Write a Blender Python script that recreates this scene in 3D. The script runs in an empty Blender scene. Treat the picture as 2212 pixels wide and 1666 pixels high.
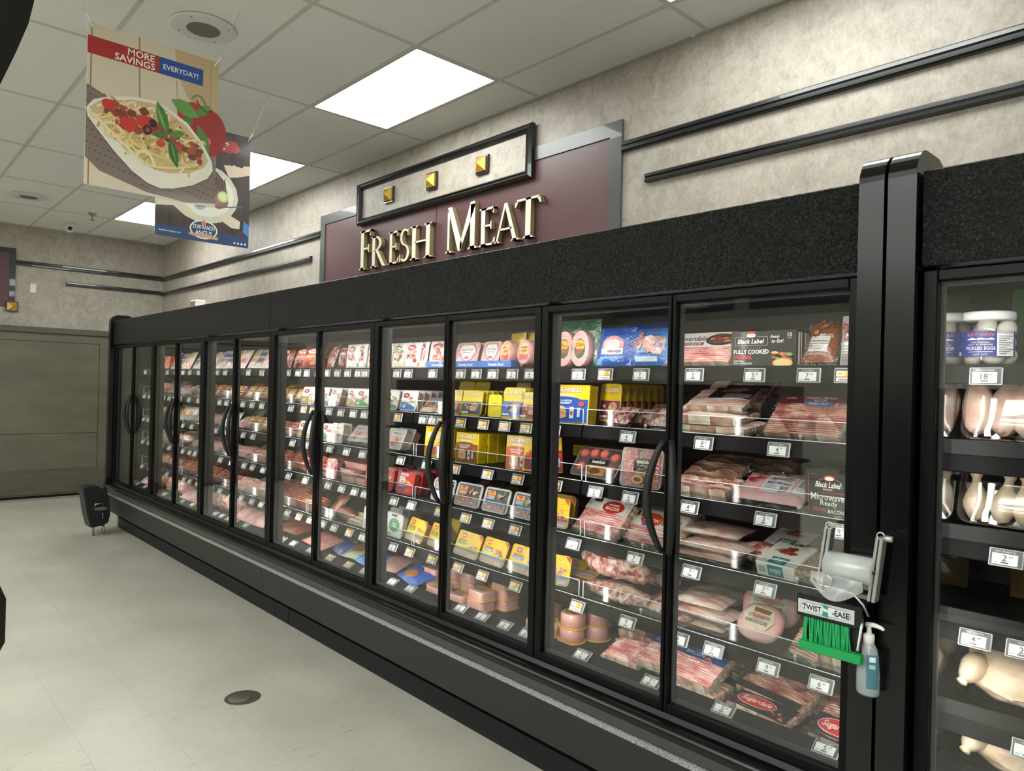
import bpy, math, random
from mathutils import Vector, Matrix
R = random.Random(7)
scn = bpy.context.scene
COL = scn.collection
# ---------------------------------------------------------------- camera
FPX, YAW, PITCH, ROLL, CAMZ = 1549.87, 0.822259, 0.0024749, 0.0247199, 1.53
IW, IH = 2212, 1666
_cy, _sy = math.cos(YAW), math.sin(YAW)
FWD = Vector((-_sy*math.cos(PITCH), _cy*math.cos(PITCH), math.sin(PITCH)))
_r = Vector((_cy, _sy, 0)); _u = _r.cross(FWD)
RIGHT = _r*math.cos(ROLL) + _u*math.sin(ROLL)
UP = -_r*math.sin(ROLL) + _u*math.cos(ROLL)
CAMP = Vector((0, 0, CAMZ))
cam = bpy.data.cameras.new('camera'); camo = bpy.data.objects.new('camera', cam); COL.objects.link(camo)
cam.sensor_fit = 'HORIZONTAL'; cam.sensor_width = 36.0; cam.lens = FPX*36.0/IW
cam.clip_start = 0.02; cam.clip_end = 100
mw = Matrix((RIGHT, UP, -FWD)).transposed().to_4x4(); mw.translation = CAMP
camo.matrix_world = mw
scn.camera = camo
# ---------------------------------------------------------------- world, exposure
scn.view_settings.view_transform = 'Standard'
scn.view_settings.look = 'None'
scn.view_settings.gamma = 1.0
scn.view_settings.use_curve_mapping = False
scn.view_settings.exposure = 0.22
w = bpy.data.worlds.new('world'); scn.world = w; w.use_nodes = True
w.node_tree.nodes['Background'].inputs[0].default_value = (0.9, 0.95, 1, 1)
w.node_tree.nodes['Background'].inputs[1].default_value = 0.02
PANEL_POWER = 11.5      # emission of the ceiling troffers
LED_POWER = 2.3         # watts per LED lamp inside the cases

# pixel helpers: a pixel gives a direction, the surface touched gives the distance
def ray(u, v): return RIGHT*((u-IW/2)/FPX) - UP*((v-IH/2)/FPX) + FWD
def on_y(u, v, y): d = ray(u, v); return CAMP + d*(y/d.y)
def on_z(u, v, z): d = ray(u, v); return CAMP + d*((z-CAMZ)/d.z)
def on_x(u, v, x): d = ray(u, v); return CAMP + d*(x/d.x)
def x_at(u, y, z):      # x of the point on the line (y, z fixed) that appears in pixel column u
    # (P.RIGHT)/(P.FWD) = k  with P=(x,y,z-CAMZ)
    k = (u-IW/2)/FPX; zz = z-CAMZ
    a = RIGHT.x - k*FWD.x; b = (RIGHT.y-k*FWD.y)*y + (RIGHT.z-k*FWD.z)*zz
    return -b/a
# ---------------------------------------------------------------- colours and materials
def lin(c):
    return c/12.92 if c <= 0.04045 else ((c+0.055)/1.055)**2.4
def hx(s):
    if not isinstance(s, str): return tuple(s)[:3]
    s = s.lstrip('#')
    if len(s) == 3: s = ''.join(c*2 for c in s)
    return tuple(lin(int(s[i:i+2], 16)/255) for i in (0, 2, 4))
M = {}
class NT:
    def __init__(s, name):
        m = bpy.data.materials.new(name); m.use_nodes = True; s.m = m; s.t = m.node_tree; s.n = s.t.nodes; s.l = s.t.links
        s.b = s.n['Principled BSDF']; M[name] = m
    def node(s, typ, ins=None, **kw):
        n = s.n.new(typ)
        for k, v in kw.items(): setattr(n, k, v)
        for k, v in (ins or {}).items():
            if isinstance(v, bpy.types.NodeSocket): s.l.new(v, n.inputs[k])
            else: n.inputs[k].default_value = v
        return n
    def set(s, **kw):
        names = dict(color='Base Color', rough='Roughness', metal='Metallic', coat='Coat Weight', coatr='Coat Roughness', spec='Specular IOR Level', normal='Normal', ecol='Emission Color', estr='Emission Strength', alpha='Alpha', trans='Transmission Weight', sss='Subsurface Weight', ior='IOR', coatn='Coat Normal')
        for k, v in kw.items():
            i = s.b.inputs[names[k]]
            if isinstance(v, bpy.types.NodeSocket): s.l.new(v, i)
            elif isinstance(v, (tuple, list)): i.default_value = tuple(v)[:3]+(1,) if len(i.default_value) == 4 else v
            elif isinstance(v, str): i.default_value = hx(v)+(1,)
            else: i.default_value = v
        return s
    def obj(s): return s.node('ShaderNodeTexCoord').outputs['Object']
    def gen(s): return s.node('ShaderNodeTexCoord').outputs['Generated']
    def map(s, vec, scale=(1, 1, 1), loc=(0, 0, 0), rot=(0, 0, 0)):
        return s.node('ShaderNodeMapping', {'Vector': vec, 'Scale': scale, 'Location': loc, 'Rotation': rot}).outputs[0]
    def noise(s, vec, scale, detail=3, rough=.55, dist=0):
        return s.node('ShaderNodeTexNoise', {'Vector': vec, 'Scale': scale, 'Detail': detail, 'Roughness': rough, 'Distortion': dist}).outputs['Fac']
    def ramp(s, fac, stops, interp='LINEAR'):
        r = s.node('ShaderNodeValToRGB', {'Fac': fac}); e = r.color_ramp.elements; r.color_ramp.interpolation = interp
        while len(e) < len(stops): e.new(.5)
        for q, (p, c) in zip(e, stops): q.position = p; q.color = hx(c)+(1,)
        return r.outputs[0]
    def bump(s, h, st, dist=.01):
        return s.node('ShaderNodeBump', {'Height': h, 'Strength': st, 'Distance': dist}).outputs[0]
    def math(s, op, a, b=0.0):
        n = s.node('ShaderNodeMath', operation=op)
        for i, v in enumerate((a, b)):
            if isinstance(v, bpy.types.NodeSocket): s.l.new(v, n.inputs[i])
            else: n.inputs[i].default_value = v
        return n.outputs[0]
    def mix(s, fac, a, b, blend='MIX'):
        n = s.node('ShaderNodeMix', data_type='RGBA', blend_type=blend)
        for i, v in ((0, fac), (6, a), (7, b)):
            if isinstance(v, bpy.types.NodeSocket): s.l.new(v, n.inputs[i])
            elif isinstance(v, str): n.inputs[i].default_value = hx(v)+(1,)
            else: n.inputs[i].default_value = v
        return n.outputs[2]
    def rnd(s): return s.node('ShaderNodeObjectInfo').outputs['Random']
    def objr(s, k=37.0):   # object coordinates shifted per object
        v = s.node('ShaderNodeVectorMath', operation='ADD'); s.l.new(s.obj(), v.inputs[0])
        c = s.node('ShaderNodeCombineXYZ', {'X': s.math('MULTIPLY', s.rnd(), k), 'Y': s.math('MULTIPLY', s.rnd(), k*.7)})
        s.l.new(c.outputs[0], v.inputs[1]); return v.outputs[0]

def plain(name, col, rough=.5, metal=0.0, **kw): NT(name).set(color=col, rough=rough, metal=metal, **kw)
plain('black_gloss', '#040506', .22, spec=.4)
plain('black_satin', '#101113', .38)
plain('black_rubber', '#0c0c0d', .55)
plain('frame_black', '#050506', .38, spec=.18)
plain('interior_black', '#121314', .5)
plain('shelf_black', '#0d0e0f', .5, spec=.3)
plain('charcoal_panel', '#252624', .45, spec=.35)
plain('kick_black', '#0e1012', .5, spec=.3)
plain('grey_strip', '#3b3b38', .4)
plain('mullion_grey', '#3c3d40', .45, spec=.3)
plain('chrome', '#d2d2cf', .34, .85)
plain('steel', '#a5a5a1', .3, 1.0)
plain('white_plastic', '#e4e4e0', .35)
plain('roll_film', '#b9bdbd', .25, coat=.6)
plain('loose_film', '#cfd4d4', .2, coat=.8, alpha=.45)
plain('bottle_milk', '#c4ced1', .15, coat=.8, alpha=.42)
plain('bright_edge', '#cfd4d6', .15, coat=1.0)  # opaque whitish colour stands for light caught in the acrylic edges
plain('grid_white', '#d2d2ca', .5)
plain('dark_trim', '#1b1c1e', .28, coat=.4)
plain('trim_grey', '#484c4c', .35, coat=.3)
plain('gold_paint', '#c79f45', .42, .35)
plain('letter_face', '#f1ebd0', .4)
plain('letter_side', '#8a7c58', .45)
plain('maroon_panel', '#5e3f42', .38)
plain('string', '#d8d8d2', .5)
plain('egg', '#efe6d8', .45, sss=.1)
plain('jar_lid', '#eceff0', .4)
plain('green_plastic', '#12934c', .4)
plain('green_tie', '#169a55', .45)
plain('shadow_gap', '#050505', .8)
plain('slot_black', '#030303', .9)
n = NT('lamp_panel'); n.set(color='#ffffff', ecol=(0.975, 1.0, 0.965), estr=PANEL_POWER)
n = NT('led_tube'); n.set(color='#ffffff', ecol=(1.0, 0.97, 0.95), estr=3.0)
# pebbled header
n = NT('pebble_black'); c = n.obj()
nz = n.node('ShaderNodeTexVoronoi', {'Vector': n.map(c, (1, 1, 1)), 'Scale': 150.0}).outputs['Distance']
n2 = n.noise(c, 210, 2); h = n.math('ADD', nz, n.math('MULTIPLY', n2, .8))
n.set(color='#07080a', rough=.3, spec=.45, normal=n.bump(h, 1.0, .007))
# leather grain header of the right hand case
n = NT('grain_black'); c = n.obj()
nz = n.noise(n.map(c, (1, 1, 1)), 120, 4, .6, 1.5)
n.set(color='#090a0b', rough=.3, normal=n.bump(nz, 1.0, .008))
# sparkling strip
n = NT('sparkle_strip'); c = n.obj(); nz = n.noise(n.map(c, (1, 1, 1)), 420, 2, .7)
n.set(color=n.ramp(nz, [(.38, '#2c2e2e'), (.5, '#83888a'), (.62, '#d5d8d6')]), rough=.35, metal=.3)
# wallpaper
n = NT('wallpaper'); c = n.obj()
a = n.noise(n.map(c, (1, 1, 1)), 9, 6, .72, .6); b = n.noise(n.map(c, (1.0, 1.0, .55)), 45, 4, .75, 1.2); d = n.noise(c, 2.2, 2)
f = n.math('ADD', n.math('MULTIPLY', a, .5), n.math('ADD', n.math('MULTIPLY', b, .38), n.math('MULTIPLY', d, .12)))
n.set(color=n.ramp(f, [(.34, '#8b8276'), (.46, '#a1998d'), (.55, '#aea79b'), (.68, '#beb8ab')]), rough=.5, normal=n.bump(b, .12, .004))
n = NT('wall_plain'); n.set(color='#b5b2a8', rough=.7)
# ceiling tile
n = NT('ceiling_tile'); c = n.objr(11)
v = n.node('ShaderNodeTexVoronoi', {'Vector': n.map(c, (1, 1.6, 1)), 'Scale': 95.0, 'Randomness': 1.0}).outputs['Distance']
n1 = n.noise(c, 60, 2)
f = n.math('MULTIPLY', n.math('LESS_THAN', v, .17), n.math('GREATER_THAN', n1, .5))
n.set(color=n.mix(f, '#f3f3ef', '#b0afa5'), rough=.85)
n.l.new(n.bump(n.noise(c, 220, 2), .15, .002), n.b.inputs['Normal'])
# floor tile
n = NT('floor_tile'); c = n.node('ShaderNodeNewGeometry').outputs['Position']
s1 = n.noise(n.map(c, (70, 13, 1)), 1.0, 2, .5); s2 = n.noise(n.map(c, (1, 1, 1)), 2.5, 3)
f = n.math('GREATER_THAN', s1, .675)
base = n.ramp(s2, [(.3, '#aba99c'), (.7, '#b8b6a9')])
n.set(color=n.mix(n.math('MULTIPLY', f, .45), base, '#7c7a70'), rough=n.math('ADD', .24, n.math('MULTIPLY', s2, .2)), normal=n.bump(n.noise(c, 5, 2), .06, .01))
plain('grout', '#8d8b80', .8)
n = NT('door_olive'); c = n.obj(); f = n.noise(n.map(c, (1, 1, 3)), 2.2, 4)
n.set(color=n.ramp(f, [(.3, '#5d5b4c'), (.7, '#6b6958')]), rough=.45)
n = NT('door_scuffed'); c = n.obj(); f = n.noise(n.map(c, (1, 2, 22)), 2.5, 4)
n.set(color=n.ramp(f, [(.3, '#504d41'), (.7, '#605c4d')]), rough=.5)
# back panel of the cases
n = NT('case_back'); c = n.obj()
n.set(color='#2a2b2d', rough=.36, metal=.4, normal=n.bump(n.noise(c, 700, 2), .35, .001))
# clear panes: schlick mix of transparent and mirror
def pane(name, tint, k, rough=0.0, base=.04, wr=0):
    n = NT(name); n.n.remove(n.b); out = [q for q in n.n if q.type == 'OUTPUT_MATERIAL'][0]
    fac = n.node('ShaderNodeLayerWeight', {'Blend': .5}).outputs['Facing']
    p5 = n.math('POWER', fac, 5.0)
    F = n.math('MULTIPLY', n.math('ADD', base, n.math('MULTIPLY', p5, .96)), k)
    t = n.node('ShaderNodeBsdfTransparent', {'Color': hx(tint)+(1,)}); g = n.node('ShaderNodeBsdfGlossy', {'Color': (1, 1, 1, 1), 'Roughness': rough})
    if wr: n.l.new(n.bump(n.noise(n.objr(17), 38, 3, .6, 1.0), wr, .02), g.inputs['Normal'])
    mx = n.node('ShaderNodeMixShader', {0: F}); n.l.new(t.outputs[0], mx.inputs[1]); n.l.new(g.outputs[0], mx.inputs[2]); n.l.new(mx.outputs[0], out.inputs[0])
    return n.m
pane('door_glass', '#fbfcfb', 1.05)
pane('acrylic', '#f2f5f5', .9, .1)
pane('jar_glass', '#f4f7f7', 1.0, .02)
pane('clear_bottle', '#e8f0f2', 1.3, .03)
pane('tray_plastic', '#eef0f0', 1.6, .06, .06)
pane('film_clear', '#eceeef', 1.3, .08, .13, .9)
# packaging print: the flat colours of the print come from a face colour attribute
def printmat(name, rough, coat, wr, wscale, coatr=.08):
    n = NT(name); a = n.node('ShaderNodeAttribute', attribute_name='Col').outputs['Color']
    n.set(color=a, rough=rough, coat=coat, coatr=coatr)
    if wr:
        c = n.objr(19); h = n.noise(c, wscale, 3, .6, 1.0)
        bn = n.bump(h, wr, .01); n.set(normal=bn, coatn=bn)
printmat('print', .42, .25, 0, 0)
printmat('film_print', .32, .9, .55, 30)
printmat('shrink_print', .3, 1.0, .6, 34)
printmat('paper_print', .6, 0, 0, 0)
# meats; striped along x, slices stepped along z
def meat(name, stops, sx, sz, slices, wr=.9, rough=.35, dist=.3, wscale=42):
    n = NT(name); c = n.objr(29)
    sep = n.node('ShaderNodeSeparateXYZ', {0: c})
    zz = n.math('MULTIPLY', n.math('FLOOR', n.math('MULTIPLY', sep.outputs['Z'], slices)), .37) if slices else n.math('MULTIPLY', sep.outputs['Z'], sz)
    cc = n.node('ShaderNodeCombineXYZ', {'X': n.math('MULTIPLY', sep.outputs['X'], sx), 'Y': n.math('MULTIPLY', sep.outputs['Y'], sx*.5), 'Z': zz}).outputs[0]
    f = n.noise(cc, 1.0, 4, .6, dist)
    if slices:
        tz = n.math('FRACT', n.math('MULTIPLY', sep.outputs['Z'], slices)); f = n.math('ADD', n.math('MULTIPLY', f, .72), n.math('MULTIPLY', tz, .28))
    w_ = n.noise(c, wscale, 3, .6, 1.2)
    bn = n.bump(w_, wr, .01)
    n.set(color=n.ramp(f, stops), rough=rough, coat=.9, coatr=.07, normal=n.bump(f, .3, .004), coatn=bn)
meat('bacon', [(.36, '#7d2c2a'), (.45, '#b5605a'), (.53, '#dba291'), (.62, '#ecd3bd')], 12, 0, 100)
meat('bacon_pink', [(.34, '#b04a4f'), (.44, '#d07f80'), (.53, '#e8b5ac'), (.63, '#f2ddd0')], 13, 0, 100)
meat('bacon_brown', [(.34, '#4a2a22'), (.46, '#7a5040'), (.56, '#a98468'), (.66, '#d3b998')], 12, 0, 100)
meat('bacon_edge', [(.36, '#a06a58'), (.48, '#cfa68c'), (.6, '#e9dac3'), (.7, '#f3ebdb')], 8, 0, 190)
meat('slab', [(.36, '#c78a80'), (.48, '#e2bdae'), (.58, '#efdccd'), (.7, '#f6ece0')], 7, 30, 0, .7)
meat('pork_lump', [(.36, '#8a2f38'), (.44, '#a9585a'), (.5, '#cf9c8e'), (.58, '#e3cbb6'), (.7, '#ead9c4')], 42, 36, 0, .8, .35, .45)
meat('ham_pink', [(.3, '#cf8f8c'), (.55, '#dfa8a2'), (.75, '#e9bfb6')], 12, 12, 0, .8)
meat('ham_brown', [(.3, '#6b2f20'), (.5, '#94502f'), (.7, '#b97a4a')], 9, 12, 0, .6)
meat('sausage', [(.3, '#7f3322'), (.5, '#a14b30'), (.7, '#c47a52')], 22, 22, 0, .6)
meat('sausage_pink', [(.3, '#b8665c'), (.5, '#cf857a'), (.7, '#e0aba0')], 60, 60, 0, .8)
meat('ground', [(.36, '#9c3f3c'), (.5, '#c4746c'), (.62, '#e0aea2')], 110, 110, 0, .6)
meat('poultry', [(.3, '#d9a793'), (.5, '#e4b9a6'), (.7, '#ecd2bd')], 14, 14, 0, .6)
meat('chicken_skin', [(.3, '#c9a98c'), (.5, '#ddc5a5'), (.7, '#e8d6bd')], 16, 16, 0, .8)
meat('pepper', [(.3, '#241d19'), (.45, '#6b5646'), (.58, '#b59d7e'), (.7, '#8a4a35')], 150, 150, 0, .6)
meat('tub_pink', [(.3, '#d89a93'), (.55, '#dfa69e'), (.75, '#e5b3aa')], 8, 8, 0, .2, .3)
n = NT('film_haze')
n.set(color='#cfd3d6', rough=.12, coat=1.0)
# ---------------------------------------------------------------- mesh builder
class MB:
    def __init__(s): s.v = []; s.f = []; s.m = []; s.c = []; s.sm = []
    def add(s, vs, fs, mat=0, col=(1, 1, 1), smooth=False):
        o = len(s.v); s.v += [tuple(q) for q in vs]
        for f in fs: s.f.append([i+o for i in f]); s.m.append(mat); s.c.append(col); s.sm.append(smooth)
        return s
    def box(s, x0, x1, y0, y1, z0, z1, mat=0, col=(1, 1, 1), bev=0.0):
        if bev > 0:
            b = bev; vs = []
            for z in (z0, z1):
                for y in (y0, y1):
                    for x in (x0, x1):
                        sx = b if x == x0 else -b; sy = b if y == y0 else -b; sz = b if z == z0 else -b
                        vs += [(x, y+sy, z+sz), (x+sx, y, z+sz), (x+sx, y+sy, z)]
            def I(i, j, k, a): return ((k*2+j)*2+i)*3+a
            F = []
            F += [[I(0, 0, 0, 0), I(0, 0, 1, 0), I(0, 1, 1, 0), I(0, 1, 0, 0)], [I(1, 0, 0, 0), I(1, 1, 0, 0), I(1, 1, 1, 0), I(1, 0, 1, 0)]]
            F += [[I(0, 0, 0, 1), I(1, 0, 0, 1), I(1, 0, 1, 1), I(0, 0, 1, 1)], [I(0, 1, 0, 1), I(0, 1, 1, 1), I(1, 1, 1, 1), I(1, 1, 0, 1)]]
            F += [[I(0, 0, 0, 2), I(0, 1, 0, 2), I(1, 1, 0, 2), I(1, 0, 0, 2)], [I(0, 0, 1, 2), I(1, 0, 1, 2), I(1, 1, 1, 2), I(0, 1, 1, 2)]]
            for k in (0, 1):
                for j in (0, 1):
                    q = [I(0, j, k, 1), I(1, j, k, 1), I(1, j, k, 2), I(0, j, k, 2)]; F.append(q if (j == 0) == (k == 1) else q[::-1])
            for k in (0, 1):
                for i in (0, 1):
                    q = [I(i, 0, k, 0), I(i, 1, k, 0), I(i, 1, k, 2), I(i, 0, k, 2)]; F.append(q[::-1] if (i == 0) == (k == 1) else q)
            for j in (0, 1):
                for i in (0, 1):
                    q = [I(i, j, 0, 0), I(i, j, 1, 0), I(i, j, 1, 1), I(i, j, 0, 1)]; F.append(q if (i == 0) == (j == 1) else q[::-1])
            for k in (0, 1):
                for j in (0, 1):
                    for i in (0, 1):
                        t = [I(i, j, k, 0), I(i, j, k, 1), I(i, j, k, 2)]; F.append(t if (i+j+k) % 2 == 1 else t[::-1])
            return s.add(vs, F, mat, col)
        vs = [(x, y, z) for z in (z0, z1) for y in (y0, y1) for x in (x0, x1)]
        return s.add(vs, [[0, 2, 3, 1], [4, 5, 7, 6], [0, 1, 5, 4], [2, 6, 7, 3], [0, 4, 6, 2], [1, 3, 7, 5]], mat, col)
    def prism(s, pts, a0, a1, axis='x', mat=0, col=(1, 1, 1), smooth=False, caps=True):
        # pts: outline in the plane across the axis, x: (y,z)  y: (x,z)  z: (x,y)
        def P(p, a):
            return (a, p[0], p[1]) if axis == 'x' else (p[0], a, p[1]) if axis == 'y' else (p[0], p[1], a)
        k = len(pts); vs = [P(p, a0) for p in pts]+[P(p, a1) for p in pts]
        fs = [[i, (i+1) % k, k+(i+1) % k, k+i] for i in range(k)]
        s.add(vs, fs, mat, col, smooth)
        if caps: s.add(vs, [list(range(k))[::-1], list(range(k, 2*k))], mat, col)
        return s
    def lathe(s, prof, c=(0, 0, 0), axis='z', n=20, mat=0, col=(1, 1, 1), smooth=True, sx=1.0, sy=1.0):
        vs = []
        for r, h in prof:
            for i in range(n):
                a = 2*math.pi*i/n; p, q = r*math.cos(a)*sx, r*math.sin(a)*sy
                vs.append((c[0]+p, c[1]+q, c[2]+h) if axis == 'z' else (c[0]+h, c[1]+p, c[2]+q) if axis == 'x' else (c[0]+q, c[1]+h, c[2]+p))
        fs = []
        for j in range(len(prof)-1):
            for i in range(n): fs.append([j*n+i, j*n+(i+1) % n, (j+1)*n+(i+1) % n, (j+1)*n+i])
        s.add(vs, fs, mat, col, smooth)
        for j, rev in ((0, 1), (len(prof)-1, 0)):
            if prof[j][0] > 1e-6:
                q = [j*n+i for i in range(n)]; o = len(s.v)-len(vs)
                s.f.append([o+i for i in (q[::-1] if rev else q)]); s.m.append(mat); s.c.append(col); s.sm.append(False)
        return s
    def tube(s, pts, r, n=8, mat=0, col=(1, 1, 1), closed=False, rz=None):
        pts = [Vector(p) for p in pts]; k = len(pts); vs = []; prev = None
        for i, p in enumerate(pts):
            if closed: t = pts[(i+1) % k]-pts[i-1]
            else: t = pts[min(i+1, k-1)]-pts[max(i-1, 0)]
            t.normalize()
            if prev is None:
                a = Vector((0, 0, 1)) if abs(t.z) < .9 else Vector((1, 0, 0)); e1 = t.cross(a).normalized()
            else: e1 = (prev-t*prev.dot(t)).normalized()
            prev = e1; e2 = t.cross(e1); rr = r[i] if isinstance(r, (list, tuple)) else r
            for j in range(n):
                a = 2*math.pi*j/n; vs.append(p+e1*(rr*math.cos(a))+e2*((rz or rr)*math.sin(a)))
        fs = []
        for i in range(k if closed else k-1):
            i2 = (i+1) % k
            for j in range(n): fs.append([i*n+j, i*n+(j+1) % n, i2*n+(j+1) % n, i2*n+j])
        if not closed: fs += [list(range(n))[::-1], [(k-1)*n+j for j in range(n)]]
        return s.add(vs, fs, mat, col, True)
    def ball(s, c, rx, ry, rz, nu=12, nv=8, mat=0, col=(1, 1, 1), fn=None):
        vs = []
        for j in range(nv+1):
            th = math.pi*j/nv
            for i in range(nu):
                ph = 2*math.pi*i/nu; k = fn(ph, th) if fn else 1.0
                vs.append((c[0]+rx*k*math.sin(th)*math.cos(ph), c[1]+ry*k*math.sin(th)*math.sin(ph), c[2]-rz*k*math.cos(th)))
        fs = [[j*nu+i, j*nu+(i+1) % nu, (j+1)*nu+(i+1) % nu, (j+1)*nu+i] for j in range(nv) for i in range(nu)]
        return s.add(vs, fs, mat, col, True)
    def grid(s, fn, nu, nv, mat=0, col=(1, 1, 1), smooth=True, colfn=None):
        vs = [fn(i/nu, j/nv) for j in range(nv+1) for i in range(nu+1)]
        o = len(s.v); s.v += [tuple(q) for q in vs]
        for j in range(nv):
            for i in range(nu):
                a = j*(nu+1)+i; s.f.append([o+a, o+a+1, o+a+nu+2, o+a+nu+1]); s.m.append(mat); s.sm.append(smooth)
                s.c.append(colfn((i+.5)/nu, (j+.5)/nv) if colfn else col)
        return s
    def mesh(s, name, mats):
        me = bpy.data.meshes.new(name); me.from_pydata(s.v, [], s.f)
        for m in mats: me.materials.append(M[m] if isinstance(m, str) else m)
        me.polygons.foreach_set('material_index', s.m); me.polygons.foreach_set('use_smooth', s.sm)
        if any(c != (1, 1, 1) for c in s.c):
            at = me.color_attributes.new('Col', 'FLOAT_COLOR', 'CORNER'); buf = []
            for f, c in zip(s.f, s.c): buf += [c[0], c[1], c[2], 1.0]*len(f)
            at.data.foreach_set('color', buf)
        me.update(); return me
    def build(s, name, mats, parent=None, loc=None):
        if isinstance(mats, str): mats = [mats]
        return link(name, s.mesh(name, mats), parent, loc)
def link(name, me, parent=None, loc=None):
    o = bpy.data.objects.new(name, me); COL.objects.link(o)
    if parent is not None: o.parent = parent
    if loc is not None: o.location = loc
    return o
def empty(name, loc=(0, 0, 0)):
    o = bpy.data.objects.new(name, None); COL.objects.link(o); o.location = loc; o.empty_display_size = .05; return o
def tag(o, label=None, cat=None, group=None, kind=None):
    if label: o['label'] = label
    if cat: o['category'] = cat
    if group: o['group'] = group
    if kind: o['kind'] = kind
    return o
# ---------------------------------------------------------------- flat print: text and shapes laid on a face
_tc = {}
def text_mesh(st, bold=0.0, shear=0.0):
    key = (st, bold, shear)
    if key in _tc: return _tc[key]
    cu = bpy.data.curves.new('t', 'FONT'); cu.body = st; cu.size = 1.0; cu.resolution_u = 2; cu.offset = bold; cu.shear = shear; cu.fill_mode = 'FRONT'
    o = bpy.data.objects.new('t', cu); COL.objects.link(o)
    dg = bpy.context.evaluated_depsgraph_get(); dg.update()
    me = bpy.data.meshes.new_from_object(o.evaluated_get(dg))
    vs = [(v.co.x, v.co.y) for v in me.vertices]; fs = [list(p.vertices) for p in me.polygons]
    bpy.data.objects.remove(o); bpy.data.curves.remove(cu); bpy.data.meshes.remove(me)
    if not vs: vs = [(0, 0), (1, 0), (1, 1)]; fs = []
    x0 = min(v[0] for v in vs); x1 = max(v[0] for v in vs); y0 = min(v[1] for v in vs); y1 = max(v[1] for v in vs)
    H = (y1-y0) or 1
    r = ([((x-x0)/H, (y-y0)/H) for x, y in vs], fs, (x1-x0)/H); _tc[key] = r; return r
def art(mb, shapes, fr, w, h, mat=0, eps=.00035, base=.0006):
    """shapes in unit coordinates of a face w by h; fr(x, z, out) gives the 3D point"""
    for L, sh in enumerate(shapes):
        k = sh[0]; d = base+eps*L; col = hx(sh[-1])
        if k == 'r':
            x0, y0, x1, y1 = sh[1:5]; nx = max(1, int((x1-x0)*6)); ny = max(1, int((y1-y0)*6))
            vs = [fr((x0+(x1-x0)*i/nx)*w, (y0+(y1-y0)*j/ny)*h, d) for j in range(ny+1) for i in range(nx+1)]
            mb.add(vs, [[j*(nx+1)+i, j*(nx+1)+i+1, (j+1)*(nx+1)+i+1, (j+1)*(nx+1)+i] for j in range(ny) for i in range(nx)], mat, col)
        elif k == 'e':
            cx, cy, rx, ry = sh[1:5]; nn = 18; vs = [fr(cx*w, cy*h, d)]; rings = 2 if rx > .12 else 1
            for q in range(1, rings+1):
                for i in range(nn):
                    a = 2*math.pi*i/nn; vs.append(fr((cx+rx*q/rings*math.cos(a))*w, (cy+ry*q/rings*math.sin(a))*h, d))
            fs = [[0, 1+i, 1+(i+1) % nn] for i in range(nn)]
            for q in range(1, rings): fs += [[1+(q-1)*nn+i, 1+q*nn+i, 1+q*nn+(i+1) % nn, 1+(q-1)*nn+(i+1) % nn] for i in range(nn)]
            mb.add(vs, fs, mat, col)
        elif k == 'p':
            pts = sh[1]; mb.add([fr(x*w, y*h, d) for x, y in pts], [list(range(len(pts)))], mat, col)
        elif k == 'l':      # polyline stroke with width (in units of w)
            pts, lw = sh[1], sh[2]; P = [Vector((x*w, y*h)) for x, y in pts]; vs = []
            for i, p in enumerate(P):
                t = (P[min(i+1, len(P)-1)]-P[max(i-1, 0)]); t = t.normalized() if t.length else Vector((1, 0)); nrm = Vector((-t.y, t.x))*lw*w*.5
                a, b = p+nrm, p-nrm; vs += [fr(a.x, a.y, d), fr(b.x, b.y, d)]
            mb.add(vs, [[2*i+1, 2*i+3, 2*i+2, 2*i] for i in range(len(P)-1)], mat, col)
        elif k == 't':      # text, cx, cy, height(fraction of h), max width fraction, bold
            st, cx, cy, th, mw = sh[1:6]; bold = sh[6] if len(sh) > 7 else 0.0; shear = sh[7] if len(sh) > 8 else 0.0
            tv, tf, tw = text_mesh(st, bold, shear); H = th*h; W = tw*H; sx = 1.0
            if mw and W > mw*w: sx = mw*w/W
            vs = [fr(cx*w+(x-tw/2)*H*sx, cy*h+(y-.5)*H, d) for x, y in tv]
            mb.add(vs, tf, mat, col)
    return mb
def plate(shapes, w, h, mat='print', name='label', **kw):
    """flat print in the plane y=0, facing -y, centred on x, from z=0"""
    mb = MB(); art(mb, shapes, lambda x, z, d: (x-w/2, -d, z), w, h, **kw); return mb.mesh(name, [mat])
plain('drain_dark', '#423e33', .7); plain('drain_cap', '#77766f', .35, .6)
plain('speaker_grille', '#7c7b74', .6)
# ================================================================= STRUCTURE
CEIL = 3.377; WALLY = 3.2; LEFTX = -10.61; RX = 5.2; FY = -9.0
GX0, GY0, T2 = -3.2513, 2.2427, 0.6096
def kid(mb, name, mats, parent, off=None):
    o = mb.build(name, mats, parent)
    p = Vector((0, 0, 0)); q = parent
    while q is not None: p += q.location; q = q.parent
    o.location = -p + (Vector(off) if off else Vector((0, 0, 0)))
    return o
def struct(mb, name, mats): return tag(mb.build(name, mats), kind='structure')
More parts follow.
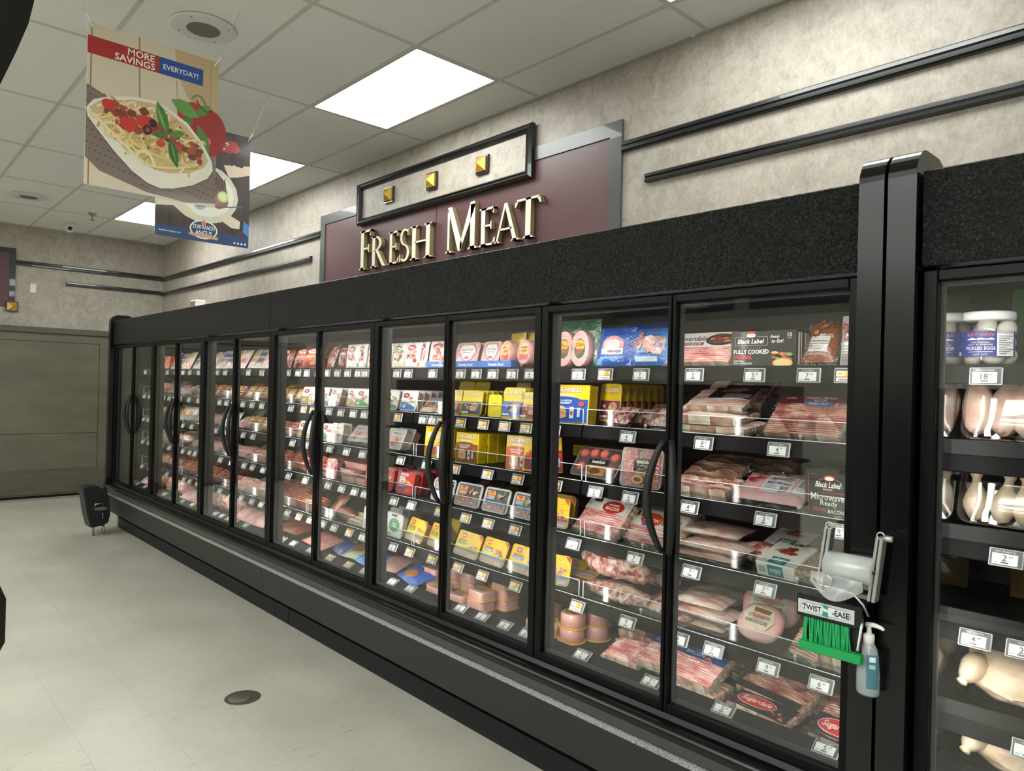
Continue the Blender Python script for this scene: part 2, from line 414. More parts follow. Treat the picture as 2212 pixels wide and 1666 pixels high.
# floor: slab with 12 inch vinyl tiles as pieces
floor = struct(MB().box(LEFTX, RX, FY, WALLY, -.05, -.0022), 'floor', 'grout')
ft = MB().box(0.0003, .3045, 0.0003, .3045, -.0022, 0).mesh('floor_tile', ['floor_tile'])
FX0 = -2.469; FYT = 2.073; rest = []
seen = []
for i in range(-27, 26):
    for j in range(-45, 4):
        x, y = FX0+i*.3048, FYT-.11+j*.3048
        if x < LEFTX or x+.3048 > RX or y+.3048 > WALLY or y < FY: continue
        c = Vector((x+.15, y+.15, -CAMZ)); z = c.dot(FWD)
        u = IW/2+FPX*c.dot(RIGHT)/z if z > .3 else -999
        if z > .3 and -90 < u < 1330 and y < 2.2: seen.append((c.length, x, y))
        else: rest.append((x, y))
seen.sort(); rest += [(x, y) for _, x, y in seen[300:]]
for _, x, y in seen[:300]: link('floor_tile', ft, floor, (x, y, 0))
mb = MB()
for x, y in rest: mb.add([(x+.0003, y+.0003, 0), (x+.3045, y+.0003, 0), (x+.3045, y+.3045, 0), (x+.0003, y+.3045, 0)], [[0, 1, 2, 3]])
tag(mb.build('floor_tiles_beyond', 'floor_tile', floor), kind='stuff')
# walls
wall_back = struct(MB().box(LEFTX-.1, RX+.1, WALLY, WALLY+.1, 0, CEIL+.1), 'wall_back', 'wallpaper')
wall_left = struct(MB().box(LEFTX-.1, LEFTX, FY, WALLY, 0, CEIL+.1), 'wall_left', 'wallpaper')
wall_right = struct(MB().box(RX, RX+.1, FY, WALLY, 0, CEIL+.1), 'wall_right', 'wall_plain')
wall_front = struct(MB().box(LEFTX-.1, RX+.1, FY-.1, FY, 0, CEIL+.1), 'wall_front', 'wall_plain')
# ceiling: plenum slab, tiles, tees
ceiling = struct(MB().box(LEFTX, RX, FY, WALLY, CEIL+.03, CEIL+.08), 'ceiling', 'wall_plain')
LAMPS = set()  # unseen rows and columns added beyond the aisle to brighten the ceiling
for i in range(-7, 6):
    if i % 2 == 1:
        for j in [0]+list(range(-6, -17, -2)): LAMPS.add((i, j))
    elif i >= 0:
        for j in (-8, -12, -16): LAMPS.add((i, j))
xs = [LEFTX]+[GX0+2*T2*i for i in range(-6, 7)]+[RX]
cells = []
def cell(i, j):
    x0 = max(LEFTX, GX0+2*T2*i); x1 = min(RX, GX0+2*T2*(i+1)); y0 = max(FY, GY0+T2*j); y1 = min(WALLY, GY0+T2*(j+1)); return x0, x1, y0, y1
tm = {}; far = MB()
for i in range(-7, 7):
    for j in range(-23, 2):
        x0, x1, y0, y1 = cell(i, j)
        if x1-x0 < .02 or y1-y0 < .02 or (i, j) in LAMPS: continue
        if -3 <= j and i <= 0:
            k = (round(x1-x0, 3), round(y1-y0, 3))
            if k not in tm: tm[k] = MB().box(.004, x1-x0-.004, .004, y1-y0-.004, 0, .015, bev=.002).mesh('ceiling_tile', ['ceiling_tile'])
            link('ceiling_tile', tm[k], ceiling, (x0, y0, CEIL+.004))
        else: far.box(x0+.004, x1-.004, y0+.004, y1-.004, CEIL+.004, CEIL+.019)
tag(far.build('ceiling_tiles_beyond', 'ceiling_tile', ceiling), kind='stuff')
mt = MB().box(LEFTX, RX, -.012, .012, 0, .02).mesh('main_tee', ['grid_white'])
for j in range(-22, 2): link('main_tee', mt, ceiling, (0, GY0+T2*j, CEIL))
ct = MB().box(-.012, .012, FY, WALLY, .0005, .02).mesh('cross_tee', ['grid_white'])
for i in range(-6, 7): link('cross_tee', ct, ceiling, (GX0+2*T2*i, 0, CEIL))
MB().box(LEFTX, RX, WALLY-.022, WALLY, CEIL-.001, CEIL+.02).build('wall_angle', 'grid_white', ceiling)
MB().box(LEFTX, LEFTX+.022, FY, WALLY-.022, CEIL-.001, CEIL+.02).build('wall_angle', 'grid_white', ceiling)
# ceiling troffers
fr = MB()
for a in ((0, 1.2192, 0, .022), (0, 1.2192, .5876, .6096), (0, .022, .022, .5876), (1.1972, 1.2192, .022, .5876)): fr.box(a[0]+.006*(a[0] == 0), a[1]-.006*(a[1] > 1.2), a[2]+.006*(a[2] == 0), a[3]-.006*(a[3] > .6), -.001, .03)
frm = fr.mesh('lamp_frame', ['grid_white'])
dfm = MB().box(.023, 1.196, .023, .586, .002, .012).mesh('diffuser', ['lamp_panel'])
def lamp_label(i, j):
    if j == 0:
        return {-1: 'large square-edged white ceiling light panel above the lettered wall sign', -3: 'white ceiling light panel partly behind the rear hanging poster', -5: 'small distant white ceiling light panel left of the rear poster',
                1: 'white ceiling light panel cut off at the top edge above the brown wall'}.get(i)
for i, j in sorted(LAMPS):
    x0, x1, y0, y1 = cell(i, j)
    if x1-x0 < 1.2: continue
    t = empty('ceiling_light', (x0, y0, CEIL)); link('lamp_frame', frm, t); link('diffuser', dfm, t)
    tag(t, lamp_label(i, j) or 'white ceiling light panel in the unseen rows, some added to brighten the ceiling', 'light', 'recessed ceiling light panels')
# left wall: big door, head trim, baseboard gap
d1 = struct(MB().box(LEFTX, LEFTX+.03, -1.2, 2.75, .03, 2.06), 'door_1', 'door_olive')
kid(MB().box(LEFTX+.03, LEFTX+.042, -1.15, 2.74, .05, .36, bev=.003), 'kick_board', 'door_scuffed', d1)
kid(MB().box(LEFTX+.0295, LEFTX+.031, -1.1, 2.436, 1.955, 1.961), 'door_seam', 'shadow_gap', d1)
kid(MB().box(LEFTX+.0295, LEFTX+.031, 2.43, 2.436, .36, 1.955), 'door_seam', 'shadow_gap', d1)
kid(MB().box(LEFTX+.0295, LEFTX+.031, -1.1, 2.43, .8, .806), 'door_seam', 'shadow_gap', d1)
kid(MB().box(LEFTX, LEFTX+.015, -1.2, 2.75, .0, .03), 'door_gap', 'shadow_gap', d1)
struct(MB().box(LEFTX, LEFTX+.06, -1.3, 2.85, 2.062, 2.135, bev=.006), 'trim_1', 'door_scuffed')
# black wall rails (profiled moulding)
def rail(y0z, a0, a1, axis, name, h=.06, d=.03, wall=WALLY, sgn=-1):
    pr = [(0, 0), (.7, 0), (1, .1), (1, .3), (.72, .38), (.72, .48), (1, .58), (.95, .85), (.6, 1), (0, 1)]
    pts = [(wall+sgn*d*p, y0z+h*(q-.5)) for p, q in pr]
    return struct(MB().prism(pts, a0, a1, axis), name, 'dark_trim')
rail(2.902, LEFTX, -6.07, 'x', 'trim_2'); rail(2.695, LEFTX, -6.25, 'x', 'trim_3', .05)
rail(2.902, -2.56, RX, 'x', 'trim_4'); rail(2.693, -2.395, RX, 'x', 'trim_5', .05)
rail(2.91, 1.497, WALLY, 'y', 'trim_6', .06, .03, LEFTX, 1); rail(2.71, 2.04, WALLY, 'y', 'trim_7', .05, .03, LEFTX, 1)
# ================================================================= WALL SIGN
sg = empty('department_sign', (-4.3, WALLY, 2.2))
X0, X1, ZT = -6.07, -2.565, 3.06
kid(MB().box(X0+.05, X1-.05, WALLY-.012, WALLY, 2.15, ZT-.05), 'maroon_panel', 'maroon_panel', sg)
kid(MB().prism([(X0, ZT), (X1, ZT), (X1-.085, ZT-.085), (X0+.085, ZT-.085)], WALLY-.02, WALLY, 'y'), 'border', 'trim_grey', sg)
for a, b in ((X0, X0+.085), (X1, X1-.085)):
    kid(MB().prism([(a, ZT), (b, ZT-.085), (b, 2.15), (a, 2.15)], WALLY-.02, WALLY, 'y'), 'border', 'trim_grey', sg)
kid(MB().box(-4.305, -4.3, WALLY-.0135, WALLY-.012, 2.15, ZT-.085), 'panel_seam', 'slot_black', sg)
tag(sg, 'maroon wall panel with grey border and raised cream FRESH MEAT letters', 'sign')
def serif_letter(ch):
    """outline pieces in a box of height 1; returns (polys, width)"""
    P = []; th, tn, sv = .13, .06, .05
    def rect(x0, y0, x1, y1): P.append([(x0, y0), (x1, y0), (x1, y1), (x0, y1)])
    def stem(x, y0=0, y1=1, w=th, s0=True, s1=True):
        rect(x, y0, x+w, y1)
        if s0: P.append([(x-.075, y0), (x+w+.075, y0), (x+w+.06, y0+.02), (x+w, y0+.055), (x, y0+.055), (x-.06, y0+.02)])
        if s1: P.append([(x-.075, y1), (x-.06, y1-.02), (x, y1-.055), (x+w, y1-.055), (x+w+.06, y1-.02), (x+w+.075, y1)])
    def arc(cx, cy, rx, ry, a0, a1, w0, w1, n=10):
        out, inn = [], []
        for i in range(n+1):
            t = i/n; a = math.radians(a0+(a1-a0)*t); k = math.sin(math.pi*t); w_ = w0+(w1-w0)*k
            out.append((cx+rx*math.cos(a), cy+ry*math.sin(a))); inn.append((cx+(rx-w_)*math.cos(a), cy+(ry-w_*.8)*math.sin(a)))
        for i in range(n): P.append([out[i], out[i+1], inn[i+1], inn[i]])
    if ch in 'FE':
        stem(.08); rect(.18, .945, .5, 1); P.append([(.5, 1), (.47, .84), (.44, .945)]); P.append([(.5, 1), (.5, .83), (.46, .85), (.44, .945)])
        rect(.18, .5, .4, .55); P.append([(.4, .42), (.43, .42), (.43, .63), (.4, .63), (.38, .55), (.38, .5)])
        if ch == 'E': rect(.18, 0, .52, .055); P.append([(.52, 0), (.56, .19), (.52, .18), (.46, .055), (.46, 0)])
        return P, .58
    if ch == 'R':
        stem(.08); arc(.2, .755, .3, .245, 90, -90, .05, .11, 12); rect(.18, .945, .22, 1); rect(.18, .51, .22, .56)
        P.append([(.24, .52), (.36, .53), (.66, .03), (.72, 0), (.58, 0), (.52, .04)]); return P, .72
    if ch == 'S':
        arc(.28, .75, .21, .25, 40, 270, .045, .1, 14); arc(.28, .26, .23, .26, 90, -140, .05, .11, 14)
        P.append([(.43, .98), (.46, .98), (.46, .78), (.43, .78)]); P.append([(.04, .02), (.07, .02), (.07, .24), (.04, .24)])
        return P, .52
    if ch == 'H':
        stem(.08); stem(.56); rect(.18, .49, .57, .54); return P, .74
    if ch == 'M':
        stem(.12, w=.06, y1=.9, s1=False); stem(.8, w=.13, y1=.95, s1=False); P.append([(.12, 1), (.24, 1), (.57, .14), (.52, 0), (.45, 0)]); P.append([(.8, 1), (.92, 1), (.93, .9), (.54, .06), (.5, .0), (.5, .14)])
        return P, 1.02
    if ch == 'A':
        P.append([(.33, 1.0), (.42, 1.0), (.74, 0), (.62, 0), (.36, .88)]); P.append([(.36, .9), (.33, 1), (.07, .05), (.06, 0), (.11, 0)]); rect(.17, .31, .57, .36)
        P.append([(-.01, 0), (.19, 0), (.13, .05), (.06, .05)]); P.append([(.53, 0), (.82, 0), (.76, .05), (.6, .05)]); return P, .8
    if ch == 'T':
        stem(.28, s1=False); rect(.03, .945, .63, 1); P.append([(.03, 1), (.0, .81), (.03, .82), (.09, .945)]); P.append([(.63, 1), (.57, .945), (.63, .82), (.66, .81)]); return P, .66
for ch, u0, u1, hh in (('F', 775, 804, .325), ('R', 800, 834, .255), ('E', 838, 862, .255), ('S', 861, 884, .255), ('H', 885, 931, .255), ('M', 958, 1032, .325), ('E', 1034, 1071, .255), ('A', 1067, 1121, .255), ('T', 1111, 1168, .255)):
    yl = WALLY-.052; zb = 2.482; xa, xb = x_at(u0, yl, zb+.1), x_at(u1, yl, zb+.1)
    P, W_ = serif_letter(ch); mb = MB()
    for p in P:
        q = [(xa+x/W_*(xb-xa), zb+y*hh) for x, y in p]
        ar = sum(q[i][0]*q[(i+1) % len(q)][1]-q[(i+1) % len(q)][0]*q[i][1] for i in range(len(q)))
        if ar < 0: q = q[::-1]
        k = len(q); vs = [(x, yl, z) for x, z in q]+[(x, yl+.036, z) for x, z in q]
        mb.add(vs, [list(range(k))], 0); mb.add(vs, [[i, k+i, k+(i+1) % k, (i+1) % k] for i in range(k)], 1)
    kid(mb, 'letter', ['letter_face', 'letter_side'], sg)
# framed wallpaper panel with studs
wf = empty('wall_frame', (-4.32, WALLY, 2.87))
fx0, fx1, fz0, fz1, fw = -5.375, -3.268, 2.866, 3.215, .052
kid(MB().box(fx0+.03, fx1-.03, WALLY-.03, WALLY-.02, fz0+.03, fz1-.03), 'panel', 'wallpaper', wf)
def mould(a, b, c, d):   # mitred profile: outer a-b, inner d-c
    mb = MB(); L = [(0, 0), (.0, .030), (.25, .05), (.45, .045), (.55, .034), (.75, .046), (1, .03), (1, 0)]
    P = []
    for t, o in L:
        pa = (a[0]+(d[0]-a[0])*t, a[1]+(d[1]-a[1])*t); pb = (b[0]+(c[0]-b[0])*t, b[1]+(c[1]-b[1])*t)
        P.append(((pa[0], WALLY-.015-o, pa[1]), (pb[0], WALLY-.015-o, pb[1])))
    for (p1, p2), (p3, p4) in zip(P, P[1:]): mb.add([p1, p2, p4, p3], [[0, 1, 2, 3]])
    return mb
o = [(fx0, fz0), (fx1, fz0), (fx1, fz1), (fx0, fz1)]; i_ = [(fx0+fw, fz0+fw), (fx1-fw, fz0+fw), (fx1-fw, fz1-fw), (fx0+fw, fz1-fw)]
for k in range(4): kid(mould(o[k], o[(k+1) % 4], i_[(k+1) % 4], i_[k]), 'moulding', 'dark_trim', wf)
tag(wf, 'black moulded frame around a strip of wallpaper above the cream letters', 'frame')
def stud(loc, ax, label):
    t = empty('wall_stud', loc); mb = MB(); mb2 = MB()
    def P(a, d, z): return (a, -d, z) if ax == 'y' else (d, -a, z)
    vs = [P(a, d, z) for d in (0, .02) for z in (-.062, .062) for a in (-.062, .062)]
    mb.add(vs, [[0, 1, 3, 2], [4, 5, 7, 6], [0, 1, 5, 4], [2, 3, 7, 6], [0, 2, 6, 4], [1, 3, 7, 5]]); mb.build('backplate', 'dark_trim', t)
    s = .05; b = [P(-s, .02, -s), P(s, .02, -s), P(s, .02, s), P(-s, .02, s)]; c = [P(-s, .03, -s), P(s, .03, -s), P(s, .03, s), P(-s, .03, s)]
    mb2.add(b+c+[P(0, .065, 0)], [[0, 1, 5, 4], [1, 2, 6, 5], [2, 3, 7, 6], [3, 0, 4, 7], [4, 5, 8], [5, 6, 8], [6, 7, 8], [7, 4, 8]]); mb2.build('pyramid', 'gold_paint', t)
    return tag(t, label, 'wall stud', 'gold pyramid studs')
stud((-4.9, WALLY-.03, 3.045), 'y', 'gold pyramid stud in the black frame, leftmost of the three')
stud((-4.327, WALLY-.03, 3.045), 'y', 'gold pyramid stud in the middle of the black frame')
stud((-3.752, WALLY-.03, 3.045), 'y', 'gold pyramid stud in the black frame, rightmost of the three')
stud((LEFTX+.02, 1.47, 2.365), 'x', 'gold pyramid stud at the corner of the far maroon board')
# maroon board on the left wall
bd = empty('maroon_board', (LEFTX, 1.0, 2.3))
kid(MB().box(LEFTX+.001, LEFTX+.012, .3, 1.44, 2.36, 3.02), 'panel', 'maroon_panel', bd)
kid(MB().box(LEFTX, LEFTX+.02, .3, 1.5, 3.02, 3.08), 'border', 'dark_trim', bd); kid(MB().box(LEFTX, LEFTX+.02, 1.44, 1.5, 2.33, 3.02), 'border', 'dark_trim', bd)
tag(bd, 'dark maroon board with black edge on the far left wall', 'board')
wp = MB().box(LEFTX, LEFTX+.012, 1.655, 1.72, 2.555, 2.67, bev=.004).build('blank_wall_plate', 'white_plastic'); tag(wp, 'small white wall plate on the far left wall', 'wall plate')
# ceiling fittings
def speaker(x, y, r, label):
    t = empty('ceiling_speaker', (x, y, CEIL)); MB().lathe([(0, .0), (r, .0), (r, -.004), (r*.92, -.010), (r*.5, -.012)], n=36).build('ring', 'white_plastic', t)
    mb = MB(); prof = []
    for k in range(12): prof += [(r*.5*(1-k/12), -.0125-.002*(k % 2))]
    mb.lathe(prof+[(.0001, -.013)], n=30); mb.build('grille', 'speaker_grille', t)
    for a in (45, 135, 225, 315): MB().ball((r*.8*math.cos(math.radians(a)), r*.8*math.sin(math.radians(a)), -.011), .006, .006, .003, 8, 4).build('screw', 'steel', t)
    tag(t, label, 'speaker', 'round ceiling speakers')
speaker(-3.89, 1.34, .165, 'round white ceiling speaker with grey grille above the front poster')
speaker(-8.84, 1.346, .165, 'small distant round ceiling speaker near the far left wall')
t = empty('sprinkler_head', (-9.21, 2.01, CEIL))
MB().lathe([(.0, 0), (.045, 0), (.04, -.008), (.02, -.014), (.012, -.03), (.0, -.03)], n=16).build('cup', 'steel', t)
MB().tube([(-.016, 0, -.03), (-.02, 0, -.05), (0, 0, -.068), (.02, 0, -.05), (.016, 0, -.03)], .004, 6).build('yoke', 'steel', t)
MB().lathe([(0, -.068), (.03, -.07), (.03, -.073), (0, -.073)], n=12).build('deflector', 'steel', t)
tag(t, 'metal fire sprinkler head hanging from the far ceiling', 'sprinkler')
t = empty('security_camera', (-10.02, 1.945, CEIL))
MB().lathe([(0, 0), (.055, 0), (.055, -.02), (.04, -.03), (0, -.03)], n=18).build('mount', 'white_plastic', t)
MB().ball((0, 0, -.06), .05, .05, .05, 16, 10).build('dome', 'white_plastic', t); MB().lathe([(0, .0), (.024, 0), (.024, .012), (.018, .014), (0, .014)], (.044, 0, -.068), 'x', 14).build('lens', 'black_gloss', t)
tag(t, 'white ball security camera on the ceiling by the far wall', 'camera')
for cu, cv, lb in ((1493, 63, 'small wire hook on the ceiling tile at upper right'), (581, 205, 'small bent wire hook hanging from the ceiling right of the front poster')):
    p = on_z(cu, cv, CEIL)
    h = MB().tube([(0, 0, .0), (0, 0, -.03), (.012, 0, -.045), (.022, 0, -.035)], .0025, 6).build('ceiling_hook', 'string', None, p); tag(h, lb, 'hook')
# floor drain
t = empty('floor_drain', (-3.40, 1.435, 0))
MB().lathe([(0, .0005), (.075, .001), (.082, .0015), (.084, .0)], n=28).build('rim', 'drain_dark', t); MB().lathe([(0, .003), (.052, .003), (.056, .0012)], (-.004, -.012, 0), n=24).build('cap', 'drain_cap', t)
tag(t, 'round dark floor drain with a worn metal cap in the floor', 'drain')
# ================================================================= REFRIGERATED CASES
DOORY = 2.0; PW = 1.2192; DW = PW/2
CX1 = -0.775; CX0 = CX1-6*PW
SHELF = [1.62, 1.376, 1.141, .91, .657]; DECK = .44; SF = 2.27      # shelf tops, shelf front
def lp(name, me, parent, x=0.0, y=0.0, z=0.0):
    """link shared mesh (world aligned coordinates) below a thing, shifted"""
    p = Vector((0, 0, 0)); q = parent
    while q is not None: p += q.location; q = q.parent
    return link(name, me, parent, Vector((x, y, z))-p)
# one door, hinge stile on the left (mirror for the other leaf)
def door_mesh(mir):
    mb = MB(); g = .003; w = DW-g; zb, zt = .472, 1.852; y0, y1 = DOORY, DOORY+.045
    sl, sr, st, sb = .034, .012, .028, .028
    def B(x0, x1, z0, z1, ya=y0, yb=y1, bev=.003):
        if mir: x0, x1 = DW-x1, DW-x0
        mb.box(x0, x1, ya, yb, z0, z1, bev=bev)
    B(g, g+sl, zb, zt); B(w-sr, w, zb, zt); B(g+sl, w-sr, zt-st, zt); B(g+sl, w-sr, zb, zb+sb)
    return mb.mesh('door', ['frame_black'])
def glass_mesh(mir):
    x0, x1 = .037, DW-.015
    if mir: x0, x1 = DW-x1, DW-x0
    return MB().box(x0, x1, DOORY+.014, DOORY+.03, .5, 1.824).mesh('glass', ['door_glass'])
def spacer_mesh(mir):      # grey spacer bar round the pane edge
    x0, x1 = .034, DW-.012; mb = MB(); s = .012
    if mir: x0, x1 = DW-x1, DW-x0
    for a in ((x0, x0+s, .5, 1.824), (x1-s, x1, .5, 1.824), (x0+s, x1-s, .5, .5+s), (x0+s, x1-s, 1.824-s, 1.824)): mb.box(a[0], a[1], DOORY+.0305, DOORY+.042, a[2], a[3])
    return mb.mesh('spacer', ['mullion_grey'])
def handle_mesh(mir):
    xc = DW-.014; pts = []; rad = []; n_ = 18
    for i in range(n_+1):
        t = i/n_; k = math.sin(math.pi*t)**.8 if 0 < t < 1 else 0; x = xc-.036*k; 
        pts.append(((DW-x) if mir else x, DOORY-.004-.042*k, 1.365-.37*t)); rad.append(.0095+.0045*math.sin(math.pi*t))
    return MB().tube(pts, rad, 10, rz=None).mesh('handle', ['black_rubber'])
DM = [(door_mesh(m), glass_mesh(m), spacer_mesh(m), handle_mesh(m)) for m in (False, True)]
def add_door(t, x, mir, handle=True):
    d = lp('door', DM[mir][0], t, x); link('glass', DM[mir][1], d); link('spacer', DM[mir][2], d)
    if handle: link('handle', DM[mir][3], d)
    return d
# shelf with price rail and clear fence, length PW
def shelf_meshes():
    L0, L1 = .004, PW-.004
    s = MB().box(L0, L1, SF, 2.86, -.018, 0).box(L0, L0+.01, SF+.03, 2.86, -.06, -.018).box(L1-.01, L1, SF+.03, 2.86, -.06, -.018).mesh('shelf', ['shelf_black'])
    r = MB().prism([(SF+.002, .004), (SF-.006, .004), (SF-.016, -.046), (SF-.010, -.05), (SF+.002, -.05)], L0, L1, 'x').mesh('price_rail', ['rail_black'])
    f = MB().box(L0+.006, L1-.006, SF+.006, SF+.009, .001, .068).mesh('fence', ['acrylic'])
    e = MB().box(L0+.006, L1-.006, SF+.0055, SF+.0095, .068, .0705).box(L0+.006, L0+.009, SF+.0055, SF+.0095, .001, .068).box(L1-.009, L1-.006, SF+.0055, SF+.0095, .001, .068).box(L0, L1, SF-.007, SF-.0045, .004, .006).mesh('fence_edge', ['bright_edge'])
    return s, r, f, e
plain('rail_black', '#050506', .5, spec=.1)
SM = shelf_meshes()
knob = MB().lathe([(0, 0), (.004, 0), (.004, .012), (.007, .016), (.007, .022), (0, .025)], n=10).mesh('fence_post', ['bright_edge'])
def add_shelf(t, x, z, fence=True):
    s = lp('shelf', SM[0], t, x, 0, z); link('price_rail', SM[1], s)
    if fence:
        link('fence', SM[2], s); link('fence_edge', SM[3], s)
        for kx in (.3, .92): link('fence_post', knob, s, (kx, SF+.02, .0))
    return s
BASEP = [(2.06, .17), (1.99, .172), (1.985, .178), (1.968, .343), (1.975, .343), (2.06, .343)]
SPARK = [(1.9675, .3435), (1.9625, .3445), (1.962, .364), (1.9665, .366), (2.0, .366), (2.0, .3435)]
BAND = [(1.967, .374), (1.957, .376), (1.95, .412), (1.96, .416), (2.03, .416), (2.03, .374)]
nose = [(1.9585+.0225*math.cos(a), .437+.0215*math.sin(a)) for a in [math.radians(90+180*k/10) for k in range(11)]]
BUMP = [(2.03, .4165)]+[(1.9585, .4165)]+nose[::-1][1:]+[(1.985, .458), (1.992, .474), (2.03, .476)]
def case_unit(x0, x1, ndoor, name, label, header='pebble_black', hx0=None):
    t = empty('refrigerated_case', ((x0+x1)/2, 2.5, 0)); tag(t, label, 'refrigerator', 'black glass-door refrigerated meat cases')
    g = .002
    kid(MB().box(hx0 or x0+g, x1-g, 1.985, 2.05, 1.862, 2.103, bev=.003), 'header', header, t)
    kid(MB().box(x0+g, x1-g, 2.05, 3.12, 2.07, 2.1), 'top_panel', 'charcoal_panel', t)
    kid(MB().box(x0+g, x1-g, 2.075, 2.095, .0, .1), 'kick_plate', 'kick_black', t)
    kid(MB().box(x0+g, x1-g, 2.1, 2.12, .0, .2), 'base_shade', 'shadow_gap', t)  # black plate paints in the shade between lower panel and kick plate
    kid(MB().prism(BASEP, x0+g, x1-g), 'lower_panel', 'charcoal_panel', t)
    kid(MB().prism(SPARK, x0+g, x1-g), 'trim_strip', 'sparkle_strip', t)
    kid(MB().prism(BAND, x0+g, x1-g), 'upper_band', 'grey_strip', t)
    kid(MB().prism(BUMP, x0+g, x1-g, smooth=False), 'bumper', 'black_gloss', t)
    kid(MB().box(x0+g, x1-g, 1.992, 2.06, .3, .471), 'front_core', 'shadow_gap', t)
    kid(MB().box(x0+g, x1-g, 2.93, 3.12, .1, 2.07), 'back_panel', 'case_back', t)
    kid(MB().box(x0+g, x1-g, 2.06, 2.93, 1.866, 1.9), 'canopy', 'interior_black', t)
    kid(MB().box(x0+g, x1-g, 2.12, 2.93, .41, DECK), 'deck', 'shelf_black', t)
    kid(MB().prism([(2.2, .441), (2.2, .478), (2.186, .484), (2.082, .414), (2.085, .408), (2.2, .408)], x0+g, x1-g), 'deck_rail', 'rail_black', t)
    kid(MB().box(x0+g, x1-g, 2.06, 2.125, .38, .41), 'sill', 'interior_black', t)
    # canopy lamp and its housing
    kid(MB().box(x0+.03, x1-.03, 2.09, 2.13, 1.846, 1.865), 'lamp_housing', 'mullion_grey', t)
    kid(MB().box(x0+.04, x1-.04, 2.1, 2.12, 1.841, 1.8455), 'led_strip', 'led_tube', t)
    for k in range(ndoor):
        x = x0+k*DW; add_door(t, x, k % 2 == 1)
    for k in range(0, ndoor+1, 2):
        x = x0+k*DW
        xa, xb = (x-.02, x+.02) if 0 < k < ndoor else ((x, x+.022) if k == 0 else (x-.022, x))
        kid(MB().box(xa+g, xb-g, 2.056, 2.1, .43, 1.86), 'mullion', 'mullion_grey', t)
    return t
def case_lights(t, x0, npair):
    """vertical LED lamps on the inner side of the mullions and a canopy lamp"""
    for k in range(npair*2+1):
        x = x0+k*DW
        if k == 0: x += .03
        if k == npair*2: x -= .03
        la = bpy.data.lights.new('led_lamp', 'AREA'); la.shape = 'RECTANGLE'; la.size = .02; la.size_y = 1.3; la.energy = LED_POWER*(1 if k % 2 == 0 else .55); la.color = (1, .96, .92)
        o = bpy.data.objects.new('led_lamp', la); COL.objects.link(o); o.parent = t
        o.location = Vector((x, 2.115, 1.15))-t.location; o.rotation_euler = (math.radians(90), 0, 0)
    la = bpy.data.lights.new('canopy_lamp', 'AREA'); la.shape = 'RECTANGLE'; la.size = npair*PW-.1; la.size_y = .03; la.energy = LED_POWER*.75*npair; la.color = (1, .97, .94)
    o = bpy.data.objects.new('canopy_lamp', la); COL.objects.link(o); o.parent = t
    o.location = Vector((x0+npair*PW/2, 2.11, 1.838))-t.location; o.rotation_euler = (math.radians(38), 0, 0)
caseA = case_unit(CX0, CX0+3*PW, 6, 'a', 'left half of the long black glass-door meat case with six doors')
caseB = case_unit(CX0+3*PW, CX1, 6, 'b', 'right half of the long black glass-door meat case with six doors')
RC0 = -.632
caseC = case_unit(RC0, RC0+3*PW, 6, 'c', 'black refrigerated case with poultry and egg jars at the right edge', 'grain_black')
for t, x0 in ((caseA, CX0), (caseB, CX0+3*PW)):
    for p in range(3):
        for q, z in enumerate(SHELF): add_shelf(t, x0+p*PW, z, q > 0)
    case_lights(t, x0, 3)
n = NT('lip_black'); n.set(color='#0a0a0b', rough=.4, spec=.3, normal=n.bump(n.noise(n.obj(), 500, 2), .6, .002))
# right case: own shelf levels, black front lips
CS = SHELF
lipm = MB().prism([(SF-.012, .0), (SF-.014, .04), (SF-.008, .042), (SF-.006, .002)], .004, PW-.004).mesh('front_lip', ['lip_black'])
for p in range(3):
    for q, z in enumerate(CS):
        s = add_shelf(caseC, RC0+p*PW, z, False)
        if q: link('front_lip', lipm, s)
case_lights(caseC, RC0, 1)
# end panels
def end_panel(x0, x1, parent, z_top=2.165):
    c = []; r = .075
    for k in range(9):
        a = math.radians(180-90*k/8); c.append((1.955+r+r*math.cos(a), z_top-r+r*math.sin(a)))
    pts = [(2.08, .0), (2.08, .1), (2.03, .16), (1.975, .22), (1.945, .33), (1.94, .42), (1.955, .5)]+c+[(2.12, z_top), (2.2, z_top-.03), (2.26, 2.1), (3.12, 2.1), (3.12, 0)]
    return kid(MB().prism(pts, x0, x1, 'x'), 'end_panel', 'black_gloss', parent)
end_panel(CX1+.001, CX1+.064, caseB); end_panel(CX1+.073, RC0-.002, caseC); end_panel(CX0-.07, CX0-.001, caseA)
# feet under the left end
kid(MB().lathe([(0, 0), (.03, 0), (.03, .02), (.015, .03), (.015, .12), (0, .12)], (CX0+.05, 2.2, 0), n=10), 'foot', 'black_rubber', caseA)
# kick plate joint and screws are real gaps
kid(MB().box(-4.255, -4.251, 2.073, 2.0755, .0, .1), 'kick_joint', 'slot_black', caseB)
# air slots in the back panels of the right half
slot = MB().box(-.028, .028, 2.926, 2.931, -.006, .006).mesh('air_slot', ['slot_black'])
for zz in (1.70, 1.745, 1.79):
    for k in range(24): lp('air_slot', slot, caseB, CX1-.07-k*.105+(.05 if zz == 1.745 else 0), 0, zz)
for k in range(14): lp('air_slot', slot, caseB, CX1-.09-k*.09, 0, 1.52)
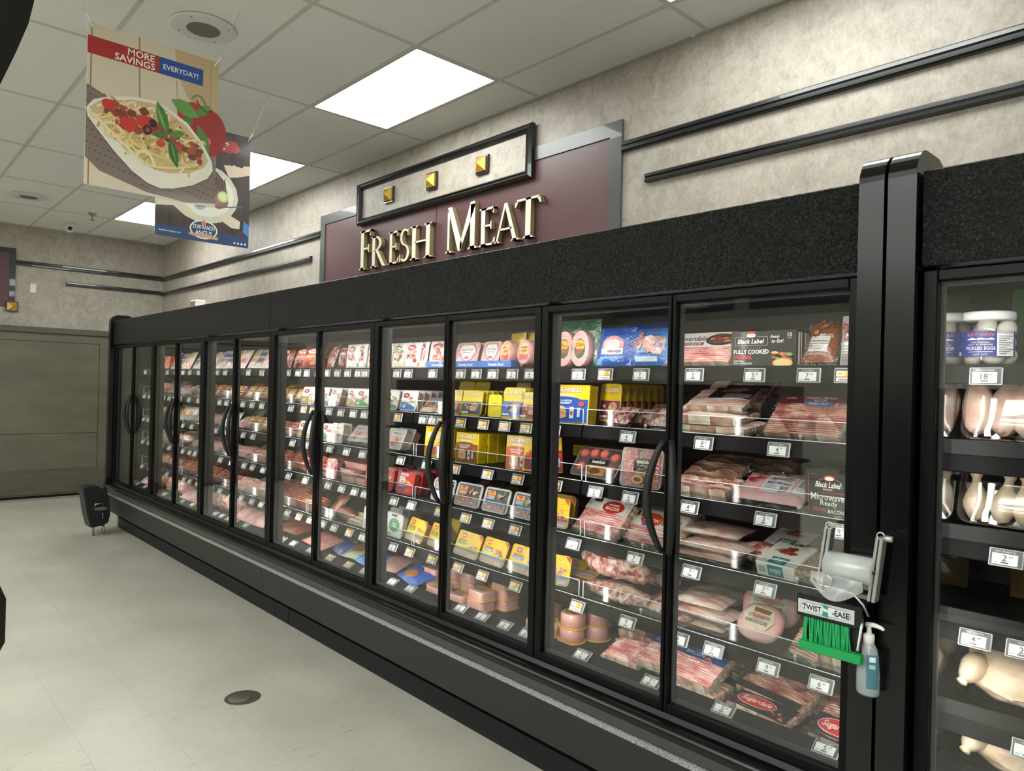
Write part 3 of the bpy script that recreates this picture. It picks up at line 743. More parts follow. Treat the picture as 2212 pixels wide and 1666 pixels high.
# ================================================================= OPPOSITE AISLE (seen only in the door glass)
def gondola(x0, x1, y0, y1, h, col, label):
    t = empty('aisle_shelving', ((x0+x1)/2, (y0+y1)/2, 0)); tag(t, label, 'shelving', 'shelving across the aisle')
    nm = 'gon_'+col.strip('#'); plain(nm, col, .5)
    kid(MB().box(x0, x1, y0+.2, y1-.2, .02, h), 'back_board', nm, t)
    kid(MB().box(x0, x1, y0, y1, 0, .12), 'base', 'charcoal_panel', t)
    for z in (.5, .9, 1.3):
        kid(MB().box(x0, x1, y0+.05, y1-.05, z, z+.03), 'shelf', 'charcoal_panel', t)
    return t
gondola(-8.9, -3.0, -2.6, -1.7, 1.6, '#4a2c2c', 'dark shelving run across the aisle, seen only in reflections')
gondola(-2.4, 3.4, -2.6, -1.7, 1.6, '#2c2e33', 'dark shelving block behind the viewer, seen only in reflections')
def aisle_sign(x, y, z, w, h, words, label):
    t = empty('aisle_sign', (x, y, z))
    MB().box(-w/2, w/2, -.01, .01, 0, h).build('board', 'sign_black', t)
    sh = [('t', s_, cx, cy, th, mw, .01, '#d9d7cc') for s_, cx, cy, th, mw in words]
    mb = MB(); art(mb, sh, lambda a, b, d: (w/2-a, .0105+d, b), w, h); mb.build('lettering', 'paper_print', t)
    for s_ in (-1, 1): MB().tube([(s_*w*.4, 0, h), (s_*w*.4, 0, CEIL-z)], .003, 6).build('wire', 'string', t)
    tag(t, label, 'sign', 'hanging aisle signs')
plain('sign_black', '#15161a', .5)
aisle_sign(-5.6, -4.0, 2.55, 1.9, .42, [('HAMMOND AVENUE', .5, .68, .3, .9), ('COOKIES', .3, .22, .16, .4)], 'black hanging aisle sign lettered HAMMOND AVENUE, seen mirrored in the glass')
aisle_sign(-3.6, -4.0, 2.55, 1.7, .42, [('11', .12, .55, .5, .2), ('ORVILLE DRIVE', .58, .6, .28, .75)], 'black hanging aisle sign lettered DRIVE with number 11, seen mirrored in the glass')
# ================================================================= PACKAGES
def rr(w, h, r, n=4):
    pts = []
    for cx, cz, a0 in ((w/2-r, r, -90), (w/2-r, h-r, 0), (-w/2+r, h-r, 90), (-w/2+r, r, 180)):
        for k in range(n+1):
            a = math.radians(a0+90*k/n); pts.append((cx+r*math.cos(a), cz+r*math.sin(a)))
    return pts
def loft(mb, rings, mat=0, col=(1, 1, 1), smooth=True, cap0=True, cap1=True):
    """rings: list of equal-length 3D outlines"""
    k = len(rings[0]); vs = [p for r in rings for p in r]; fs = []
    for j in range(len(rings)-1):
        for i in range(k): fs.append([j*k+i, j*k+(i+1) % k, (j+1)*k+(i+1) % k, (j+1)*k+i])
    mb.add(vs, fs, mat, col, smooth)
    if cap0: mb.add(rings[0], [list(range(k))], mat, col)
    if cap1: mb.add(rings[-1], [list(range(k))[::-1]], mat, col)
    return mb
class Pkg:
    def __init__(s, body, kids, t, cat): s.body = body; s.kids = kids; s.t = t; s.cat = cat
def fplane(w): return lambda x, z, d: (x-w/2, -d, z)
def fside(w): return lambda y, z, d: (w/2+d, y, z)          # +x side, y runs to the back
def ftop(w, h): return lambda x, y, d: (x-w/2, y, h+d)
def scurve(x, p=4): return max(0.0, 1-abs(2*x-1)**p)**.5
def carton(w, h, t, col, front, side=None, top=None):
    b = MB().box(-w/2, w/2, 0, t, 0, h, 0, hx(col), bev=.0015).mesh('carton', ['print'])
    mb = MB(); art(mb, front, fplane(w), w, h)
    if side: art(mb, side, fside(w), t, h)
    if top: art(mb, top, ftop(w, h), w, t)
    return Pkg(b, [('printed_face', mb.mesh('printed_face', ['print']))], t, 'box')
def tray(w, h, t, flange, body, front, mat='film_print', taper=.88, r=.018, bodymat=None, clear=None):
    fl = rr(w, h, r)
    mb = MB(); rings = [[(x, 0, z) for x, z in fl], [(x, .003, z) for x, z in fl]]
    loft(mb, rings, 0, hx(flange), False)
    def sc(k, y): return [(x*k, y, h/2+(z-h/2)*k) for x, z in fl]
    loft(mb, [sc(.94, .003), sc(.93, .004), sc(taper, t*.9), sc(taper*.95, t)], 1, hx(body), True)
    b = mb.mesh('tray', ['film_print', bodymat or 'film_print'])
    m2 = MB(); art(m2, front, fplane(w), w, h); return Pkg(b, [('label', m2.mesh('label', [mat]))], t, 'tray pack')
def pillow_fn(w, h, t, m=.05, p=3, wav=0.0, seed=0):
    q = random.Random(seed); a = [q.uniform(0, 6.28) for _ in range(6)]
    def f(u, v):
        uu = min(1, max(0, (u-m)/(1-2*m))); vv = min(1, max(0, (v-m)/(1-2*m)))
        k = scurve(uu, p)*scurve(vv, p); k *= 1+wav*(math.sin(7*u+a[0])*math.sin(6*v+a[1])+.6*math.sin(13*u+a[2]+4*v)*math.sin(11*v+a[3]))
        return k*t/2
    return f
def pillow(w, h, t, col, front, mat='film_print', m=.05, p=3, wav=.06, seed=0, side=None, nu=14, nv=12, cat='pouch', bodymat=None, labmat='film_print', clearm=0):
    f = pillow_fn(w, h, t, m, p, wav, seed); c = hx(col); bm = bodymat or mat; mb = MB()
    mb.grid(lambda u, v: ((u-.5)*w, t/2-f(u, v), v*h), nu, nv, 0, c)
    mb.grid(lambda u, v: ((.5-u)*w, t/2+f(1-u, v)*.9, v*h), nu, nv, 0, c)
    b = mb.mesh('pouch', [bm]); ks = []
    if front:
        m2 = MB(); art(m2, front, lambda x, z, d: (x-w/2, t/2-f(x/w, z/h)-d-.0012, z), w, h); ks.append(('label', m2.mesh('label', [labmat])))
    if clearm:
        e = clearm; m3 = MB(); q = random.Random(seed+5)
        ww = [q.uniform(-.006, .006) for _ in range(40)]
        m3.grid(lambda u, v: ((u-.5)*(w+2*e), t*.6+ww[int(u*8)*4+int(v*3)], -e+v*(h+2*e)), 8, 3, 0); ks.append(('film', m3.mesh('film', ['film_clear'])))
    return Pkg(b, ks, t, cat)
def bacon(w, h, t, mat='bacon', n=11, front=None, e=.014, seed=0, label_from=None):
    """vacuum pack of shingled slices, slices run along x"""
    n = int(n*1.5); q = random.Random(seed); mb = MB(); sl = h/n; rows = []
    for k in range(n):
        j = q.uniform(-.004, .004); j2 = q.uniform(-.0015, .0015)
        rows += [(k*sl, .0005+j2, j), (k*sl+sl*.97, .0042+j2, j)]
    nu = 10; ph = q.uniform(0, 6)
    def P(i, r):
        z, y, j = rows[r]; x = (i/nu-.5)*(w+j); e_ = abs(2*i/nu-1)**6*.006
        return (x, y+e_+.002*math.sin(5*x/w+ph), z+.003*math.sin(9*x/w+ph+z*20))
    vs = [P(i, r) for r in range(len(rows)) for i in range(nu+1)]; k = nu+1
    mb.add(vs, [[r*k+i, r*k+i+1, (r+1)*k+i+1, (r+1)*k+i] for r in range(len(rows)-1) for i in range(nu)], 0, smooth=False)
    # sides and back
    o = [P(0, r) for r in range(len(rows))]; o2 = [P(nu, r) for r in range(len(rows))]
    mb.add([p for p in o]+[(p[0], t, p[2]) for p in o], [[r, r+1, len(o)+r+1, len(o)+r] for r in range(len(o)-1)], 1)
    mb.add([p for p in o2]+[(p[0], t, p[2]) for p in o2], [[r, len(o)+r, len(o)+r+1, r+1] for r in range(len(o)-1)], 1)
    bt = [P(i, 0) for i in range(k)]; tp = [P(i, len(rows)-1) for i in range(k)]
    mb.add(bt+[(p[0], t, p[2]) for p in bt], [[i, k+i, k+i+1, i+1] for i in range(nu)], 1)
    mb.add(tp+[(p[0], t, p[2]) for p in tp], [[i, i+1, k+i+1, k+i] for i in range(nu)], 1)
    mb.add([(-w/2, t, 0), (w/2, t, 0), (w/2, t, h), (-w/2, t, h)], [[0, 3, 2, 1]], 1)
    b = mb.mesh('bacon', [mat, 'bacon_edge']); ks = []
    if front: m2 = MB(); art(m2, front, lambda x, z, d: (x-w/2, -.001-d+.003*(abs(2*x/w-1)**6), z), w, h, eps=.0003); ks.append(('label', m2.mesh('label', ['film_print'])))
    if e:
        m3 = MB(); ww = [q.uniform(-.004, .004) for _ in range(60)]
        m3.grid(lambda u, v: ((u-.5)*(w+2*e), t*.55+ww[int(u*10)*4+int(v*3)], -e+v*(h+2*e)), 10, 3, 0); ks.append(('film', m3.mesh('film', ['film_clear'])))
    return Pkg(b, ks, t, 'bacon pack')
def links(w, h, t, n, mat='sausage', front=None, cols=1, seed=0):
    mb = MB(); q = random.Random(seed); r = h/n/2*.98; L = w/cols
    for k in range(n):
        for c in range(cols):
            j = q.uniform(-.003, .003); x0 = -w/2+c*L+.003; x1 = x0+L-.006
            pr = [(0.0005, x0), (r*.6, x0+r*.25), (r*.95, x0+r*.8), (r, (x0+x1)/2), (r*.95, x1-r*.8), (r*.6, x1-r*.25), (.0005, x1)]
            mb.lathe(pr, (0, r+j*.3, r+k*h/n), 'x', 10, 0)
    mb.box(-w/2+.004, w/2-.004, r, t, .004, h-.004, 0)
    b = mb.mesh('sausage', [mat]); ks = []
    if front: m2 = MB(); art(m2, front, lambda x, z, d: (x-w/2, -.0015-d, z), w, h); ks.append(('label', m2.mesh('label', ['film_print'])))
    e = .012; m3 = MB(); m3.grid(lambda u, v: ((u-.5)*(w+2*e), t*.5+.003*math.sin(17*u+5*v), -e*.3+v*(h+1.3*e)), 8, 3, 0); ks.append(('film', m3.mesh('film', ['film_clear'])))
    return Pkg(b, ks, t, 'sausage pack')
def lump(w, h, t, mat, front=None, seed=0, rough=.16, cat='meat', bulge=None):
    q = random.Random(seed); a = [q.uniform(0, 6.28) for _ in range(8)]
    def fn(ph, th):
        return 1+rough*(.5*math.sin(3*ph+a[0])*math.sin(2*th+a[1])+.4*math.sin(5*ph+a[2]+3*th)+.3*math.sin(7*th+a[3]+2*ph))
    mb = MB(); nu, nv = 18, 12; vs = []
    def sg(v, p): return math.copysign(abs(v)**p, v)
    for j in range(nv+1):
        th = math.pi*j/nv
        for i in range(nu):
            ph = 2*math.pi*i/nu; k = fn(ph, th); s = math.sin(th)**.75 if 0 < j < nv else 0
            vs.append((w/2*k*s*sg(math.cos(ph), .8), t/2+t/2*min(k, 1.02)*s*sg(math.sin(ph), .8), h/2-h/2*k*sg(math.cos(th), .8)))
    z0 = min(v[2] for v in vs); vs = [(x, y, z-z0) for x, y, z in vs]
    mb.add(vs, [[j*nu+i, j*nu+(i+1) % nu, (j+1)*nu+(i+1) % nu, (j+1)*nu+i] for j in range(nv) for i in range(nu)], 0, smooth=True)
    b = mb.mesh('lump', [mat]); ks = []
    if front:
        def fr_(x, z, d):      # laid on the front of the lump
            xx = x-w/2; zz = z-h/2; k = max(0, 1-(abs(2*xx/w))**2.5-(abs(2*zz/h))**2.5); return (xx, t/2-t/2*1.03*k**.42-d-.003, z)
        m2 = MB(); art(m2, front, fr_, w, h); ks.append(('label', m2.mesh('label', ['film_print'])))
    return Pkg(b, ks, t, cat)
def tub(r, h, rim='#d8b22a', square=False, w=0, d=0, top=None):
    """upturned pink tub with a yellow rim at its foot; stands upright"""
    mb = MB()
    if square:
        def ring(k, z): return [(x*k, d/2+(q-d/2)*k, z) for x, q in rr(w, d, .02)]
        loft(mb, [ring(1.0, .004), ring(.985, h*.85), ring(.95, h*.97), ring(.88, h)], 0, (1, 1, 1), True)
        loft(mb, [ring(1.1, 0), ring(1.1, .004)], 1, hx(rim), False)
        fr_ = lambda x, y, dd: (x-w/2, y, h+dd); W_, D_ = w, d
    else:
        mb.lathe([(r*1.0, .004), (r*.985, h*.82), (r*.95, h*.95), (r*.86, h)], (0, r, 0), n=26, mat=0)
        mb.lathe([(r*1.14, 0), (r*1.14, .004)], (0, r, 0), n=26, mat=1, col=hx(rim), smooth=False)
        fr_ = lambda x, y, dd: (x-r, y, h+dd); W_, D_ = 2*r, 2*r
    b = mb.mesh('tub', ['tub_pink', 'film_print']); ks = []
    if top: m2 = MB(); art(m2, top, fr_, W_, D_); ks.append(('label', m2.mesh('label', ['film_print'])))
    return Pkg(b, ks, 0, 'tub')
def oval_ham(w, h, t, face, skin, front, bag=None, seed=0):
    mb = MB()
    mb.lathe([(.001, 0), (.94, .0), (1.0, t*.1), (1.0, t*.7), (.8, t*.95), (.3, t)], (0, 0, h/2), 'y', 26, 0, sx=h/2, sy=w/2)
    mb.lathe([(.001, -.001), (.93, -.001), (.94, 0)], (0, 0, h/2), 'y', 26, 1, hx(face), sx=h/2, sy=w/2)
    b = mb.mesh('ham', ['ham_brown' if skin == 'brown' else 'ham_pink', 'film_print']); m2 = MB(); art(m2, front, lambda x, z, d: (x-w/2, -.0015-d, z), w, h)
    ks = [('label', m2.mesh('label', ['film_print']))]
    if bag:
        f = pillow_fn(w*1.25, h*1.35, t*.5, .05, 3, .1, seed); m3 = MB()
        m3.grid(lambda u, v: ((u-.45)*w*1.25, t*.75-f(u, v), v*h*1.35), 8, 8, 0, hx(bag)); ks.append(('bag', m3.mesh('bag', ['film_print'])))
    return Pkg(b, ks, t, 'ham')
# ------------------------------------------------------------ print designs
def bars(x0, y0, x1, y1, col, n=9, seed=1):
    q = random.Random(seed); s = []; x = x0; W_ = (x1-x0)/(n*2)
    for k in range(n): s.append(('r', x, y0, x+W_*q.uniform(.5, 1.3), y1, col)); x += 2*W_
    return s
def lines(x0, y0, x1, y1, n, col, seed=1):
    q = random.Random(seed); return [('r', x0, y0+(y1-y0)*(k+.3)/n, x0+(x1-x0)*q.uniform(.7, 1), y0+(y1-y0)*(k+.65)/n, col) for k in range(n)]
def blob(cx, cy, rx, ry, col, seed=0, n=11):
    q = random.Random(seed); return ('p', [(cx+rx*math.cos(2*math.pi*k/n)*q.uniform(.75, 1.1), cy+ry*math.sin(2*math.pi*k/n)*q.uniform(.75, 1.1)) for k in range(n)], col)
def food(cx, cy, r, cols, n, seed):
    q = random.Random(seed); return [blob(cx+q.uniform(-r, r), cy+q.uniform(-r, r)*.7, r*q.uniform(.25, .5), r*q.uniform(.2, .4), q.choice(cols), q.randint(0, 999), 8) for _ in range(n)]
def A_lunchbox(c1, c2, extra='FUN PACK!'):
    return [('r', .02, .02, .98, .62, c1), ('e', .4, .6, .42, .09, c1), ('t', 'LUNCHABLES', .47, .86, .13, .86, .05, '#b01c1c'), ('t', 'LUNCHABLES', .47, .868, .12, .84, .02, '#ffffff'), ('t', extra, .47, .73, .075, .5, .02, '#ffffff'),
            ('t', 'TURKEY & CHEDDAR', .4, .58, .045, .5, .01, '#ffffff'), ('r', .2, .52, .6, .535, '#dfe6f5'), ('r', .2, .49, .55, .505, '#dfe6f5'),
            ('e', .33, .32, .17, .06, '#d39a70'), ('e', .33, .28, .18, .06, '#e6b98f'), ('e', .33, .23, .17, .06, '#c98a80'), ('e', .33, .18, .18, .07, '#e0a878'), ('e', .33, .37, .15, .07, '#e4b48a'),
            ('r', .58, .12, .68, .42, '#cfd8ea'), ('r', .6, .2, .66, .3, '#cc3333'), ('r', .76, .16, .83, .4, '#bcd4f0'), ('e', .85, .5, .07, .06, '#d9443a')]
SIDE_Y = lines(.12, .12, .88, .9, 14, '#b79b0c', 3)
def A_lunchtray(c, seed=0):
    return [('r', .03, .62, .97, .97, '#f3d313'), ('t', 'LUNCHABLES', .5, .82, .12, .82, .05, '#b3261e'), ('t', 'LUNCHABLES', .5, .826, .11, .8, .02, '#fff8e8'), ('r', .03, .05, .97, .55, c), ('e', .64, .4, .2, .12, '#c98d74'), ('e', .6, .28, .18, .09, '#d9b48a')]+food(.35, .38, .16, ['#7a3a22', '#caa06a', '#e3c9a0'], 5, seed)+[('r', .08, .1, .4, .16, '#f1e7cf'), ('r', .03, .03, .97, .06, '#d9b912')]
def A_deli(sub, seed=0):
    return [('r', .02, .3, .98, .98, '#f0c814'), ('r', .02, .02, .98, .3, '#c9a5a0'), ('p', [(.82, .98), (.98, .98), (.98, .75)], '#d8452a'), ('r', .17, .72, .33, .9, '#e8474c'), ('t', 'OM', .25, .81, .08, .1, .02, '#fff'), ('t', 'Deli Fresh', .27, .62, .1, .34, .02, '#8c2f1b'), ('r', .1, .46, .45, .56, sub), ('t', 'ROTISSERIE', .27, .51, .045, .25, .005, '#f4f4e6'),
            ('r', .02, .24, .98, .3, sub)]+food(.74, .46, .16, ['#b9726a', '#cf9388', '#a85a55', '#e2b7a8'], 9, seed)+bars(.7, .06, .95, .15, '#f7f7f0', 8, seed)
def A_blackdeli(sub, seed=0):
    return [('r', .08, .35, .92, .92, '#26211f'), ('r', .12, .6, .42, .86, '#e0a83a'), ('e', .27, .8, .09, .06, '#d8433a'), ('t', 'Deli Fresh', .27, .68, .08, .28, .02, '#7d2a18'), ('r', .13, .5, .42, .6, sub), ('t', 'SMOKED HAM', .275, .55, .045, .25, 0, '#fff'), ('r', .08, .35, .92, .42, sub)]+food(.7, .66, .15, ['#d9a08f', '#b8665e', '#e6c9a2', '#6d8a3c', '#c98f5a'], 9, seed)+[('r', .08, .06, .92, .33, '#b58a84'), ('r', .44, .06, .46, .33, '#9a6f6a')]+food(.3, .2, .14, ['#c79c95', '#a87a74', '#d9b4aa'], 6, seed+3)+food(.7, .2, .14, ['#c79c95', '#a87a74', '#d9b4aa'], 6, seed+4)
def A_buddig(band, seed=0, wide=True):
    return [('r', .06, .05, .94, .95, '#f1ece2'), ('e', .3, .74, .2, .13, '#8e1f23'), ('t', 'Buddig', .3, .74, .09, .3, .02, '#fff'), ('p', [(.06, .05), (.94, .05), (.94, .18), (.4, .4), (.06, .42)], band), ('r', .16, .14, .34, .24, '#eef2f6'), ('t', 'ORIGINAL', .3, .31, .05, .3, .01, '#fff')]+food(.66, .5, .2, ['#c2473f', '#d98277', '#b23a38', '#e0b48a', '#7aa24a'], 8, seed)
def A_redtub(seed=0, sub='#2d4fa0'):
    return [('r', .05, .04, .95, .96, '#c8252b'), ('r', .2, .82, .62, .93, '#f0e6d2'), ('t', 'PREMIUM', .41, .875, .06, .36, .01, '#8a1d1d'), ('r', .15, .5, .45, .78, '#f6efe6'), ('t', 'LIGHT', .3, .7, .08, .25, .02, '#b3202a'), ('t', 'HAM', .3, .58, .09, .22, .02, '#b3202a'), ('r', .12, .24, .55, .45, sub), ('t', 'ULTRA THIN', .33, .35, .07, .36, .01, '#fff')]+food(.68, .55, .19, ['#e0a24a', '#d97f4a', '#f0c98a', '#b0462f'], 8, seed)+lines(.58, .08, .9, .3, 4, '#e79d8d', seed)
def A_pouch(brand, bg, band, seed=0, cols=('#b8443c', '#d98a78', '#8e2f2c', '#e3b79a')):
    return [('r', .05, .06, .95, .96, bg), ('e', .45, .78, .28, .12, brand), ('t', 'Buddig', .45, .78, .08, .38, .02, '#fff'), ('p', [(.05, .06), (.95, .06), (.95, .2), (.05, .34)], band)]+food(.5, .45, .26, list(cols), 11, seed)+[('e', .5, .93, .05, .018, '#8c8c86')]
def A_redbag(seed=0):
    return [('r', .06, .55, .94, .95, '#b81f24'), ('e', .5, .74, .28, .12, '#e9d6c8'), ('t', 'ECKRICH', .5, .74, .07, .44, .02, '#a3161b'), ('r', .06, .4, .94, .54, '#e0902c'), ('r', .1, .3, .9, .38, '#b81f24')]+food(.5, .2, .28, ['#7d2f22', '#93452f', '#6a241b', '#a85c3c'], 8, seed)
def A_frank(col, seed=0, txt='FRANKS'):
    return [('r', .2, .12, .8, .9, col), ('t', txt, .5, .64, .13, .5, .02, '#fff'), ('e', .5, .34, .2, .12, '#f2e7d2'), ('r', .3, .46, .7, .53, '#8a1a1a')]
def A_whitelabel(x0=.25, x1=.8, y0=.35, y1=.85, txt=('SLICED', 'BACON'), col='#e6e3da', ink='#3b3735'):
    return [('r', x0, y0, x1, y1, col), ('t', txt[0], (x0+x1)/2, y0+(y1-y0)*.74, (y1-y0)*.18, (x1-x0)*.7, .01, ink), ('t', txt[1], (x0+x1)/2, y0+(y1-y0)*.5, (y1-y0)*.15, (x1-x0)*.8, .01, ink)]+lines(x0+(x1-x0)*.08, y0+(y1-y0)*.08, x0+(x1-x0)*.55, y0+(y1-y0)*.36, 3, '#8d8984')+bars(x0+(x1-x0)*.62, y0+(y1-y0)*.08, x0+(x1-x0)*.93, y0+(y1-y0)*.34, '#4a4745', 8)
# ------------------------------------------------------------ placing and labelling
ITEMS = []; _pc = {}
SHN = ['top', 'second', 'third', 'fourth', 'fifth', 'bottom']
ORD = ['first', 'second', 'third', 'fourth', 'fifth', 'sixth', 'seventh', 'eighth', 'ninth', 'tenth', 'eleventh', 'twelfth', 'thirteenth', 'fourteenth', 'fifteenth', 'sixteenth', 'seventeenth', 'eighteenth', 'nineteenth', 'twentieth']
def sz(s): return SHELF[s] if s < 5 else DECK
def put(name, pk, desc, s, x, y=None, tilt=8, yaw=0, zo=0, row=0, group=None, roll=0, zabs=None):
    """tilt: lean back from upright, 90 = lying on its back"""
    y = y if y is not None else (SF+.022 if s < 5 else 2.225)
    th = math.radians(tilt); z = (sz(s) if zabs is None else zabs)+.0015+zo+pk.t*math.sin(th)
    o = link(name, pk.body, None, (x, y, z))
    o.rotation_euler = Matrix.Rotation(math.radians(yaw), 3, 'Z').to_4x4().to_3x3().to_euler() if False else (Matrix.Rotation(math.radians(yaw), 3, 'Z') @ Matrix.Rotation(-th, 3, 'X') @ Matrix.Rotation(math.radians(roll), 3, 'Y')).to_euler()
    for nm, me in pk.kids: link(nm, me, o)
    ITEMS.append(dict(o=o, desc=desc, s=s, x=x, y=y, row=row, cat=pk.cat, group=group or name.replace('_', ' ')+('es' if name.endswith(('ch', 'x')) else 's')+' on the shelves', z=z))
    return o
def span(u0, u1, s, y=None, zz=.04):
    y = y if y is not None else (SF+.022 if s < 5 else 2.225); z = sz(s)+zz
    a, b = x_at(u0, y, z), x_at(u1, y, z); return (a+b)/2, b-a
def cached(key, fn):
    if key not in _pc: _pc[key] = fn()
    return _pc[key]
def q5(v): return max(.02, round(v/.004)*.004)
def P(name, maker, desc, s, u0, u1, y=None, tilt=8, yaw=0, zo=0, rows=1, dy=.03, key=None, shrink=.97, **kw):
    """maker(w) -> Pkg, width from the pixel span of its foot"""
    x, w_ = span(u0, u1, s, y); w_ = q5(w_*shrink)
    pk = cached((key or (name, desc), w_), lambda: maker(w_)); yy = y if y is not None else (SF+.022 if s < 5 else 2.225)
    for r in range(rows):
        put(name, pk, desc, s, x+R.uniform(-.002, .002)*(r > 0), yy+r*dy, tilt+(R.uniform(-2, 2) if r else 0), yaw, zo, r, **kw)
    return x, w_
def finish_labels():
    groups = {}; tot = {}
    for it in ITEMS:
        xd = it['x']*2.02/it['y']; it['door'] = int((xd-CX0)//DW); tot[it['desc']] = tot.get(it['desc'], 0)+1
        groups.setdefault((it['desc'], it['s'], it['door']), []).append(it)
    def dname(dr): return 'second door from right' if dr == 10 else 'rightmost door' if dr == 11 else ORD[dr]+' door from left'
    def fit(*opts):
        for o in opts:
            if len(o.replace(',', '').split()) <= 16: return o
        return opts[-1]
    for (d, s, dr), L in groups.items():
        sh = SHN[s]+' shelf'; dn = dname(dr) if 0 <= dr < 12 else 'right-hand case'
        rows = {}
        for i in L: rows.setdefault(i['row'], []).append(i)
        for r, LL in rows.items():
            LL.sort(key=lambda i: (round(i['x'], 2), i['z']))
            for k, it in enumerate(LL):
                if tot[d] == 1: it['lab'] = fit('%s on %s' % (d, sh)); continue
                o = ORD[min(k, 19)]
                if r == 0 and len(LL) == 1 and len(rows) == 1: it['lab'] = fit('%s, %s, %s' % (d, sh, dn), '%s, %s' % (d, sh))
                elif r == 0 and len(rows) == 1: it['lab'] = fit('%s, %s from left, %s, %s' % (d, o, sh, dn), '%s, %s along, %s, %s' % (d, o, sh, dn), '%s, %s along %s' % (d, o, sh))
                else:
                    rn = 'front row' if r == 0 else ORD[min(r, 19)]+' row'
                    if len(LL) == 1: it['lab'] = fit('%s, %s, %s, %s' % (d, rn, sh, dn), '%s, %s, %s' % (d, rn, sh))
                    else: it['lab'] = fit('%s, %s in %s, %s, %s' % (d, o, rn, sh, dn), '%s, %s in %s, %s, %s' % (d, o, rn, sh, dn.replace(' from left', '')), '%s, %s %s, %s, %s' % (d, o, rn, sh, dn.replace(' from left', '')))
    for it in ITEMS: tag(it['o'], it['lab'], it['cat'], it['group'])
# ================================================================= PRODUCTS: RIGHT PAIR OF DOORS (11 and 12)
Y0 = SF+.022
# --- top shelf
clover = [('r', .0, .5, 1, 1, '#e9e4dc'), ('t', 'Cloverdale', .28, .8, .17, .5, .012, .35, '#1c1a1a'), ('r', .0, .56, .52, .66, '#8d1c2a'), ('t', 'APPLEWOOD BACON', .26, .61, .06, .44, .01, '#fff'), ('e', .76, .74, .23, .2, '#2a2220'), ('e', .76, .75, .19, .16, '#6b4636')]+food(.76, .76, .13, ['#7b2c22', '#a4472f', '#c98a5c', '#4c1f18'], 9, 3)
P('bacon_pack', lambda w: bacon(w, .145, .03, 'bacon_pink', 9, clover, .012, 4), 'leaning pink bacon pack with white top label', 0, 1432, 1573, tilt=38, y=Y0+.01)
bl = [('r', .0, .0, 1, 1, '#161616'), ('r', .26, .86, .38, 1, '#c4202c'), ('e', .32, .88, .075, .055, '#e8e2d4'), ('t', 'Hormel', .32, .88, .04, .1, .005, '#7a1519'), ('l', [(.07, .84), (.22, .84)], .006, '#a9a598'), ('l', [(.42, .84), (.58, .84)], .006, '#a9a598'), ('l', [(.07, .6), (.58, .6)], .006, '#a9a598'), ('l', [(.07, .6), (.07, .84)], .006, '#a9a598'), ('l', [(.58, .6), (.58, .84)], .006, '#a9a598'),
      ('t', 'Black Label', .32, .715, .13, .46, .022, .25, '#f3efe4'), ('t', 'NATURALLY HARDWOOD SMOKED', .3, .53, .03, .5, .004, '#b5372c'), ('t', 'FULLY COOKED', .33, .42, .12, .55, .02, '#f6f3ea'), ('t', 'ORIGINAL', .2, .27, .12, .3, .02, '#d8392b'), ('t', '100% REAL', .14, .16, .05, .2, .008, '#e8e4d8'), ('t', 'THICK CUT BACON', .2, .09, .05, .3, .008, '#e8e4d8'), ('t', 'Ready', .7, .82, .1, .16, .01, .3, '#e9e6da'), ('t', 'to Eat!', .74, .71, .1, .18, .01, .3, '#e9e6da'), ('t', '10', .92, .87, .11, .08, .015, '#f2efe6'), ('t', 'SLICES', .92, .78, .03, .07, .004, '#cfccc2')]+food(.78, .3, .14, ['#cf4a35', '#b03726', '#7fa04a', '#e0b06a', '#d8784a'], 12, 5)+[('e', .83, .1, .15, .13, '#d8a868'), ('e', .83, .1, .12, .1, '#e6c48a')]
xb, wb = P('bacon_carton', lambda w: carton(w, .122, .045, '#141414', bl, [('r', .3, .05, .6, .95, '#d8d6cf'), ('r', .75, .05, .9, .95, '#d8d6cf')]), 'black carton of fully cooked bacon', 0, 1577, 1722, tilt=0, rows=3, dy=.0475)
smok = [('r', .05, .05, .95, .55, '#d9d6ce'), ('p', [(.05, .5), (.95, .5), (.95, .66), (.05, .62)], '#2f62ad'), ('r', .1, .5, .38, .64, '#7a1f2c'), ('t', 'BEEF LITL', .68, .57, .06, .4, .01, '#fff')]+lines(.12, .1, .85, .45, 6, '#8d8a86', 2)+food(.5, .8, .26, ['#a5602e', '#c48247', '#8a4a22'], 12, 8)
P('sausage_pouch', lambda w: pillow(w, .16, .05, '#8a4a2c', smok, seed=2, cat='sausage pack', clearm=.01), 'clear pouch of brown smoked sausages with blue band', 0, 1722, 1796, tilt=32)
smok2 = [('r', .08, .05, .95, .45, '#d9d6ce'), ('r', .2, .48, .8, .68, '#7a1f2c'), ('t', 'PORK', .5, .58, .09, .4, .01, '#fff')]+lines(.12, .08, .85, .4, 6, '#8d8a86', 3)+food(.5, .82, .28, ['#8e2f22', '#b05a3c', '#6a241b'], 10, 9)
P('sausage_pouch', lambda w: pillow(w, .16, .04, '#a9a7a2', smok2, seed=3, cat='sausage pack'), 'clear pouch with maroon crest label at the case end', 0, 1808, 1864, tilt=6)
eck = [('e', .5, .5, .5, .5, '#dd9c98'), ('e', .5, .5, .3, .28, '#2c5a35'), ('e', .5, .6, .27, .14, '#d5a422'), ('t', 'ECKRICH', .5, .6, .1, .42, .015, '#8c1b17'), ('e', .5, .42, .2, .08, '#8c3b26')]
for u in (1196, 1231): P('bologna_pack', lambda w: oval_ham(w, .155, .06, '#dd9c98', 'pink', eck, '#1d4a33', 2), 'oval pink bologna pack with green and yellow seal', 0, u, u+40, tilt=4, key='eck')
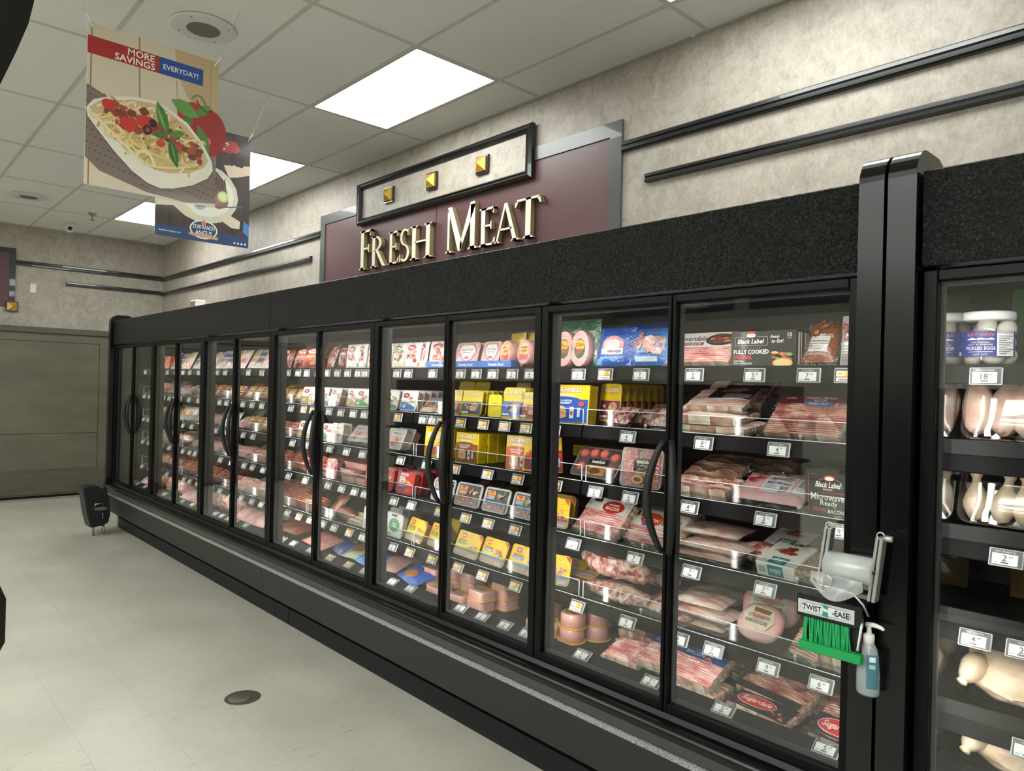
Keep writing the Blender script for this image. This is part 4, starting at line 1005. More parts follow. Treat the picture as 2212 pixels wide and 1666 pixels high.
P('green_bag', lambda w: pillow(w, .2, .06, '#2f7a3a', None, wav=.15, seed=9), 'green plastic bag behind the oval bologna packs', 0, 1236, 1300, y=Y0+.2, tilt=10)
can = [('r', .03, .78, .97, .97, '#20489b'), ('e', .5, .5, .3, .25, '#c7828a'), ('e', .5, .5, .22, .17, '#e3b3b0'), ('r', .2, .28, .8, .42, '#c9d3e2'), ('t', 'CANADIAN BACON', .5, .35, .06, .5, .008, '#1d2c55'), ('r', .03, .03, .97, .22, '#7fb0d8')]
P('zip_bag', lambda w: pillow(w, .165, .05, '#2b58b0', can, seed=4, wav=.12), 'blue zip bag of round canadian bacon slices', 0, 1278, 1358, tilt=12)
pep = [('r', .03, .75, .97, .97, '#2f68b8'), ('r', .08, .38, .92, .72, '#c99a92'), ('r', .03, .3, .97, .4, '#5aa5d8'), ('r', .03, .03, .97, .3, '#2a5aa6'), ('r', .2, .08, .8, .2, '#cfe0f0')]+food(.5, .55, .3, ['#d8aca4', '#b97a72', '#e8c8c0'], 10, 5)
P('zip_bag', lambda w: pillow(w, .155, .06, '#3a78c4', pep, seed=5, wav=.12), 'light blue zip bag with silvery pink window', 0, 1350, 1432, tilt=14)
for k, u in enumerate((1330, 1388)): P('zip_bag', lambda w: pillow(w, .2, .06, '#1d3c93', None, seed=6, wav=.15), 'dark blue bag standing at the back', 0, u, u+70, y=Y0+.18, tilt=12, yaw=8*k, key='bluebag')
P('wrapped_ham', lambda w: lump(w, .1, .08, 'pork_lump', seed=41, rough=.1), 'dark purple wrapped sausage leaning behind bacon', 0, 1420, 1470, y=Y0+.1, tilt=20)
# --- second shelf, right leaf
sm = [('r', .3, .42, 1, .98, '#262a3c'), ('r', .4, .72, .75, .86, '#a8262c'), ('t', 'SMITHFIELD', .575, .79, .06, .3, .01, '#e9c9c0'), ('r', .55, .44, .98, .64, '#cfd0d6')]+lines(.58, .46, .95, .62, 4, '#7d8090', 4)
for k, (u0, u1, zo, y, ti) in enumerate(((1440, 1612, 0, Y0, 82), (1450, 1590, .034, Y0+.005, 80), (1470, 1600, .075, Y0+.09, 66), (1505, 1640, .085, Y0+.2, 56))):
    P('bacon_pack', lambda w: bacon(w, .17, .03, 'slab', 8, sm if k > 0 else None, .014, k+3), 'bacon pack with navy label in a pile' if k > 0 else 'pale bacon pack at the foot of the pile', 1, u0, u1, y=y, tilt=ti, zo=zo, yaw=-3+2*k)
fb = [('r', .0, .8, 1, 1, '#6a1f22'), ('t', 'HICKORY SMOKED', .58, .94, .05, .4, .008, '#e9ded0'), ('t', 'BACON', .58, .87, .06, .16, .01, '#e9ded0'), ('t', 'CUMM', .17, .92, .06, .14, .008, '#e9ded0'), ('r', .38, .73, .76, .83, '#3f6fb5'), ('t', 'THICK CUT', .57, .78, .055, .26, .01, '#fff'), ('r', .04, .75, .2, .81, '#7a2a26'), ('r', .8, .72, .97, .8, '#d9cfc4')]+bars(.82, .73, .95, .79, '#6a1f22', 5)
P('bacon_pack', lambda w: bacon(w, .185, .032, 'bacon', 12, fb, .02, 21), 'large bacon pack with maroon header and blue thick cut strip', 1, 1643, 1812, tilt=48, y=Y0+.008)
P('sausage_pouch', lambda w: pillow(w, .15, .04, '#2c2722', [('r', .05, .84, .95, .93, '#d8c01c'), ('r', .05, .05, .95, .8, '#2b2420')]+food(.5, .4, .3, ['#a8683a', '#c98a52'], 8, 3), seed=8), 'black pouch with yellow top stripe at the case end', 1, 1824, 1880, tilt=14)
P('ham_bag', lambda w: lump(w, .07, .2, 'ham_brown', seed=45, rough=.12), 'dark red wrapped ham in the back corner', 1, 1745, 1850, y=Y0+.28, tilt=0, cat=None) if False else None
# --- second shelf, left leaf
P('lunch_box', lambda w: carton(w, .165, .06, '#efcf10', A_lunchbox('#1f4fa8', 0), SIDE_Y), 'yellow and blue boxed lunch kit with picture of crackers', 1, 1180, 1268, tilt=5, yaw=4)
x, w_ = span(1200, 1262, 1)
lt = cached('lt0', lambda: tray(.115, .165, .025, '#e8c81c', '#caa83a', A_lunchtray('#7b2b4a', 3)))
for k in range(7): put('lunch_tray', lt, 'yellow lunch kit tray filed behind the boxed kit', 1, -2.0+.02+k*.004, Y0+.12+k*.045, 6, 0, .012, k)
hb = [('p', [(.1, .45), (.5, .3), (.95, .4), (.95, .9), (.1, .9)], '#b5222a'), ('r', .4, .6, .68, .8, '#e3d8d2')]+bars(.43, .63, .66, .77, '#3a2a28', 6)
for k, (u0, u1, y, ti, zo) in enumerate(((1305, 1352, Y0+.01, 55, 0), (1352, 1420, Y0+.1, 62, .0), (1395, 1462, Y0+.012, 50, 0), (1385, 1440, Y0+.2, 60, .02))):
    P('diced_ham_bag', lambda w: pillow(w, .11, .04, '#c99', hb, seed=50+k, wav=.2, bodymat='pork_lump', clearm=.015), 'red labelled bag of diced pink ham', 1, u0, u1, y=y, tilt=ti, zo=zo)
# --- third shelf, right leaf
P('bacon_pack', lambda w: bacon(w, .15, .04, 'bacon_pink', 8, None, .014, 31), 'pink bacon pack lying by the door edge', 2, 1446, 1568, tilt=76)
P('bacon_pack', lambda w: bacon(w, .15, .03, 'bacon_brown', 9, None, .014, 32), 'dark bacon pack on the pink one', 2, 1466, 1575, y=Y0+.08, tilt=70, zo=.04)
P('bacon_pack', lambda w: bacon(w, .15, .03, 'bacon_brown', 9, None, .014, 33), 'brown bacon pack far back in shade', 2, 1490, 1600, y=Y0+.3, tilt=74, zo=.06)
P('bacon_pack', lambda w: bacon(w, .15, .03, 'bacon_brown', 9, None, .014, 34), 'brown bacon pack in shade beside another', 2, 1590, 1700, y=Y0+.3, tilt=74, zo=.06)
P('bacon_pack', lambda w: bacon(w, .15, .03, 'slab', 9, None, .014, 35), 'pale bacon slices in shade behind the carton', 2, 1600, 1720, y=Y0+.2, tilt=74, zo=.02)
P('ham_steak_pack', lambda w: pillow(w, .14, .045, '#b9867f', A_whitelabel(.36, .78, .2, .85, ('SMITHFIELD', 'SMOKED HAM SHANKS'), '#cfcbd2')+[('r', .82, .25, .99, .8, '#d4d2d6')]+bars(.84, .5, .97, .75, '#55535a', 8)+food(.18, .55, .15, ['#b5403a', '#d9a04a', '#8e2f3b'], 8, 2), seed=33, wav=.1, bodymat='ham_pink', cat='ham pack', clearm=.025), 'clear pack with pale lavender label tilted forward', 2, 1572, 1734, tilt=55, yaw=-6)
bl2 = [('r', 0, 0, 1, 1, '#161516'), ('l', [(.08, .1), (.06, .88), (.2, .9)], .012, '#a52a28'), ('e', .44, .82, .1, .06, '#d83a34'), ('e', .44, .81, .08, .04, '#ece0d0'), ('l', [(.24, .62), (.24, .76), (.34, .8)], .006, '#a9a598'), ('l', [(.54, .8), (.66, .76), (.66, .62)], .006, '#a9a598'), ('t', 'Black Label', .42, .68, .12, .46, .015, .25, '#efeade'), ('t', 'BACON', .42, .58, .04, .2, .006, '#e6e2d6'), ('t', 'NATURAL HARDWOOD SMOKED', .5, .52, .03, .55, .004, '#b5372c'), ('t', 'Microwave', .42, .42, .14, .6, .012, '#efeade'), ('t', 'Ready', .45, .28, .14, .34, .012, '#efeade'), ('t', 'ORIGINAL', .28, .15, .08, .26, .012, '#c5322a'), ('t', 'BACON', .58, .13, .08, .28, .012, '#efeade'), ('t', 'READY TO COOK', .75, .04, .04, .4, .005, '#cfcabd'), ('e', .95, .62, .1, .1, '#c9733a')]
bl2t = [('r', 0, 0, 1, 1, '#1a191a'), ('e', .4, .5, .12, .12, '#c9382f'), ('t', 'Black Label', .35, .3, .26, .46, .02, .25, '#d9d4c6'), ('t', 'Microwave', .78, .4, .24, .36, .02, '#d9d4c6')]
P('bacon_carton', lambda w: carton(w, .15, .07, '#151415', bl2, None, bl2t), 'black carton of microwave ready bacon', 2, 1737, 1862, tilt=0, rows=3, dy=.073)
# --- third shelf, left leaf
P('lunch_box', lambda w: carton(w, .17, .06, '#f0cf10', A_lunchbox('#c03a2a', 0), SIDE_Y), 'yellow lunch kit box tipped against its neighbour', 2, 1166, 1200, tilt=16, yaw=52)
P('lunch_box', lambda w: carton(w, .16, .055, '#f0cf10', A_lunchbox('#b0203a', 0), SIDE_Y), 'yellow lunch kit box tipped by the patties', 2, 1180, 1212, y=Y0+.01, tilt=14, yaw=58)
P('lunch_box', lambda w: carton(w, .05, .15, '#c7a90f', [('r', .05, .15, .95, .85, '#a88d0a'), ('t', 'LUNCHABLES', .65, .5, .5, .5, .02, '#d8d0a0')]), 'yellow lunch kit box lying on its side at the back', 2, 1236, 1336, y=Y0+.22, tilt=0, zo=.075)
pat = [('r', .02, .02, .98, .98, '#4a403c'), ('r', .3, .42, .74, .62, '#1d1816'), ('t', 'Smithfield', .52, .53, .1, .38, .012, '#efe9df'), ('r', .38, .08, .74, .4, '#a8763a'), ('e', .52, .22, .12, .1, '#6b2f1c')]+[('e', cx, cy, .1, .15, '#a84842') for cx, cy in ((.14, .78), (.36, .82), (.58, .82), (.84, .72), (.2, .32), (.86, .28))]+[('e', cx, cy, .075, .11, '#c86a60') for cx, cy in ((.14, .78), (.36, .82), (.58, .82), (.84, .72), (.2, .32), (.86, .28))]
P('patty_tray', lambda w: tray(w, .14, .035, '#8d8684', '#a8635c', pat, r=.02, bodymat='ground'), 'clear tray of round sausage patties leaning back', 2, 1222, 1332, tilt=34, yaw=-6, rows=2, dy=.035)
lk = [('r', .02, .02, .98, .98, '#9a7a74')]+[('r', .1, .06+k*.11, .42, .145+k*.11, '#bb706a') for k in range(8)]+[('r', .66, .06+k*.11, .94, .145+k*.11, '#bb706a') for k in range(8)]+[('r', .34, .3, .86, .74, '#1f1a18'), ('t', 'Smithfield', .6, .66, .09, .46, .012, '#efe9df'), ('t', 'BREAKFAST SAUSAGE', .6, .56, .035, .44, .005, '#d9b48a'), ('r', .34, .3, .86, .4, '#c77f3a'), ('e', .46, .2, .14, .11, '#d8a45a'), ('e', .46, .2, .09, .06, '#6b3f22')]
P('sausage_tray', lambda w: tray(w, .155, .035, '#a39c98', '#b8746c', lk, r=.018, bodymat='sausage_pink'), 'clear tray of pink breakfast links standing upright', 2, 1336, 1428, tilt=8)
# --- fourth shelf, left leaf
P('deli_tub', lambda w: tray(w, .13, .04, '#e9c518', '#c99a8e', A_deli('#c9387a', 7)), 'yellow deli meat tub at the door edge', 3, 1160, 1222, tilt=10, yaw=10)
P('deli_tub', lambda w: tray(w, .13, .04, '#e9c518', '#c99a8e', A_deli('#6aa84f', 8)), 'yellow deli tub behind another', 3, 1178, 1238, y=Y0+.1, tilt=10)
bk = [('r', 0, .62, 1, 1, '#dcd9d0'), ('r', .12, .86, .3, .98, '#2b2826'), ('e', .62, .78, .24, .18, '#cc3326'), ('t', 'BACON', .62, .74, .1, .34, .015, '#fff'), ('r', .5, .82, .74, .86, '#f0d9cf'), ('r', .02, .78, .1, .8, '#8b8780'), ('r', .02, .74, .1, .76, '#8b8780')]
P('bacon_pack', lambda w: bacon(w, .17, .035, 'bacon_pink', 10, bk, .016, 61), 'bacon pack with white header and red oval', 3, 1224, 1334, tilt=44, yaw=-10, y=Y0+.012)
bk2 = [('r', 0, .45, 1, 1, '#d6d0c2'), ('r', .05, .75, .25, .9, '#2b2826'), ('e', .42, .7, .2, .2, '#c2402a'), ('t', 'BACON', .42, .68, .1, .3, .015, '#fff'), ('e', .75, .72, .18, .16, '#b5763a'), ('r', .3, .48, .5, .56, '#3a5fae')]
for k in range(3): P('bacon_pack', lambda w: bacon(w, .16, .03, 'bacon_edge' if k else 'bacon_pink', 8, bk2, .016, 62+k), 'bacon pack with cream header in a leaning stack', 3, 1322+14*k, 1456+14*k, tilt=46, yaw=-8, y=Y0+.012+.062*k, zo=.0)
P('bacon_pack', lambda w: bacon(w, .14, .03, 'bacon', 8, None, .016, 66), 'dark bacon slices at the back of the shelf', 3, 1350, 1470, y=Y0+.22, tilt=66, zo=.05)
# --- fourth shelf, right leaf
for k, (u0, u1, zo, yw, y) in enumerate(((1448, 1585, 0, 0, Y0), (1450, 1600, .03, -3, Y0+.004), (1456, 1592, .075, 2, Y0+.05))):
    P('bacon_slab', lambda w: pillow(w, .16, .034, '#ddd', A_whitelabel(.25, .6, .35, .6, ('SLICED', 'BACON'), '#d9c2bb') if k else A_whitelabel(.15, .5, .1, .4, ('SLAB', 'BACON'), '#b9b0a0'), wav=.12, seed=70+k, bodymat='slab', cat='bacon pack', clearm=.02), 'pale vacuum packed bacon slab in a stack of three', 3, u0, u1, tilt=84, zo=zo, yaw=yw, y=y)
P('pork_piece', lambda w: lump(w, .07, .13, 'pork_lump', seed=75, rough=.2), 'chunky wrapped pork piece behind the stacked slabs', 3, 1588, 1700, y=Y0+.1, tilt=0, yaw=20)
ppb = [('r', .0, 0, 1, 1, '#e4e0d6'), ('r', .3, .0, .75, .3, '#1f7f83'), ('t', 'PEPPERED', .52, .2, .08, .3, .012, '#fff'), ('r', .1, .06, .24, .2, '#cfc9bb'), ('t', 'PEPPERED', .55, .08, .06, .2, .01, '#dff')]+food(.5, .6, .2, ['#a83a22', '#b5482a', '#7c2418', '#c9683a'], 14, 5)+[('l', [(.2+.05*k, .5), (.34+.05*k, .66)], .02, '#8e2f1c') for k in range(8)]+[('r', .38, .84, .72, .93, '#2a2624'), ('t', 'PURE', .55, .885, .05, .2, .01, '#fff')]
def pepper(w):
    h, t = .15, .05; mb = MB(); mb.box(-w/2, w/2, .006, t, 0, h, 0, bev=.008); b = mb.mesh('pepper_bacon', ['pepper'])
    sl = MB().box(-w*.47, w*.16, .0, t+.002, -.004, h+.003, 0, hx('#e4e0d6'), bev=.003); m2 = MB(); W2 = w*.63
    art(m2, ppb, lambda x, z, d: (x-w*.47, -.0008-d, z), W2, h)
    art(m2, [('r', .32, .1, .72, .9, '#1f7f83'), ('t', 'PEPPERED', .52, .5, .3, .3, .01, '#e6f2f2'), ('r', .08, .25, .26, .75, '#b9b29f')], lambda x, y, d: (x-w*.47, t-y, -.0045-d), W2, t)
    return Pkg(b, [('sleeve', sl.mesh('sleeve', ['print'])), ('label', m2.mesh('label', ['print']))], t, 'bacon pack')
P('peppered_bacon_pack', pepper, 'peppered bacon pack with white and teal sleeve', 3, 1622, 1768, tilt=72, yaw=-6)
P('peppered_bacon_pack', pepper, 'peppered bacon pack with teal sleeve, in the second row', 3, 1640, 1780, tilt=70, yaw=-6, y=Y0+.17, zo=.03)
# --- fifth shelf, left leaf
P('deli_tub', lambda w: tray(w, .13, .04, '#e9c518', '#c99a8e', A_deli('#5b8fd0', 9)), 'yellow deli meat tub tilted at the door edge', 4, 1160, 1222, tilt=14, yaw=14)
P('deli_tub', lambda w: tray(w, .13, .04, '#e9c518', '#b5786e', A_deli('#5b8fd0', 4)), 'flat yellow deli tub behind the tilted one', 4, 1190, 1280, y=Y0+.12, tilt=75)
P('pork_neck_bag', lambda w: lump(w, .06, .15, 'pork_lump', seed=80, rough=.2), 'flat bag of neck bones under another', 4, 1236, 1385, tilt=0, yaw=-10)
P('pork_neck_bag', lambda w: lump(w, .115, .16, 'pork_lump', [('e', .5, .82, .24, .12, '#9c1c20'), ('e', .5, .84, .12, .05, '#c98a3a')], seed=81, rough=.22), 'bulging bag of marbled pork with red label', 4, 1222, 1368, tilt=14, zo=.06, yaw=-8)
P('pork_neck_bag', lambda w: lump(w, .07, .14, 'pork_lump', seed=82, rough=.2), 'wrapped pork pieces in shade at the back', 4, 1350, 1450, y=Y0+.2, tilt=0, zo=.04)
P('rib_tip_pack', lambda w: pillow(w, .17, .045, '#ccc', A_whitelabel(.25, .8, .45, .85, ('SMITHFIELD', 'SMOKED NECK BONES'), '#b9beb8'), wav=.25, seed=83, bodymat='pork_lump', cat='meat pack', clearm=.03), 'flat clear pack of smoked bones with grey label', 4, 1370, 1480, tilt=72, yaw=-12)
# --- fifth shelf, right leaf
for k, (u0, u1, zo, yw, y, m_) in enumerate(((1440, 1562, 0, 0, Y0, 'bacon_edge'), (1440, 1572, .034, -4, Y0+.006, 'slab'), (1450, 1556, .07, 3, Y0+.02, 'slab'), (1470, 1590, .055, 0, Y0+.16, 'bacon_edge'))):
    P('jowl_slab', lambda w: pillow(w, .14, .034, '#ddd', None, wav=.14, seed=90+k, bodymat=m_, cat='bacon pack', clearm=.02), 'long pale jowl slab in a clear pack', 4, u0, u1, tilt=84, zo=zo, yaw=yw, y=y)
cb = [('p', [(.2, .32), (.75, .28), (.85, .5), (.75, .85), (.25, .88), (.15, .6)], '#cfc8b0'), ('p', [(.35, .7), (.7, .68), (.72, .8), (.33, .82)], '#7a5a24'), ('t', 'COTTAGE BACON', .5, .58, .1, .5, .012, '#4a4230'), ('t', 'PORK SHOULDER', .5, .43, .1, .5, .012, '#4a4230')]
P('cottage_bacon', lambda w: lump(w, .14, .05, 'ham_pink', cb, seed=95, rough=.05, cat='ham pack'), 'round pink cottage bacon with cream label, in front', 4, 1568, 1672, tilt=42, yaw=-6)
P('cottage_bacon', lambda w: lump(w, .15, .05, 'ham_pink', cb, seed=96, rough=.05, cat='ham pack'), 'round pink cottage bacon with cream label, behind', 4, 1588, 1715, tilt=30, yaw=4, y=Y0+.12, zo=.02)
P('bacon_pack', lambda w: bacon(w, .15, .035, 'bacon', 9, [('r', 0, .6, 1, 1, '#241d1a'), ('r', .3, .66, .7, .9, '#e8e4dc')]+bars(.33, .68, .67, .86, '#222', 7), .016, 97), 'orange toned bacon pack with black header beside twist ties', 4, 1690, 1760, tilt=40, yaw=-20)
P('bacon_pack', lambda w: bacon(w, .14, .05, 'bacon_edge', 9, None, .016, 98), 'stack of cream edged bacon under the twist tie holder', 4, 1752, 1850, tilt=70)
# --- bottom deck
P('bacon_pack', lambda w: bacon(w, .17, .035, 'bacon_pink', 10, [('r', 0, .6, 1, 1, '#23589f'), ('r', .05, .66, .3, .92, '#5b8fd0'), ('t', 'Farmland', .175, .78, .1, .2, .012, '#fff'), ('t', 'THICK CUT', .62, .84, .1, .34, .015, '#dfe8f5'), ('t', 'BACON', .62, .7, .1, .26, .015, '#dfe8f5'), ('p', [(.72, .6), (.86, .6), (.8, .72)], '#e0903a'), ('r', .02, .6, .98, .63, '#1a3f7c')], .02, 101), 'bacon pack with blue thick cut header leaning forward', 5, 1362, 1535, tilt=62, yaw=-6, y=2.235, zo=.03)
P('bacon_pack', lambda w: bacon(w, .13, .03, 'bacon_edge', 10, None, .016, 102), 'pale bacon pack lying under the blue headed one', 5, 1440, 1545, tilt=88, y=2.235)
P('bacon_pack', lambda w: bacon(w, .14, .035, 'bacon_pink', 9, None, .014, 103), 'pink bacon pack beside the round tubs', 5, 1296, 1372, tilt=70, y=2.24)
for k, (u0, u1, y, zo) in enumerate(((1325, 1420, 2.42, .0), (1330, 1430, 2.42, .045), (1380, 1480, 2.5, .1), (1430, 1530, 2.42, .05), (1470, 1600, 2.45, .02), (1480, 1620, 2.46, .07), (1440, 1560, 2.6, .1))):
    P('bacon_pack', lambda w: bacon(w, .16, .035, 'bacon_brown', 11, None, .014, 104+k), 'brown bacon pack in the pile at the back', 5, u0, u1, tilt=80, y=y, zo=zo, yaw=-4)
P('bacon_pack', lambda w: bacon(w, .2, .035, 'bacon', 12, [('r', 0, -.05, 1, .12, '#2b2a30')], .03, 112), 'long bacon pack with exposed slices under film', 5, 1578, 1735, tilt=72, yaw=-10, y=2.34, zo=.02)
sug = [('r', 0, .0, 1, .5, '#2b2733'), ('e', .4, .28, .33, .17, '#e8ded8'), ('e', .4, .28, .32, .155, '#cf2a2a'), ('t', 'Sugardale', .4, .28, .17, .5, .015, .2, '#f6ece4')]+food(.82, .12, .1, ['#a8432f', '#c98a52'], 6, 3)
P('bacon_pack', lambda w: bacon(w, .19, .03, 'bacon', 11, sug, .024, 113), 'bacon pack with red oval brand at the case end', 5, 1735, 1880, tilt=64, yaw=-6, y=2.235)
P('bacon_pack', lambda w: bacon(w, .19, .03, 'bacon_pink', 11, sug, .024, 114), 'bacon pack with red oval half hidden under long pack', 5, 1560, 1700, tilt=80, yaw=-6, y=2.235)
P('bacon_pack', lambda w: bacon(w, .17, .03, 'bacon', 11, [('r', .3, .55, 1, 1, '#211d22'), ('e', .75, .78, .22, .16, '#b5322c'), ('t', 'NET WT 12 OZ', .5, .62, .05, .3, .005, '#ccc')], .02, 115), 'dark labelled bacon pack upright behind the red oval', 5, 1745, 1880, tilt=60, yaw=-4, y=2.39, zo=.01)
tt = [('e', .5, .5, .42, .42, '#d9b92a'), ('r', .2, .3, .8, .42, '#b33a2a'), ('r', .25, .55, .8, .66, '#6a7a2a')]
rt = cached('rtub', lambda: tub(.055, .062, top=tt))
for (u, y, n_) in ((1185, 2.25, 1), (1236, 2.27, 2), (1290, 2.38, 3), (1192, 2.45, 3)):
    x = x_at(u, y+.055, DECK+.05)
    for k in range(n_): put('ham_tub', rt, 'round pink tub of ham with yellow rim', 5, x+.004*k, y, 0, 0, k*.0635)
# ================================================================= PRODUCTS: DOORS 9 AND 10
# top shelf: peg pouches then ham packs in blue tray cartons and oval hams
for k, (u0, u1, bg, band, sd, yw) in enumerate(((812, 842, '#dcd7cc', '#d8571e', 1, 0), (843, 870, '#dcd9c8', '#ddd8c6', 2, 0), (871, 902, '#e4d3d6', '#e08a22', 3, 6), (896, 922, '#d8d6d4', '#6b6b74', 4, -14), (920, 966, '#dfd3cd', '#2f7cc0', 5, 0))):
    P('lunch_meat_pouch', lambda w: pillow(w, .145, .02, bg, A_pouch('#9a2029', bg, band, sd)+([('r', .1, .6, .9, .7, '#3f9a3a')] if k == 1 else []), seed=sd, m=.03), 'white peg pouch of sliced lunch meat', 0, u0, u1, tilt=8, yaw=yw, key=('lm', k), rows=2, dy=.03)
hg = [('r', .0, .0, 1, 1, '#3f6fc0'), ('t', 'Honestly Good', .55, .42, .5, .8, .02, '#e8eefa')]
for u0, u1 in ((921, 968), (975, 1032), (1033, 1104)):
    P('tray_carton', lambda w: carton(w, .034, .2, '#3765b5', hg), 'blue shelf tray carton with white slogan', 0, u0, u1, y=SF+.004, tilt=0, shrink=.99)
hm = [('r', .04, .04, .96, .96, '#d0a19d'), ('p', [(.2, .9), (.75, .9), (.9, .6), (.75, .2), (.55, .08), (.35, .2), (.12, .6)], '#b5302c'), ('p', [(.23, .87), (.72, .87), (.86, .6), (.72, .23), (.55, .12), (.38, .23), (.16, .6)], '#e6e2da'), ('t', 'Land O Frost', .5, .66, .12, .5, .01, '#2b4a8c'), ('r', .3, .5, .66, .54, '#6a86b5'), ('p', [(.38, .22), (.66, .22), (.58, .34), (.42, .34)], '#b5302c')]
for k, (u0, u1) in enumerate(((978, 1030), (1036, 1076))):
    P('ham_slice_pack', lambda w: tray(w, .115, .04, '#c9a9a5', '#d4a5a0', hm, r=.02, bodymat='ham_pink'), 'clear pack of pink ham slices with shield label', 0, u0, u1, tilt=16, y=Y0+.03, rows=3, dy=.05, zo=.012)
oh = [('e', .5, .5, .47, .47, '#d58f8c'), ('e', .5, .58, .3, .3, '#e0b22a'), ('r', .22, .2, .78, .4, '#c2302a'), ('r', .3, .66, .7, .72, '#8a2a1a'), ('t', 'HAM', .5, .55, .12, .3, .02, '#8a2a1a')]
for u0, u1, yw in ((1072, 1108, -14), (1112, 1148, -6)):
    P('oval_ham', lambda w: oval_ham(w*1.0, .12, .075, '#d58f8c', 'pink', oh, '#c4a73a', 3), 'oval canned style ham in a yellow bag', 0, u0, u1, tilt=6, yaw=yw, zo=.006)
# second shelf
for k, (u0, u1, band) in enumerate(((822, 858, '#2e8a55'), (862, 898, '#2d6fc0'))):
    nmb = ('green', 'blue')[k]
    P('lunch_meat_tub', lambda w: tray(w, .115, .04, '#d9d2d4', '#c9a9a8', A_buddig(band, 20+k), r=.016, bodymat='ham_pink'), 'clear lunch meat tub with '+nmb+' band', 1, u0, u1, tilt=12, rows=7, dy=.045)
for k, u in enumerate((905, 922, 938)):
    P('lunch_meat_pouch', lambda w: pillow(w, .12, .02, '#c9b79e', [('r', .05, .05, .95, .3, ('#d8763a', '#d8763a', '#2e8a55')[k]), ('r', .05, .55, .95, .95, '#8fb0c8')]+food(.5, .45, .25, ['#d98a4a', '#e3b48a', '#b5633a'], 7, k), seed=30+k), 'small pouch of orange wrapped turkey slices', 1, u, u+26, tilt=50, y=Y0+.01+.02*k, yaw=10)
    P('lunch_meat_pouch', lambda w: pillow(w, .12, .02, '#5f8fc0', [('r', .05, .05, .95, .45, '#3f6fa8')], seed=30+k), 'blue topped pouch leaning behind the orange ones', 1, u+4, u+30, tilt=40, y=Y0+.14, yaw=10) if k < 2 else None
for k, (u0, u1, c, rws) in enumerate(((958, 993, '#8e2440', 2), (994, 1038, '#4a4a4c', 6), (1080, 1128, '#4468b8', 5), (1118, 1166, '#b0262c', 4))):
    P('lunch_tray', lambda w: tray(w, .15 if k == 2 else .13, .024, '#e9cc1c', '#d3ab86', A_lunchtray(c, 40+k)), 'yellow topped lunch kit tray', 1, u0, u1, tilt=10, rows=rws, dy=.034)
P('lunch_tray', lambda w: tray(w, .11, .024, '#e9cc1c', '#d9b52a', [('r', .02, .02, .98, .98, '#eed01a'), ('r', .3, .6, .75, .64, '#c7a312'), ('r', .3, .5, .75, .54, '#c7a312')]), 'lunch kit tray turned to show its plain yellow back', 1, 1053, 1082, tilt=4, zo=.004)
for k, (u0, u1) in enumerate(((985, 1020), (1020, 1052), (1108, 1140))):
    P('lunch_tray', lambda w: tray(w, .12, .03, '#e0c21c', '#caa83a', A_lunchtray('#8a6a2a', 50+k)), 'yellow lunch kit tray high at the back', 1, u0, u1, tilt=12, y=Y0+.28, zo=.055)
# third shelf
clam = [('r', .08, .06, .92, .92, '#c9c2bb'), ('r', .2, .66, .86, .86, '#d9d9d6'), ('t', 'PREMIUM SLICED', .53, .76, .09, .55, .012, '#3b3a42'), ('r', .18, .45, .85, .62, '#d99a84')]+food(.5, .28, .26, ['#c98272', '#e0ad9c', '#b5685c'], 12, 2)
P('turkey_clamshell', lambda w: tray(w, .125, .05, '#cfd2d2', '#d8b9a4', clam, r=.012, bodymat='poultry'), 'clear clamshell of sliced turkey with grey top label', 2, 824, 868, tilt=22, rows=2, dy=.06, yaw=-6)
up = [('r', .03, .55, .97, .97, '#efcf10'), ('e', .5, .7, .46, .17, '#efcf10'), ('t', 'LUNCHABLES', .5, .89, .07, .5, .02, '#c98a6a'), ('t', 'UPLOADED', .5, .7, .2, .9, .04, '#2b2a2a'), ('t', 'UPLOADED', .5, .706, .19, .88, .02, '#e8eef2'), ('r', .03, .05, .97, .35, '#d8742e'), ('r', .03, .03, .97, .12, '#8cb02a')]+food(.5, .3, .28, ['#b03a22', '#e0a84a', '#3a62a8', '#7fa04a', '#c85a3a'], 12, 6)
P('lunch_box', lambda w: carton(w, .165, .06, '#efcf10', up, SIDE_Y), 'yellow boxed lunch kit with big white slanted lettering', 2, 914, 962, tilt=4, yaw=-2, rows=2, dy=.065)
P('lunch_box', lambda w: carton(w, .15, .06, '#efcf10', A_lunchbox('#8a5a2a', 0), SIDE_Y), 'yellow boxed lunch kit with brown panel', 2, 984, 1030, tilt=3, yaw=4, rows=3, dy=.065)
P('lunch_box', lambda w: carton(w, .16, .06, '#d9c14a', A_lunchbox('#d0603f', 0), SIDE_Y), 'pale yellow boxed lunch kit with orange panel', 2, 1090, 1150, tilt=3, rows=2, dy=.065)
P('lunch_box', lambda w: carton(w, .13, .05, '#e9c510', [('r', .05, .05, .95, .55, '#8e2a4a'), ('r', .2, .7, .8, .9, '#dcd6c8')], SIDE_Y), 'small yellow and purple lunch box leaning at the frame', 2, 1134, 1180, tilt=10, yaw=20, y=Y0+.004)
